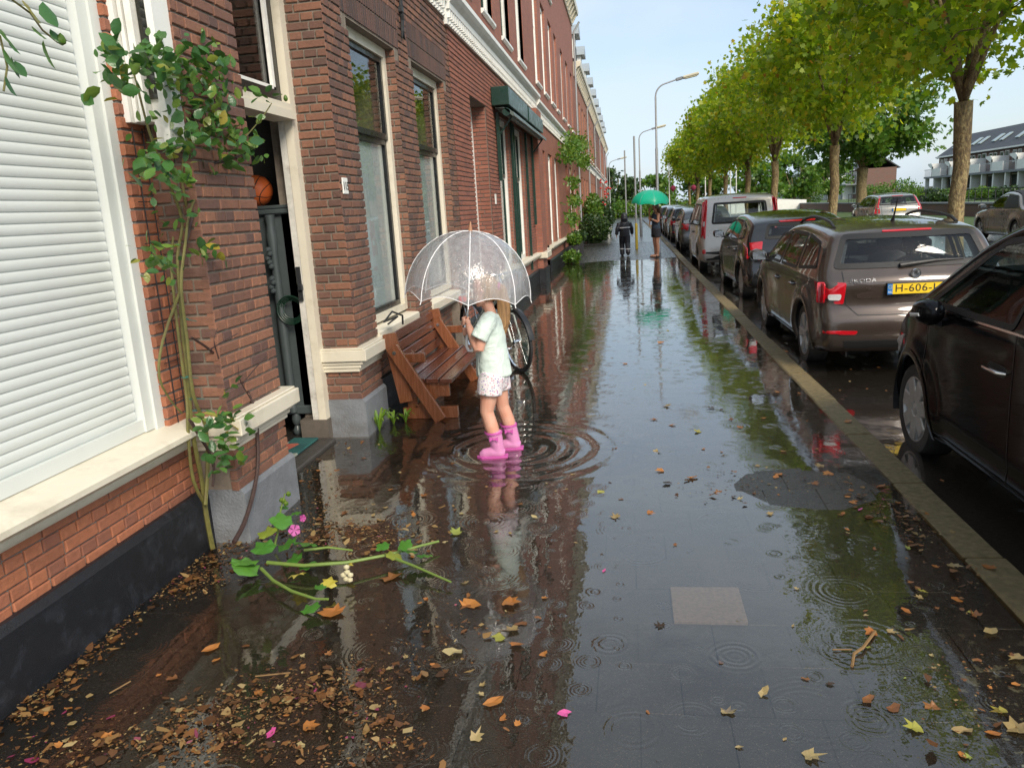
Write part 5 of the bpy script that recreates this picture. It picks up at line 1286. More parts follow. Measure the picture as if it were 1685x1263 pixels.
    for (P,mat,o,nm) in sp.get('front_patches',[]):
        for sgn in (-1,1): patch(roundpoly([(sgn*a,c) for a,c in P],.03),FF,o,nm,mat,root)
    if sp.get('plate'):
        zc,txt,w,shift=sp['plate']; y=FR(0,zc,0)[1]
        pl=MB().cbox(-w/2,w/2,y-.022,y+.01,zc-.055,zc+.055,.003).build('number_plate',M['frit'],root,local=True)
        MB().box(-w/2+.008,w/2-.008,y-.026,y-.0225,zc-.047,zc+.047).build('plate_face',M['yplate'],pl,local=True); MB().box(-w/2+.006,-w/2+.05,y-.028,y-.0262,zc-.048,zc+.048).build('plate_band',M['blueband'],pl,local=True)
        if txt:
            tm=text_mesh(txt,.098,M['frit'],.0008,'LEFT',sx=1.08); obj('plate_number',tm,pl,True,(-w/2+.058+shift,y-.0275,zc+.002),(math.pi/2,0,0))
            obj('plate_letters',text_mesh('NL',.028,M['whitepl'],.0006),pl,True,(-w/2+.029,y-.0292,zc-.028),(math.pi/2,0,0))
            MB().lathe([(.014,-.0008),(.0165,-.0008),(.0165,.0008),(.014,.0008)],20,(-w/2+.029,y-.0285,zc+.02),'y',closed=True).build('star_ring',paint('plate_gold',(.7,.55,.05),.4,.1,.0002,9),pl,local=True)
    return root,dict(S=S,FR=FR,FF=FF,side=fside,patch=patch,prof=prof,line=line,hw=hw)
def roofz(prof,y):
    c=[p for p in prof if p[1]>.9]; c.sort(key=lambda p:p[0]); return float(np.interp(y,[p[0] for p in c],[p[1] for p in c]))
# ---- brown estate
P_EST=[(1.98,.22),(2.08,.34),(2.11,.52),(2.05,.70),(1.85,.83),(1.35,.95),(1.02,1.0),(.50,1.27),(.22,1.39),(-.25,1.455),(-.95,1.45),(-1.52,1.405),(-1.70,1.375),(-1.98,1.01),(-2.055,.92),(-2.06,.66),(-2.11,.58),(-2.115,.42),(-2.03,.27),(-1.75,.2),(-.9,.17),(0,.17),(.9,.17),(1.6,.18)]
paint_brown=carpaint('brown_metallic_paint',(.058,.042,.034),.45,.36)
spE=dict(L=4.24,W=1.69,R=.315,wheels=(-1.28,1.17),prof=P_EST,paint=paint_brown,zb=.93,wheel='alloy',n=170,
 side_windows=[[(.88,.955),(-.02,.955),(-.10,1.335),(.36,1.285)],[(-.09,.955),(-.92,.965),(-.92,1.335),(-.17,1.345)],[(-1.00,.97),(-1.70,1.02),(-1.52,1.27),(-1.00,1.335)]],
 rear_window=[(-.70,1.02),(.70,1.02),(.585,1.335),(-.585,1.335)],windscreen=[(-.66,1.03),(.66,1.03),(.52,1.33),(-.52,1.33)],
 seams=[[(.98,.90),(1.0,.40),(.92,.26)],[(-.06,.95),(-.08,.35),(-.02,.26)],[(-.95,.96),(-.97,.62),(-.86,.40)],[(.98,.26),(-.86,.26)],[(1.0,.83),(-1.6,.88)]],
 rear_seams=[[(-.62,1.0),(-.62,.90),(-.60,.70),(-.50,.60),(.50,.60),(.60,.70),(.62,.90),(.62,1.0)]],
 handles=[(.06,.79),(-.82,.80)],mirror=(.80,.96),mirror_mat=paint_brown,
 rear_patches=[([(.60,.90),(.845,.905),(.85,.72),(.62,.70)],M['tail'],.012,'tail_light'),([(.64,.80),(.76,.80),(.755,.745),(.65,.74)],M['lens'],.018,'reverse_light'),([(.50,.455),(.80,.465),(.80,.425),(.52,.42)],M['tail'],.006,'reflector')],
 side_patches=[([(-1.74,.905),(-2.03,.905),(-2.03,.72),(-1.86,.72)],M['tail'],.008,'tail_light_wing')],
 rear_center=[([(-.54,.905),(.54,.905),(.50,.75),(-.50,.75)],carpaint('tailgate_recess_sheen',(.10,.075,.062),.55,.22),.0025,'tailgate_recess'),([(-.22,1.352),(.22,1.352),(.22,1.338),(-.22,1.338)],M['tail'],.010,'brake_light'),([(-.62,.36),(.62,.36),(.60,.28),(-.60,.28)],M['trim'],.004,'bumper_insert')],  # recess paler than the body: sky reflection put into its colour
 front_patches=[([(.42,.70),(.78,.74),(.80,.62),(.46,.60)],M['lens'],.006,'headlight')],
 plate=(.835,'H-606-L',.52,.01))
SKX,SKY=2.625,9.72
est,F=make_car('parked_car','brown estate car with yellow number plate H-606-L at the kerb','car',(SKX,SKY,-.052),0,spE)
def estate_extras(root,F):
    FR=F['FR']
    y=FR(0,.935,0)[1]
    e=MB().lathe([(1e-4,-.006),(.042,-.006),(.046,0),(.046,.012)],28,(0,y-.008,.965),'y').build('emblem',M['chrome'],root,local=True,smooth=True)
    wng=MB()   # winged arrow in a ring
    wng.lathe([(.036,-.002),(.0395,-.002),(.0395,.001),(.036,.001)],28,(0,y-.016,.965),'y',closed=True)
    for k in range(3): wng.extr([(-.024+.004*k,.965+.004+.008*k),(.004,.965+.002+.008*k),(.016,.965+.010+.007*k),(-.014+.006*k,.965+.010+.008*k)],'y',y-.0165,y-.0145)
    wng.extr([(-.026,.9595),(.010,.9605),(.026,.950),(.016,.968),(.004,.965),(-.02,.964)],'y',y-.0165,y-.0145); wng.lathe([(1e-4,-.001),(.004,-.001),(.004,.001)],8,(.012,y-.0165,.973),'y')
    wng.build('emblem_arrow',M['frit'],e,local=True)
    tm=text_mesh('ŠKODA',.050,M['chrome'],.002,'LEFT',sx=1.35); obj('lettering',tm,root,True,(-.575,FR(-.45,.92,0)[1]-.010,.918),(math.pi/2-.12,0,-.03))
    # wiper
    p0=np.array(FR(.02,1.02,.02)); p1=np.array(FR(.42,1.055,.016))
    MB().tube([FR(-.12,1.03,.02),FR(0,1.04,.026),FR(.2,1.06,.022),FR(.45,1.065,.012)],[.022,.020,.013,.006],8).build('rear_wiper',M['trim'],root,local=True,smooth=True)
    for s in (-1,1):
        pts=[]
        for q in np.linspace(0,1,13):
            yy=.15-1.55*q; zz=roofz(F['prof'],yy); pts.append((s*(F['S'](yy,zz)-.085),yy,zz-.03+.052*math.sin(math.pi*q)**.3))
        MB().tube(pts,.016,8).build('roof_rail',M['trim'],root,local=True,smooth=True)
    zz=roofz(F['prof'],-1.35); MB().tube([(0,-1.33,zz),(0,-1.36,zz+.04),(0,-1.46,zz+.22)],[.022,.01,.004],8).build('antenna',M['trim'],root,local=True,smooth=True)
estate_extras(est,F)
# ---- near black car, nose away from the camera
P_HAT=[(1.86,.22),(1.94,.34),(1.97,.52),(1.90,.72),(1.68,.86),(1.20,.985),(.92,1.03),(.38,1.30),(.12,1.42),(-.35,1.475),(-1.0,1.455),(-1.50,1.38),(-1.66,1.33),(-1.88,1.0),(-1.95,.88),(-1.95,.62),(-1.98,.54),(-1.98,.40),(-1.90,.26),(-1.6,.2),(-.8,.17),(0,.17),(.9,.17),(1.5,.18)]
paint_black=carpaint('black_paint_wet',(.004,.004,.005),.0,.12,.26)
P_MPV=[(1.86,.22),(1.94,.34),(1.97,.52),(1.91,.74),(1.72,.90),(1.38,1.04),(1.10,1.18),(.52,1.51),(.22,1.60),(-.35,1.65),(-1.0,1.63),(-1.50,1.53),(-1.68,1.46),(-1.90,1.02),(-1.95,.88),(-1.95,.62),(-1.98,.54),(-1.98,.40),(-1.90,.26),(-1.6,.2),(-.8,.17),(0,.17),(.9,.17),(1.5,.18)]
spN=dict(L=3.95,W=1.74,R=.31,wheels=(-1.24,1.22),prof=P_HAT,paint=paint_black,zb=.97,wheel='cap',n=190,pf=.20,
 side_windows=[[(.80,.99),(-.10,.99),(-.16,1.355),(.28,1.31)],[(-.17,.99),(-1.0,1.0),(-.95,1.345),(-.23,1.36)],[(-1.07,1.01),(-1.50,1.05),(-1.40,1.25),(-1.05,1.33)]],
 rear_window=[(-.56,1.03),(.56,1.03),(.48,1.28),(-.48,1.28)],windscreen=[(-.66,1.06),(.66,1.06),(.54,1.36),(-.54,1.36)],
 seams=[[(.93,.97),(.95,.42),(.84,.27)],[(-.14,.985),(-.16,.36),(-.10,.27)],[(-1.02,1.0),(-1.0,.62),(-.86,.42)],[(.84,.27),(-.86,.27)],[(1.75,.76),(1.45,.93),(.95,.97)]],
 handles=[(.02,.83),(-.86,.84)],handle_mat=M['chrome'],mirror=(.66,1.02),folded=True,
 rear_patches=[([(.56,.92),(.82,.95),(.84,.74),(.62,.70)],M['tail'],.012,'tail_light')],
 side_patches=[([(.80,.978),(-1.48,1.0),(-1.50,1.012),(.84,.988)],M['chrome'],.006,'belt_strip'),([(1.45,.78),(1.80,.70),(1.80,.60),(1.62,.62)],M['lens'],.005,'headlight')],
 front_patches=[([(.42,.74),(.74,.78),(.76,.64),(.46,.62)],M['lens'],.006,'headlight')],plate=(.78,None,.52,0))
spM=dict(spN); spM.update(prof=P_MPV,zb=1.01,side_windows=[[(1.0,1.04),(-.10,1.035),(-.16,1.515),(.36,1.455)],[(-.17,1.035),(-1.0,1.045),(-.95,1.50),(-.23,1.52)],[(-1.07,1.05),(-1.50,1.09),(-1.40,1.38),(-1.05,1.48)]],rear_window=[(-.58,1.08),(.58,1.08),(.50,1.37),(-.50,1.37)],windscreen=[(-.68,1.20),(.68,1.20),(.56,1.54),(-.56,1.54)],mirror=(.74,.985),seams=[[(.95,1.0),(.97,.42),(.84,.27)],[(-.14,1.03),(-.16,.36),(-.10,.27)],[(-1.02,1.04),(-1.0,.62),(-.86,.42)],[(.84,.27),(-.86,.27)],[(1.75,.76),(1.45,.90),(.97,.99)]],side_patches=[([(.86,1.02),(-1.48,1.04),(-1.50,1.052),(.90,1.03)],M['chrome'],.006,'belt_strip'),([(1.45,.78),(1.80,.70),(1.80,.60),(1.62,.62)],M['lens'],.005,'headlight')])
near,Fn=make_car('parked_car','wet black hatchback with silver hubcap wheel and indicator mirror at the kerb','car',(2.68,4.10,-.052),0,spM)
# ---- black hatchback ahead of the estate
spB=dict(spN); spB.update(paint=carpaint('black_metallic_paint',(.012,.012,.014),.3,.2),handle_mat=None,folded=False,wheel='cap',glass=M['cglass'],n=120,
 rear_patches=[([(.58,1.0),(.80,.98),(.85,.74),(.64,.70)],M['tail'],.016,'tail_light'),([(.68,.84),(.80,.85),(.80,.76),(.70,.75)],M['lens'],.022,'reverse_light')],
 side_patches=[([(-1.55,.98),(-1.84,.90),(-1.86,.72),(-1.66,.78)],M['tail'],.012,'tail_light_wing')],
 rear_center=[([(-.30,1.318),(.30,1.318),(.28,1.295),(-.28,1.295)],M['tail'],.01,'brake_light')])
spB['handle_mat']=spB['paint']
bl,Fb=make_car('parked_car','small black hatchback with large red tail lights ahead of the brown estate','car',(2.78,15.45,-.052),math.radians(1.0),spB)
# ---- grey-beige van
P_VAN=[(1.98,.25),(2.06,.4),(2.08,.6),(2.0,.82),(1.75,.98),(1.45,1.07),(1.25,1.12),(.75,1.52),(.45,1.70),(.1,1.80),(-.8,1.83),(-1.75,1.81),(-1.97,1.77),(-2.04,1.62),(-2.10,1.1),(-2.12,.8),(-2.15,.58),(-2.15,.42),(-2.08,.28),(-1.7,.22),(-.8,.2),(0,.2),(.9,.2),(1.6,.22)]
spV=dict(L=4.22,W=1.83,R=.32,wheels=(-1.30,1.38),prof=P_VAN,paint=carpaint('beige_grey_paint',(.42,.40,.375),.45,.3),zb=1.08,tumble=.16,wheel='cap',pr=.03,bow=.05,n=120,
 side_windows=[[(1.02,1.10),(.15,1.10),(.10,1.62),(.62,1.55)],[(.07,1.10),(-.95,1.10),(-.95,1.63),(.02,1.64)],[(-1.03,1.10),(-1.85,1.12),(-1.82,1.60),(-1.03,1.63)]],
 rear_window=[(-.66,1.14),(.66,1.14),(.60,1.64),(-.60,1.64)],windscreen=[(-.72,1.16),(.72,1.16),(.62,1.66),(-.62,1.66)],
 seams=[[(1.1,1.05),(1.1,.45),(1.0,.3)],[(.1,1.08),(.08,.4),(.1,.3)],[(-.98,1.08),(-1.0,.7),(-.9,.45)],[(1.0,.3),(-.9,.3)]],handles=[(.22,.92),(-.10,.92)],handle_mat=M['trim'],mirror=(.98,1.12),mirror_mat=M['trim'],
 rear_patches=[([(.74,1.72),(.86,1.66),(.905,.85),(.80,.80)],M['tail'],.014,'tail_light'),([(.81,1.22),(.88,1.22),(.89,1.10),(.82,1.10)],M['lens'],.020,'reverse_light'),([(.80,.56),(.88,.56),(.88,.46),(.80,.46)],M['tail'],.01,'reflector')],
 side_patches=[([(-1.94,1.70),(-2.06,1.66),(-2.10,.86),(-2.0,.82)],M['tail'],.008,'tail_light_wing')],
 rear_center=[([(-.16,1.735),(.16,1.735),(.16,1.715),(-.16,1.715)],M['tail'],.01,'brake_light'),([(-.80,.5),(.80,.5),(.78,.30),(-.78,.30)],M['trim'],.006,'bumper')],plate=(.95,None,.50,0))
van,Fv=make_car('parked_van','grey beige high-roof family van with tall red tail lights','van',(2.66,21.5,-.05),0,spV)
# ---- further parked cars
def variant(sp,name,col,metal=.5,**k):
    s=dict(sp); c=carpaint(name,col,metal,.28); s.update(paint=c,mirror_mat=c,handle_mat=c,n=90,lip=c,**k); s['plate']=(s['plate'][0],None,.5,0) if s.get('plate') else None; return s
GRP=None
lst=[(spN,'grey_hatch_paint',(.11,.115,.12),(2.66,29.2),'grey hatchback parked beyond the beige van','parked_car'),
     (spE,'dark_blue_paint',(.012,.02,.04),(2.60,34.6),'dark blue estate car in the line past the grey hatchback','parked_car'),
     (spN,'graphite_paint',(.03,.032,.035),(2.64,40.0),'graphite hatchback near the distant lamp post','parked_car'),
     (spE,'black_blue_paint',(.01,.011,.015),(2.6,46.0),'black car parked far along the kerb','parked_car'),
     (spN,'white_paint_car',(.5,.5,.5),(-.4,108.0),'white car crossing at the far end of the street','parked_car')]
for sp_,nm,col,(x,y),lab,kind in lst:
    make_car(kind,lab,'car',(x,y,rz(y)+.0),0 if y<70 else math.pi/2,variant(sp_,nm,col))
# ---- cars on the carriageway
spVo=variant(spE,'silver_beige_paint',(.30,.285,.25),.6); spVo.update(rear_patches=[([(.58,1.36),(.66,1.33),(.80,.98),(.86,.72),(.66,.72),(.70,1.0)],M['tail'],.014,'tail_light')],rear_center=[([(-.2,1.352),(.2,1.352),(.2,1.338),(-.2,1.338)],M['tail'],.01,'brake_light')],side_patches=[])
vo,Fvo=make_car('estate_car','silver beige estate with tall red tail lights on the far side of the tree row','car',(10.35,34.2,.02),math.radians(-2),spVo)
sp_c=[(2.0,.22),(2.12,.34),(2.16,.52),(2.08,.70),(1.8,.82),(1.2,.93),(.85,.97),(.20,1.33),(-.05,1.41),(-.7,1.42),(-1.1,1.34),(-1.62,1.02),(-2.1,.97),(-2.2,.86),(-2.22,.6),(-2.2,.4),(-2.1,.26),(-1.7,.2),(0,.17),(1.6,.18)]
spC=variant(spE,'champagne_paint',(.21,.185,.155),.5); spC.update(prof=sp_c,L=4.4,W=1.79,wheels=(-1.28,1.30),side_windows=[[(.72,.94),(-.42,.94),(-.40,1.30),(.14,1.26)]],rear_window=None,windscreen=[(-.64,1.0),(.64,1.0),(.52,1.33),(-.52,1.33)],seams=[[(.8,.90),(.8,.4),(.7,.28)],[(-.50,.93),(-.55,.4),(-.5,.28)],[(.7,.27),(-.5,.27)]],rear_seams=[],handles=[(-.35,.80)],rear_patches=[([(.50,.86),(.82,.86),(.82,.74),(.52,.72)],M['tail'],.01,'tail_light')],rear_center=[],side_patches=[([(-1.95,.88),(-2.1,.88),(-2.1,.76),(-2.0,.76)],M['tail'],.008,'tail_light_wing'),([(-.47,.94),(-1.45,.98),(-1.05,1.31),(-.45,1.33)],M['frit'],.012,'soft_top_side')],plate=None)
cv,Fc=make_car('convertible_car','champagne convertible with black soft top on the road behind the trees','car',(11.55,24.9,-.03),math.radians(-3),spC)
stp=[]
for q in np.linspace(0,1,12):
    y=-.05-1.5*q; z=roofz(Fc['prof'],y); stp.append([(f_*(Fc['S'](y,z)-.05),y,z+.012-.03*f_*f_) for f_ in np.linspace(-1,1,9)])
MB().grid(stp).build('soft_top',paint('black_canvas',(.012,.013,.016),.8,.2,.002,30,local=True),cv,local=True,smooth='full')
# ------------------------------------------------------------------ trees and plants
t=NT('plane_bark'); p=t.objco(); mp=t.n('ShaderNodeMapping'); t.set(mp.inputs[0],p); mp.inputs['Scale'].default_value=(1,1,.45)
n=t.noise(9,6,.7,mp.outputs[0],dist=.6); n2=t.noise(34,4,.6,mp.outputs[0])
M['bark']=t.done(t.bsdf(t.mix(t.mr(n2,.4,.65,0,.7),t.ramp(n,[(.3,(.09,.065,.035)),(.45,(.22,.15,.065)),(.55,(.36,.28,.13)),(.68,(.17,.13,.065))]),(.05,.035,.02)),.75,0,t.bump(t.math('ADD',n,n2),.035)))
M['leaf']=leafmat('plane_leaf',[(0,(.13,.24,.018)),(.35,(.24,.37,.02)),(.7,(.36,.47,.025)),(.93,(.47,.50,.03)),(.985,(.50,.40,.03)),(1,(.32,.13,.04))],trans=.6)
M['leafd']=leafmat('dark_leaf',[(0,(.018,.045,.012)),(.5,(.035,.075,.02)),(1,(.07,.12,.025))],trans=.3)
M['leafg']=leafmat('fresh_leaf',[(0,(.05,.13,.015)),(.5,(.09,.19,.02)),(1,(.15,.22,.03))],trans=.35)
def tree(name,label,x,y,z0,trunkR,trunkH,cz,rx,ry,rzz,nclump,nleaf,lsize,mat,group=None,seed=0,lean=(0,0),sp=.42,shape=PLANE_LEAF,barkmat=None):
    global rng
    rs=np.random.default_rng(seed+11); rng=rs
    r=empty(name,(x,y,z0),0,label,'tree',group)
    th=rs.uniform(0,6.28)
    P=[(lean[0]*k/6+.03*math.sin(k*1.7+th),lean[1]*k/6+.03*math.cos(k*1.3+th),trunkH*k/6) for k in range(7)]
    R_=[trunkR*1.25,trunkR*1.05,trunkR,trunkR*.96,trunkR*.93,trunkR*.95,trunkR*1.08]
    m=MB(); m.tube(P,R_,14)
    m.v=[(a*(1+.06*math.sin(c*9+a*30)),b*(1+.06*math.cos(c*7+b*25)),c) for a,b,c in m.v]
    tip=P[-1]; cl=[]
    for k in range(nclump):
        u=rs.normal(size=3); u/=np.linalg.norm(u); q=rs.uniform(.35,1)**.5
        c=np.array([u[0]*rx*q,u[1]*ry*q,cz+u[2]*rzz*q]); cl.append(c)
    nb=7
    mains=[]
    for k in range(nb):
        a=2*math.pi*k/nb+rs.uniform(-.3,.3); e=np.array([math.cos(a)*rx*.5,math.sin(a)*ry*.5,cz+rs.uniform(-.3,.5)*rzz]); mid=np.array([math.cos(a)*rx*.18,math.sin(a)*ry*.16,trunkH+(cz-trunkH)*.45])
        m.tube([tip,mid,e],[trunkR*.5,trunkR*.33,trunkR*.12],8); mains.append(e); mains.append(mid)
    for c in cl:
        e=min(mains,key=lambda q:np.linalg.norm(q-c)); md=(e+c)/2+rs.normal(0,.12,3)
        m.tube([e,md,c],[trunkR*.13,trunkR*.07,trunkR*.02],5,False)
    m.build('trunk',barkmat or M['bark'],r,local=True,smooth='full')
    per=nleaf//nclump; pts=[]
    for c in cl:
        s=sp*rs.uniform(.7,1.3); pts.append(c+np.clip(rs.normal(0,1,(per,3)),-1.7,1.7)*np.array([s,s,s*.62]))
    pts=np.concatenate(pts); pts=pts[pts[:,2]>trunkH*.92]
    o=obj('crown',leafcloud('crown',pts,lsize,shape,mat,tilt=1.05),r,True)
    return r
TY=[13.6,21.7,29.3,36.3,43.2,52,60,69]
tl=['plane tree with thick mottled trunk standing behind the wet black car','plane tree with knotted pale trunk behind the brown estate roof','plane tree whose trunk rises behind the small black hatchback','plane tree in the row behind the beige van','plane tree in the row with dark trunk past the van','slender plane tree further up the row','distant plane tree in the row near the lamp post','last plane tree of the row over the far cars']
for k,y in enumerate(TY):
    near_=k<2
    tree('plane_tree',tl[k],5.2+(.1 if k%2 else 0),y,-.02,.128 if k==0 else .12,2.95 if k==0 else 2.85,5.05,1.65,3.7,1.85,62,(11500 if k==0 else 11500 if near_ else 9000 if k<5 else 6000),.13 if k<3 else .165,M['leaf'],'plane trees along the kerb',seed=k,lean=(random.uniform(-.05,.05),0),sp=.46)
rng=np.random.default_rng(99)
bp_=yp(1417,335,64); 
tree('broad_tree','broad dark green tree before the houses across the canal',float(bp_[0]),64,.05,.38,3.2,6.6,5.0,5.0,3.6,60,9000,.34,M['leafg'],seed=31,sp=.8)
tree('broad_tree','green tree behind the terrace roofs across the canal',55,98,.05,.4,4,8.5,6,7,3.6,40,5000,.5,M['leaf'],seed=33,sp=1.0)
for k,(x,y,h,lab) in enumerate(((-1.5,108,6.5,'dark conifer closing the far end of the street'),(3.5,112,5.5,'pale green tree at the end of the street'),(-5,104,5.2,'olive tree beside the last terrace house'),(9,100,5.6,'green tree behind the distant flagpoles'),(15,95,6.,'leafy tree at the far bend of the canal'),(22,110,6.5,'tall leafy tree on the far canal bank'),(30,125,7,'round leafy tree beside the second house block'))):
    tree('far_tree',lab,x,y,0,.22,1.4,h*.55,2.6,2.6,h*.45,30,2600,.42,M['leafd'] if k in (0,2) else M['leafg'],seed=50+k,sp=.6)
rng=np.random.default_rng(123)
def bush(name,label,x,y,z0,rx,ry,h,n,ls,mat,cat='shrub',group=None,shape=OVAL_LEAF,pot=None):
    r=empty(name,(x,y,z0),0,label,cat,group); zb=0
    if pot:
        zb=pot; MB().extr([(-rx*.55,-ry*.55),(rx*.55,-ry*.55),(rx*.55,ry*.55),(-rx*.55,ry*.55)],'z',0,pot).build('planter',paint('dark_planter_%d_%d'%(int(x*10),int(y*10)),(.03,.03,.035),.5,.2,.001,9),r,local=True)
    m=MB()
    for k in range(9):
        a=k*.7; m.tube([(0,0,zb),(math.cos(a)*rx*.3,math.sin(a)*ry*.3,zb+h*.4),(math.cos(a)*rx*.6,math.sin(a)*ry*.6,zb+h*.75)],[.012,.008,.004],5,False)
    m.build('stem',M['bark'],r,local=True)
    u=rng.normal(size=(n,3)); u/=np.linalg.norm(u,axis=1)[:,None]; q=rng.uniform(.2,1,n)**.45
    P=u*q[:,None]*np.array([rx,ry,h*.52])+np.array([0,0,zb+h*.52]); P+=rng.normal(0,.06*rx,(n,3))
    obj('foliage',leafcloud('foliage',P,ls,shape,mat,tilt=.8),r,True); return r
bush('hedge','clipped green hedge across the far end of the street',2,98,0,9,1.2,1.6,4000,.35,M['leafg'],'hedge')
bush('garden_shrub','bright green low plant at the foot of the red brick wall',-1.72,24.4,.0,.28,.42,.36,700,.09,M['leafg'])
bush('potted_plant','green plant in dark planter against the brick wall',-1.78,26.8,.02,.30,.42,.35,600,.09,M['leafg'],'plant',pot=.42)
bush('potted_plant','leafy plant in second dark planter beside the wall',-1.75,29.0,.02,.32,.4,.4,600,.09,M['leafd'],'plant',pot=.42)
bush('garden_shrub','dense round shrub spilling over the far pavement',-1.45,36.0,.02,.75,1.2,1.25,2200,.13,M['leafd'])
bush('garden_shrub','tall dark shrub with red flowers against the terrace',-1.6,39.0,.02,.5,1.3,2.2,2200,.14,M['leafg'])
bush('garden_shrub','bushy evergreen beside the white garden fence',-1.35,43.5,.02,.7,1.3,2.0,2000,.15,M['leafd'])
rf=MB()
for k in range(14):
    a=rng.uniform(-1,1,3); rf.lathe([(1e-3,-.05),(.05,-.02),(.06,.02),(1e-3,.05)],7,(-.95+a[0]*.25,38.4+a[1]*1.2,2.2+a[2]*.7))
tag(rf.build('red_flowers',paint('red_petals',(.6,.04,.03),.6,.2,.001,20)),'cluster of red flowers on the tall dark shrub','flowers')
fe=empty('garden_fence',(-1.0,41.5,.03),0,'small white garden fence beside the shrubs','fence')
for k in range(4): MB().box(-.94,-.88,40.4+k*.7,40.47+k*.7,.0,.75).build('post',M['white'],fe)
MB().box(-.93,-.89,40.4,42.6,.62,.70).build('rail',M['white'],fe)
# climbing vine on the red brick house
vn=empty('climbing_vine',(-2.0,29.6,0.03),0,'leafy vine climbing the red brick wall to the white band','vine')
V=[xp(*q,-1.98) for q in ((947,425),(941,380),(944,330),(938,290),(945,250),(950,235))]
MB().tube(V,[.03,.025,.02,.018,.014,.008],6).build('stem',M['bark'],vn)
P=[]
for (a,b,ra,n) in ((950,238,18,900),(938,252,14,500),(962,265,12,450),(944,300,9,200),(946,330,10,220),(942,360,10,180),(950,390,8,120)):
    for _ in range(n): q=xp(a+rng.normal(0,ra*.55),b+rng.normal(0,ra*.5),-1.95+rng.uniform(-.05,.25)); P.append(q)
o=obj('foliage',leafcloud('foliage',np.array(P),.13,OVAL_LEAF,M['leafg'],tilt=.9),vn)
# ---- climbing rose beside the shutter
M['rosestem']=paint('rose_cane',(.15,.14,.035),.5,.4,.002,25,dirt=(.09,.05,.03)); M['canedark']=paint('dark_cane',(.05,.025,.02),.5,.3,.003,30)
M['roseleaf']=leafmat('rose_leaf',[(0,(.035,.105,.032)),(.4,(.055,.15,.04)),(.75,(.095,.20,.04)),(.92,(.17,.23,.04)),(1,(.32,.25,.04))],'obj',.28,.25)
lf=[]
for k in range(5):
    s=OVAL_LEAF.copy(); s[:,0]*=random.uniform(1.0,1.25)
    V=[tuple(s[0])]; 
    mid=[(0,.25,-.03),(0,.5,-.05),(0,.78,-.05)]
    vs=[tuple(q) for q in s]+mid
    fs=[(0,1,8),(1,2,9,8),(2,3,10,9),(3,4,10),(4,5,10),(5,6,9,10),(6,7,8,9),(7,0,8)]
    m=MB().add([(a*(1+random.uniform(-.06,.06)),b,c+random.uniform(-.02,.02)-.1*b*b*(k%3)) for a,b,c in vs],fs); lf.append(m.mesh('leaf',M['roseleaf'],'full',fix=False))
rose=empty('climbing_rose',(-2.25,3.66,0),0,'climbing rose with tied canes against brick between shutter and door','rose bush')
def px_path(L,x,dx=0):
    return [xp(a,b,x+dx*i/max(1,len(L)-1)) for i,(a,b) in enumerate(L)]
def cane(L,x,dx,r0,r1,mat,parent):
    P=px_path(L,x,dx); n=len(P); Q=[Vector(p) for p in P]
    # smooth
    S_=[]
    for i in range(n-1):
        p0,p1,p2,p3=Q[max(i-1,0)],Q[i],Q[i+1],Q[min(i+2,n-1)]
        for u in (0,.33,.66): S_.append(.5*((2*p1)+(p2-p0)*u+(2*p0-5*p1+4*p2-p3)*u*u+(3*p1-p0-3*p2+p3)*u**3))
    S_.append(Q[-1]); m=len(S_)
    return MB().tube(S_,[r0+(r1-r0)*k/(m-1)+random.uniform(-.0006,.0008) for k in range(m)],7).build('cane',mat,parent,smooth=True)
cane([(350,902),(340,850),(332,790),(322,740),(314,690),(309,620),(300,540),(296,480),(292,420),(300,370),(290,330),(268,280),(245,215),(228,150),(215,100)],-2.235,.05,.014,.004,M['rosestem'],rose)
cane([(338,830),(318,790),(310,720),(308,660),(300,600),(290,520),(282,440),(285,390)],-2.22,.0,.010,.006,M['rosestem'],rose)
cane([(338,830),(342,760),(338,700),(318,650),(308,560),(298,470),(305,400),(312,350),(330,310),(360,270),(395,235),(430,195),(447,170)],-2.20,.1,.011,.003,M['rosestem'],rose)
cane([(305,400),(322,340),(345,300),(352,270),(380,262),(405,250)],-2.16,.06,.010,.004,M['canedark'],rose)
cane([(312,360),(300,300),(305,230),(318,160),(330,90)],-2.19,.06,.008,.003,M['rosestem'],rose)
cane([(296,480),(268,560),(262,620),(282,660),(300,680)],-2.2,.0,.007,.004,M['rosestem'],rose)
c2=empty('climbing_rose',(-2.08,3.86,0),0,'bare dark cane with few leaves bowing before the grey pier plinth','rose bush')
cane([(385,892),(402,860),(416,815),(424,770),(424,720),(420,680),(412,655),(400,630),(370,600),(345,575),(315,555)],-2.05,-.12,.013,.006,M['canedark'],c2)
for L in ([(345,575),(370,560),(392,548)],[(400,630),(425,600),(440,585)],[(412,655),(395,625),(392,600)],[(360,590),(352,560),(358,540)]): cane(L,-2.08,.02,.004,.0015,M['canedark'],c2)
cane([(312,690),(330,720),(345,745),(352,770),(350,800)],-2.17,.02,.009,.007,M['canedark'],rose)
def put_leaves(parent,specs,x,lim,smin,smax,spread=.16,mats=None):
    n=0
    for (a,b,ra,rb,k) in specs:
        for _ in range(k):
            if n>=lim: return
            p=xp(a+random.gauss(0,ra*.5),b+random.gauss(0,rb*.5),x+random.uniform(0,spread)); s=random.uniform(smin,smax)
            obj('leaf',random.choice(lf),parent,False,p,(random.gauss(.5,.6),random.gauss(0,.6),random.uniform(0,6.28)),(s,s,s)); n+=1
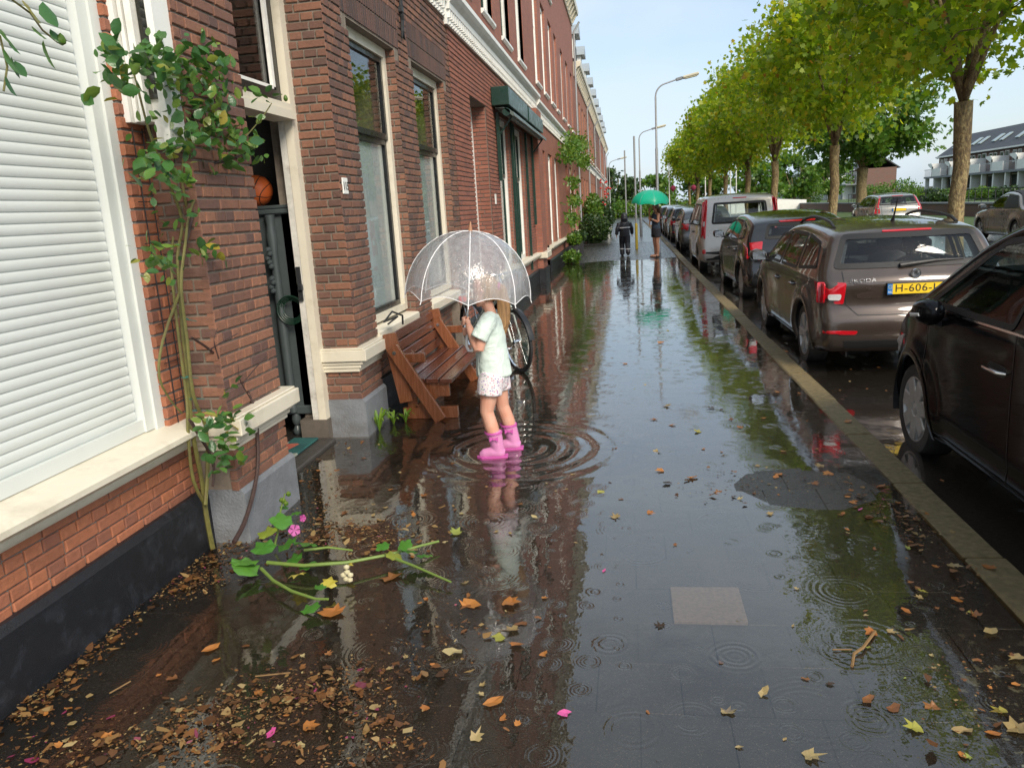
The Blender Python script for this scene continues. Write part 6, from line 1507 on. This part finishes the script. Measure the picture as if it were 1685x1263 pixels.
put_leaves(rose,[(225,100,44,36,22),(190,85,22,18,9),(195,140,32,30,18),(262,100,34,30,16),(288,115,36,34,16),(325,90,30,40,15),(345,120,34,40,18),(308,160,40,34,16),(345,165,34,34,16),(330,205,40,34,18),(362,205,30,30,16),(300,240,24,20,12),(330,235,26,18,12),(250,255,26,22,14),(240,295,20,14,8),(300,290,24,14,10),(372,262,20,16,9),(402,240,24,18,12),(432,165,16,16,7),(265,415,28,26,13),(345,420,24,16,8),(275,445,18,12,6)],-2.125,296,.05,.09,.17)
RP=[]
for (a,b,ra,rb,n) in ((220,105,55,40,50),(290,120,60,50,50),(350,130,40,50,50),(320,200,65,45,60),(380,220,45,40,50),(255,260,40,40,30),(300,270,60,40,40),(405,240,36,26,30),(265,430,40,40,22),(350,418,30,20,14),(300,350,40,40,16)):
    for _ in range(n): RP.append(xp(a+random.gauss(0,ra*.55),b+random.gauss(0,rb*.55),-2.135+random.uniform(0,.12)))
tag(obj('small_leaves',leafcloud('small_leaves',np.array(RP),.05,OVAL_LEAF,leafmat('rose_leaf_mass',[(0,(.035,.10,.03)),(.5,(.07,.17,.04)),(.9,(.13,.22,.04)),(1,(.26,.24,.05))],'island',.3,.25),tilt=1.0),rose),kind='stuff')
put_leaves(c2,[(352,690,26,22,18),(382,690,22,18,10),(370,720,26,22,16),(385,745,22,22,14),(362,760,20,20,12),(375,640,14,12,5),(392,690,16,14,8)],-2.08,120,.045,.075,.10)
for (a,b) in ((333,53),(364,128),(345,152),(470,162),(263,58)):
    p=xp(a,b,-2.12); o=MB().lathe([(1e-3,-.02),(.012,-.012),(.015,0),(.010,.014),(1e-3,.022)],8,tuple(p)).build('bud',M['leafg'],rose,smooth=True)
tw=MB()
for (a,b) in ((303,525),(306,620),(316,655),(322,675)):
    c=xp(a,b,-2.21); tw.lathe([(.020+.002*math.cos(q),.002*math.sin(q)) for q in np.linspace(0,6.28,6)[:-1]],14,tuple(c),closed=True); tw.tube([c,c+np.array([.03,.06,-.02])],.0018,4)
tag(tw.build('garden_twine',paint('teal_twine',(.01,.16,.14),.7,.2,.001,20)),'teal twine tied around the rose canes','twine')
tr_=empty('trellis_wire',(-2.33,3.7,.7),0,'thin dark wire trellis behind the rose canes','trellis')
for y in (3.62,3.70): MB().tube([(-2.335,y,.73),(-2.335,y,2.2)],.003,5).build('wire',M['iron'],tr_)
for k in range(7): MB().tube([(-2.337,3.58,.85+k*.2),(-2.337,3.74,.85+k*.2)],.0025,5).build('wire',M['iron'],tr_)
cl_=empty('climbing_rose',(-2.3,1.1,0),0,'rose spray with broad leaves and bud hanging before the shutter','rose bush')
st_=[(-2.30,1.1,0),(-2.28,1.1,1.2),(-2.25,1.15,2.0),(-2.05,1.4,2.5),(-1.85,1.75,2.52)]
MB().tube(st_,[.016,.014,.011,.008,.006],7).build('cane',M['rosestem'],cl_,smooth=True)
for L in ([(-30,-40),(20,0),(50,22),(70,50),(95,70)],[(-30,20),(0,60),(12,110),(6,150)]):
    P=[(-1.85,1.75,2.52)]+[tuple(xp(a,b,-1.70)) for a,b in L]; MB().tube(P,[.005]+[.003]*len(L),6).build('cane',M['rosestem'],cl_,smooth=True)
for (a,b,s,rz_,tx) in ((38,12,.085,2.2,.9),(70,15,.090,-2.2,1.0),(52,55,.055,1.6,.8),(70,78,.085,3.3,1.3),(82,60,.05,-1.5,1.0),(12,75,.05,2.6,1.0),(4,90,.08,2.9,1.1),(18,105,.06,3.5,1.2),(8,135,.06,3.0,1.2),(2,60,.06,1.0,.9),(24,112,.05,-2.6,1.1)):
    p=xp(a,b-12,-1.70); obj('leaf',random.choice(lf),cl_,False,p,(math.pi*.5+random.uniform(-.4,.4),random.uniform(-.4,.4),math.pi/2+random.uniform(-.5,.5)) if False else (-(math.pi-tx*1.2),random.uniform(-.5,.5),math.pi/2+rz_*.15),(s,s,s))
MB().lathe([(1e-3,-.016),(.011,-.010),(.014,0),(.009,.012),(1e-3,.02)],8,tuple(xp(101,66,-1.68))).build('bud',M['leafg'],cl_,smooth=True)
# ---- hollyhock beaten down onto the paving
hh=empty('hollyhock',(-2.0,3.6,0),0,'fallen hollyhock with lobed leaves and a pink flower on the pavement','flower plant')
M['stalk']=paint('green_stalk',(.16,.24,.05),.4,.2,.001,30)
M['hleaf']=leafmat('hollyhock_leaf',[(0,(.045,.16,.025)),(.5,(.07,.21,.03)),(.85,(.10,.25,.04)),(1,(.30,.30,.04))],'obj',.35,.25)
def gpath(L): return [tuple(zp(a,b,z)) for a,b,z in L]
for L,r0 in (([(440,925,.05),(500,930,.06),(570,925,.06),(640,912,.05),(690,898,.05),(722,890,.04)],.010),([(430,935,.05),(450,955,.05),(480,972,.05),(520,985,.05),(540,985,.06)],.009),([(640,915,.05),(680,930,.05),(742,957,.03)],.008),([(500,905,.04),(540,900,.04),(580,905,.03)],.008)):
    MB().tube(gpath(L),[r0*(1-.4*k/(len(L)-1)) for k in range(len(L))],8).build('stalk',M['stalk'],hh,smooth=True)
b0=zp(452,905); up=[b0+np.array([0,0,.02]),b0+np.array([.03,.02,.12]),b0+np.array([.05,.03,.22]),b0+np.array([.085,.03,.31])]
MB().tube(up,[.007,.006,.005,.003],8).build('stalk',M['stalk'],hh,smooth=True)
hs_=[]
for k in range(4):
    n=15; ang=np.linspace(math.radians(-60),math.radians(240),n); out=[(0,0,0)]
    for i,a in enumerate(ang):
        rr=.5*(1+.16*math.cos(i*math.pi*2/3.0)); out.append((rr*math.cos(a),.42+rr*math.sin(a)*.9,.07*math.sin(i*2.1+k)))
    c=(0,.38,.06); m=MB().add(out+[c],[(i,i+1,len(out)) for i in range(len(out)-1)]+[(len(out)-1,0,len(out))]); hs_.append(m.mesh('leaf',M['hleaf'],'full',fix=False))
for (a,b,z,s,rz_) in ((405,930,.08,.11,2.2),(412,948,.03,.12,2.6),(432,912,.10,.10,1.8),(458,908,.10,.10,.8),(455,868,.16,.10,1.5),(447,880,.14,.09,2.4),(490,893,.12,.10,-.5),(502,900,.08,.08,-1.0),(470,925,.03,.09,.1),(500,930,.03,.08,-.6),(640,918,.06,.075,1.2),(655,900,.09,.07,.3),(665,905,.07,.07,-.6),(632,905,.08,.06,2.0),(690,912,.05,.045,-.8),(700,914,.05,.04,-.3),(522,1002,.04,.075,2.8),(480,845,.18,.05,.3),(470,838,.2,.04,2.4),(518,968,.07,.05,.8)):
    p=zp(a,b,z); obj('leaf',random.choice(hs_),hh,False,p,(random.uniform(-.15,.5),random.uniform(-.4,.4),rz_-1.57),(s*1.2,s*1.2,s*1.2))
M['petal']=leafmat('pink_petal',[(0,(.55,.08,.36)),(1,(.62,.14,.45))],'obj',.5,.35); M['yleaf']=leafmat('yellowed_leaf',[(0,(.50,.42,.05)),(1,(.55,.48,.16))],'obj',.5,.35)
pt=MB()
for k in range(5):
    a=k*1.2566; pt.add([(0,0,0),(.022*math.cos(a-.5),.022*math.sin(a-.5),.012),(.040*math.cos(a-.55),.040*math.sin(a-.55),.018),(.046*math.cos(a),.046*math.sin(a),.012),(.040*math.cos(a+.55),.040*math.sin(a+.55),.018),(.022*math.cos(a+.5),.022*math.sin(a+.5),.012)],[(0,1,2,3),(0,3,4,5)])
fm=pt.mesh('flower',M['petal'],'full',fix=False)
p=zp(484,872,.16); obj('flower',fm,hh,False,p,(1.1,.6,.3),(.7,.7,.9)); p=zp(497,852,.18); obj('flower',fm,hh,False,p,(1.4,.2,.9),(.45,.45,.6))
for (a,b,z) in ((493,792,.30),(478,800,.27),(484,812,.25),(500,800,.29)): MB().lathe([(1e-3,-.015),(.012,-.008),(.014,.004),(1e-3,.016)],7,tuple(zp(a,b+40,z))).build('bud',M['leafg'],hh,smooth=True) if False else MB().lathe([(1e-3,-.015),(.012,-.008),(.014,.004),(1e-3,.016)],7,tuple(np.array(up[-1])+np.array([random.uniform(-.03,.03),random.uniform(-.02,.02),random.uniform(-.05,.01)]))).build('bud',M['leafg'],hh,smooth=True)
ylm=MB().add([(a,b,c+.1*math.sin(b*5)) for a,b,c in PLANE_LEAF],[tuple(range(12))]).mesh('withered_leaf',M['yleaf'],False,fix=False)
for (a,b,s) in ((492,945,.085),(540,965,.075),(571,930,.05)): obj('withered_leaf',ylm,hh,False,zp(a,b,.05),(.4,.2,random.uniform(0,6)),(s,s,s))
pd=MB()
for (dx,dz) in ((0,0),(.02,.015),(.035,0),(.012,-.02),(.03,-.025),(.02,.04)): pd.lathe([(1e-3,-.012),(.013,-.006),(.014,.004),(1e-3,.012)],8,tuple(np.array(zp(565,945,.07))+np.array([dx,0,dz])))
pd.build('seed_pods',paint('pale_pods',(.55,.50,.32),.6,.2,.001,20),hh,smooth=True)
# ---- weeds at the foot of the pier
def tuft(label,x,y,n,h,mat):
    r=empty('weed_tuft',(x,y,0),0,label,'weed'); 
    for k in range(n):
        a=random.uniform(0,6.28); l=h*random.uniform(.6,1.1); o=random.uniform(.3,.8); w=.009
        c,s=math.cos(a),math.sin(a); P=[(0,0,0),(c*l*o*.35,s*l*o*.35,l*.55),(c*l*o*.8,s*l*o*.8,l*.8),(c*l*o*1.15,s*l*o*1.15,l*.62)]
        vs=[];W=[w*.5,w,w*.9,.001]
        for (px_,py_,pz_),ww in zip(P,W): vs+=[(px_-s*ww,py_+c*ww,pz_),(px_+s*ww,py_-c*ww,pz_)]
        MB().add(vs,[(0,1,3,2),(2,3,5,4),(4,5,7,6)]).build('blade',mat,r,local=True,fix=False)
    return r
M['blade']=leafmat('weed_blade',[(0,(.09,.20,.02)),(1,(.20,.30,.03))],'obj',.4,.3)
a=zp(622,708); tuft('upright yellow-green weed at the corner of the grey pier plinth',a[0]+.02,a[1]-.02,16,.22,M['blade'])
a=zp(648,698); tuft('low weed beside the bench foot',a[0],a[1],14,.14,M['blade']); a=zp(668,695); tuft('spreading weed between grey plinth and bench',a[0],a[1],16,.13,M['blade'])
a=zp(430,850); tuft('small green weed against the left pier plinth',a[0]+.05,a[1],10,.10,M['blade'])
# ------------------------------------------------------------------ fallen leaves and litter
M['litter']=leafmat('leaf_litter',[(0,(.055,.025,.010)),(.35,(.12,.048,.014)),(.6,(.19,.08,.022)),(.82,(.25,.15,.055)),(.97,(.33,.25,.12)),(.985,(.30,.03,.11)),(1,(.04,.02,.012))],'island',.55,.1)
def litter(name,label,spots):
    P=[]; spots=[(a,b,ra*1.05,rb*1.05,int(n*.62),ro) for a,b,ra,rb,n,ro in spots]
    for (a,b,ra,rb,n,rot) in spots:
        c,s=math.cos(rot),math.sin(rot)
        u=np.clip(rng.normal(0,.5,(n,2)),-1.3,1.3)*np.array([ra,rb])
        for q in u:
            g_=zp(a+q[0]*c-q[1]*s,b+q[0]*s+q[1]*c); 
            if g_[0]<-2.29 or g_[0]>4: continue
            P.append((g_[0],g_[1],max(float(gz(g_[0],g_[1])),0)+.003+abs(rng.normal(0,.006))))
    P=np.array(P); n=len(P); big=rng.random(n)<.10
    shp=np.array([(0,0,0),(.3,.15,.06),(.42,.5,.0),(.12,1,.08),(-.2,.8,.0),(-.34,.3,.08)])
    R=rotmats(n,.16); S=np.where(big,rng.uniform(.022,.048,n),rng.uniform(.005,.016,n))
    V=np.einsum('nij,nkj->nki',R,(shp[None]+rng.normal(0,.09,(n,6,3))*np.array([1,1,.4]))*np.stack([rng.uniform(.25,1.2,n),rng.uniform(.6,1.3,n),np.ones(n)],1)[:,None,:])*S[:,None,None]+P[:,None,:]
    V[:,:,2]=np.maximum(V[:,:,2],.0015)
    o=obj(name,polymesh(name,V,6,M['litter'])); tag(o,label,'leaf litter',None,'stuff')
litter('leaf_litter','drift of brown leaves and petals along the black plinth',[(120,1080,150,40,1100,-.72),(190,1030,60,26,350,-.72),(40,1150,90,45,700,-.5),(330,935,70,40,900,-.5),(300,965,60,22,350,-.3),(390,900,70,30,500,-.3)])
litter('leaf_litter','loose mat of orange brown leaf bits across the near paving',[(400,1160,170,45,1100,-.2),(540,1130,110,35,600,-.2),(330,1215,160,40,900,-.1),(600,1160,70,50,300,0),(120,1230,160,45,500,-.2),(640,1210,60,45,200,0),(690,1080,90,80,180,0),(760,1020,80,60,120,0),(520,1240,200,30,400,0)])
litter('leaf_litter','reddish silt and leaf crumbs washed before the open door',[(560,880,120,26,1500,.0),(520,830,45,40,450,-.4),(500,770,40,30,350,-.3),(640,880,80,30,400,0),(720,800,160,60,260,0),(560,740,60,16,160,0)])
litter('leaf_litter','scatter of leaf bits gathered against the kerb',[(1440,830,60,26,260,.5),(1500,860,60,24,220,.6),(1560,940,80,50,120,.6),(1180,800,90,30,130,0),(1300,790,110,30,120,0),(1600,1120,110,90,170,0),(1560,560,90,30,150,.2),(1430,560,120,30,200,.5),(1330,620,100,18,150,.7)])
cols=[('brown',[(0,(.14,.055,.018)),(1,(.24,.10,.03))],'curled brown fallen leaf'),('orange',[(0,(.30,.11,.025)),(1,(.42,.17,.04))],'orange fallen leaf floating'),('cream',[(0,(.30,.21,.09)),(1,(.38,.30,.15))],'pale tan fallen leaf'),('yellow',[(0,(.33,.28,.05)),(1,(.24,.28,.06))],'yellow-green fallen leaf'),('dark',[(0,(.035,.022,.014)),(1,(.06,.035,.02))],'dark rotted leaf fragment'),('pink',[(0,(.5,.05,.22)),(1,(.55,.1,.3))],'bright pink flower petal dropped')]
fl=[]
for (nm,st,lab) in cols:
    mt=leafmat('fallen_%s'%nm,st,'obj',.45,.12); ms=[]
    for k in range(4):
        s=(OVAL_LEAF if nm=='pink' or k>=2 else PLANE_LEAF).copy(); n=len(s)
        s=s*np.array([random.uniform(.7,1.1),1,1])+rng.normal(0,.075,s.shape)*np.array([1,1,.6]); c=s.mean(0)
        curl=lambda q:(q[0],q[1],.02+.35*(q[0]**2)*random.choice((1,.6))+.15*max(0,q[1]-.5)+abs(q[2]))
        vs=[curl(q) for q in s]+[(0,.42,.02)]
        m=MB().add(vs,[(i,(i+1)%n,n) for i in range(n)]); ms.append(m.mesh('fallen_leaf',mt,False,fix=False))
    fl.append((ms,lab,nm))
def drop(px_,py_,ci,size):
    g_=zp(px_,py_)
    if g_[0]<-2.2 or g_[1]<.8: return
    z=max(float(gz(g_[0],g_[1])),0)+.002 if g_[0]<1.5 else (.014 if g_[0]<1.72 else .002)
    ms,lab,nm=fl[ci]
    o=obj('fallen_petal' if nm=='pink' else 'fallen_leaf',random.choice(ms)); o.location=(g_[0],g_[1],z); o.rotation_euler=(random.gauss(0,.12),random.gauss(0,.12),random.uniform(0,6.28)); o.scale=(size,size,size*.8)
    wh='in the parking lane between cars' if g_[0]>1.72 else 'beside the kerb' if g_[0]>1.05 else 'near the house plinths' if g_[0]<-1.2 else 'past the child' if g_[1]>5.6 else 'on the open paving before the child'
    tag(o,lab+' '+wh,'petal' if nm=='pink' else 'leaf','fallen leaves on the wet ground')
for (a,b,c,s) in ((1095,668,2,.07),(1092,775,1,.06),(1105,795,4,.07),(1150,712,3,.07),(1135,790,4,.05),(983,812,3,.06),(1015,852,2,.06),(1065,843,1,.05),(885,853,2,.05),(752,880,3,.08),(808,1047,3,.07),(850,1035,2,.07),(830,990,1,.09),(760,1070,2,.08),(780,990,1,.09),(545,1015,1,.10),(332,1073,1,.08),(500,1195,1,.06),(650,945,0,.10),(795,1160,1,.08),(1440,1145,0,.06),(1500,1010,1,.05),(1525,975,3,.045),(1560,930,2,.07),(1440,1040,1,.05),(1640,1035,2,.08),(1625,940,1,.05),(1585,990,1,.05),(1610,1015,0,.05),(1600,1200,2,.06),(1620,1205,1,.05),(1655,1170,3,.05),(1515,1200,3,.06),(1460,1170,0,.06),(1540,1160,0,.05),(1680,1080,2,.07),(1680,1210,2,.1),(940,1172,5,.05),(440,1215,5,.05),(993,942,5,.035),(1412,840,5,.035),(90,1115,5,.06),(85,1120,5,.05),(135,1078,5,.05),(1085,565,1,.08),(1100,545,3,.08),(1060,500,2,.09),(1155,520,3,.08),(1200,690,0,.05),(1222,705,1,.05),(1080,690,0,.06),(1100,700,1,.06),(1370,780,1,.07),(1350,765,2,.06),(1340,800,0,.05),(1280,780,1,.06)): drop(a,b,c,s)
regs=[(0,650,1060,1263,40,(0,1,2,0,1)),(620,900,960,1240,22,(0,1,2,1)),(680,960,780,960,18,(1,2,0,2)),(1000,1420,640,860,30,(0,1,2,4,1)),(1380,1560,790,900,22,(1,2,0,1)),(1420,1685,900,1263,22,(0,1,2,3)),(960,1400,880,1250,14,(4,2,0)),(960,1200,440,640,16,(2,3,1)),(1240,1560,480,700,24,(0,1,1,2)),(480,700,720,900,16,(1,2,0))]
for (x0,x1,y0,y1,n,cs_) in regs:
    for _ in range(n): drop(random.uniform(x0,x1),random.uniform(y0,y1),random.choice(cs_),random.uniform(.018,.036) if random.random()<.75 else random.uniform(.036,.06))
for (L,r_,lab) in (([(1440,1038,.01),(1420,1065,.015),(1405,1075,.01),(1402,1095,.006)],.006,'forked brown twig lying on the wet paving'),([(1370,1068,.006),(1402,1068,.006)],.0025,'thin straw beside the forked twig'),([(420,1112,.008),(478,1106,.008)],.003,'long pale straw stalk on the near paving'),([(180,1140,.008),(215,1120,.008)],.003,'grass straw lying near the leaf drift')):
    o=MB().tube(gpath(L),r_,6).build('twig',paint('twig_%d'%int(L[0][0]),(.22,.13,.05),.7,.2,.002,40),smooth=True); tag(o,lab,'twig')
# ------------------------------------------------------------------ across the canal
M['brownwall']=recolor('brown_house_brick',(.16,.085,.065),(.12,.065,.05),(.15,.12,.1))
qw=MB().box(17.4,17.75,10,130,-.3,.62).build('quay_wall',M['brownwall']); tag(qw,'low brown brick wall along the far lawn','wall')
MB().box(17.35,17.8,10,130,.62,.70).build('coping',M['greypl'],qw)
M['farglass']=paint('far_dark_glass',(.03,.04,.045),.08,.3,.001,1); M['sky_light']=paint('skylight_glass',(.32,.40,.40),.12,.2,.001,1)
def canal_house(y,label,x=40.,w=5.6):
    h=empty('row_house',(x,y,.05),0,label,'house','row houses across the canal')
    MB().box(.9,7.5,-w/2,w/2,0,5.15).build('wall',M['brownwall'],h,local=True)
    rf_=MB().extr([(.35,5.05),(4.2,7.75),(8.2,5.0),(8.0,4.9),(4.2,7.5),(.5,4.9)],'y',-w/2,w/2).build('roof',M['slate'],h,local=True)
    MB().box(.30,.48,-w/2,w/2,4.98,5.14).build('gutter',M['white'],rf_,local=True)
    for yy in (-1.3,.6):
        f=lambda q,o:(.35+3.85*q-o*.57,5.05+2.7*q+o*.82)
        a,b=f(.34,.05),f(.62,.05); a2,b2=f(.34,.16),f(.62,.16)
        MB().extr([a,b,b2,a2],'y',yy-.42,yy+.42).build('skylight',M['sky_light'],rf_,local=True)
    for (y0,y1,z0,z1,nm,mt) in ((-2.4,-1.7,2.75,4.75,'balcony_door','white'),(-1.4,-.5,3.5,4.75,'window','white'),(.3,1.3,2.75,4.8,'balcony_door','white'),(1.6,2.4,3.7,4.75,'window','white'),(-2.2,-.6,.9,2.3,'window','white'),(.2,1.2,.1,2.3,'door','white')):
        f_=MB().box(.84,.90,y0,y1,z0,z1).build(nm,M[mt],h,local=True); MB().box(.82,.838,y0+.09,y1-.09,z0+.12,z1-.09).build('pane',M['farglass'],f_,local=True)
    bl_=MB().box(-1.0,.9,-w/2,w/2,2.45,2.68).build('balcony',M['greypl'],h,local=True)
    MB().box(-1.0,-.92,-w/2+.1,.2,2.68,3.62).box(-1.0,.7,-.05,.05,2.68,4.25).extr([(-.05,3.6),(.2,3.6),(1.5,4.1),(1.5,4.3),(.3,4.3),(-.05,3.9)],'x',-1.0,-.9).build('balcony_panel',M['white'],bl_,local=True)
    rl=MB().box(-1.0,-.96,.2,w/2,3.52,3.58)
    for k in range(12): rl.box(-.99,-.97,.25+k*.2,.27+k*.2,2.68,3.52)
    rl.build('railing',M['galv'],bl_,local=True)
    MB().box(-.75,.9,-.15,.15,0,2.45).build('party_pier',M['white'],h,local=True)
    MB().box(-.8,-.35,w/2-.25,w/2,0,2.45).build('pier',M['white'],h,local=True)
    return h
labs=['row house end with white balcony beside the broad tree','row house with white balcony panel and blue bin','brown row house with red parasol and balcony across the canal','row house with paired skylights and white balcony','row house with garden pots under its balcony','row house with white balcony at the canal bend']
for k in range(6): canal_house(110.2-5.6*k,labs[k])
for k in range(5): canal_house(176-5.6*k,'white-balconied house in the second terrace, %s from its near gable'%('fifth','fourth','third','second','first')[k])
for k in range(4): canal_house(215-5.6*k,'small pale house in the farthest terrace, %s from its near gable'%('fourth','third','second','first')[k])
gw=MB().extr([(40.9,0),(47.5,0),(47.5,5.0),(44.2,7.6),(40.9,5.0)],'y',113.0,113.3).build('gable_wall',M['brownwall']); tag(gw,'bare brown gable wall at the end of the row houses','wall')
bn_=empty('storage_bin',(39.3,103.5,2.73),0,'blue bin on the white balcony','bin'); MB().extr([(-.25,-.3),(.25,-.3),(.25,.3),(-.25,.3)],'z',0,.9).build('body',paint('blue_plastic',(.03,.10,.42),.5,.1,.001,5),bn_,local=True); MB().box(-.28,.28,-.33,.33,.9,.98).build('lid',paint('blue_lid',(.03,.09,.38),.5,.1,.001,5),bn_,local=True)
gl_=['round light green bush on the canal bank by the row houses','olive shrub in the gardens across the canal','dark garden bush below the balconies','yellow-green shrub beside the low wall','flowering bush in front of the white piers','hedge plant at the edge of the far lawn','small garden bush near the gable wall','leafy shrub before the second terrace','green bush before the far terrace']
for k,(a,y,r_,h_) in enumerate(((1482,80,1.9,2.2),(1530,86,1.5,1.2),(1565,84,1.4,1.1),(1545,70,1.0,.9),(1620,80,1.5,1.1),(1660,76,1.3,1.0),(1440,96,1.6,2.0),(1310,120,2.2,4.0),(1335,112,1.8,3.0))):
    q=yp(a,320,y); bush('garden_bush',gl_[k],float(q[0]),y,.05,r_,r_,h_,1500,.22,M['leafg'] if k%2==0 else M['leafd'])
fe=empty('garden_railing',(27,80,0),0,'dark railing fence before the canal gardens','fence')
for k in range(40): MB().box(28.0,28.05,60+k*1.2,60.05+k*1.2,.05,1.15).build('post',M['iron'],fe)
MB().box(28.0,28.05,60,107,1.1,1.16).build('rail',M['iron'],fe); MB().box(28.0,28.05,60,107,.35,.40).build('rail',M['iron'],fe)
fp=['white flagpole beside the far bridge','white flagpole beyond the parked cars','slim white pole by the red flower baskets','white mast leaning at the canal','slim white pole near the last plane tree']
for k,(x,y,h_) in enumerate(((3.6,68,6),(5.6,72,6),(7.3,76,6),(8.8,70,5.5),(10.6,80,6))):
    r=empty('flag_pole',(x,y,0),0,fp[k],'pole'); MB().lathe([(.05,0),(.04,h_),(0,h_+.05)],8).build('pole',M['white'],r,local=True)
    if k in (0,1): MB().lathe([(1e-3,-.3),(.2,-.1),(.24,.05),(.15,.2),(1e-3,.26)],9,(.3,0,2.7)).build('flower_basket',paint('pink_flowers_%d'%k,(.45,.05,.12),.8,.4,.05,8),r,local=True)
br=MB().extr([(0,.0),(14,.0),(14,1.0),(8,1.5),(0,1.0)],'y',84,84.4); br.v=[(x+4,y,z) for x,y,z in br.v]; br=br.build('bridge_parapet',M['white']); tag(br,'pale bridge parapet across the far canal','bridge')
# ---- rain-wet sky is all the haze there is
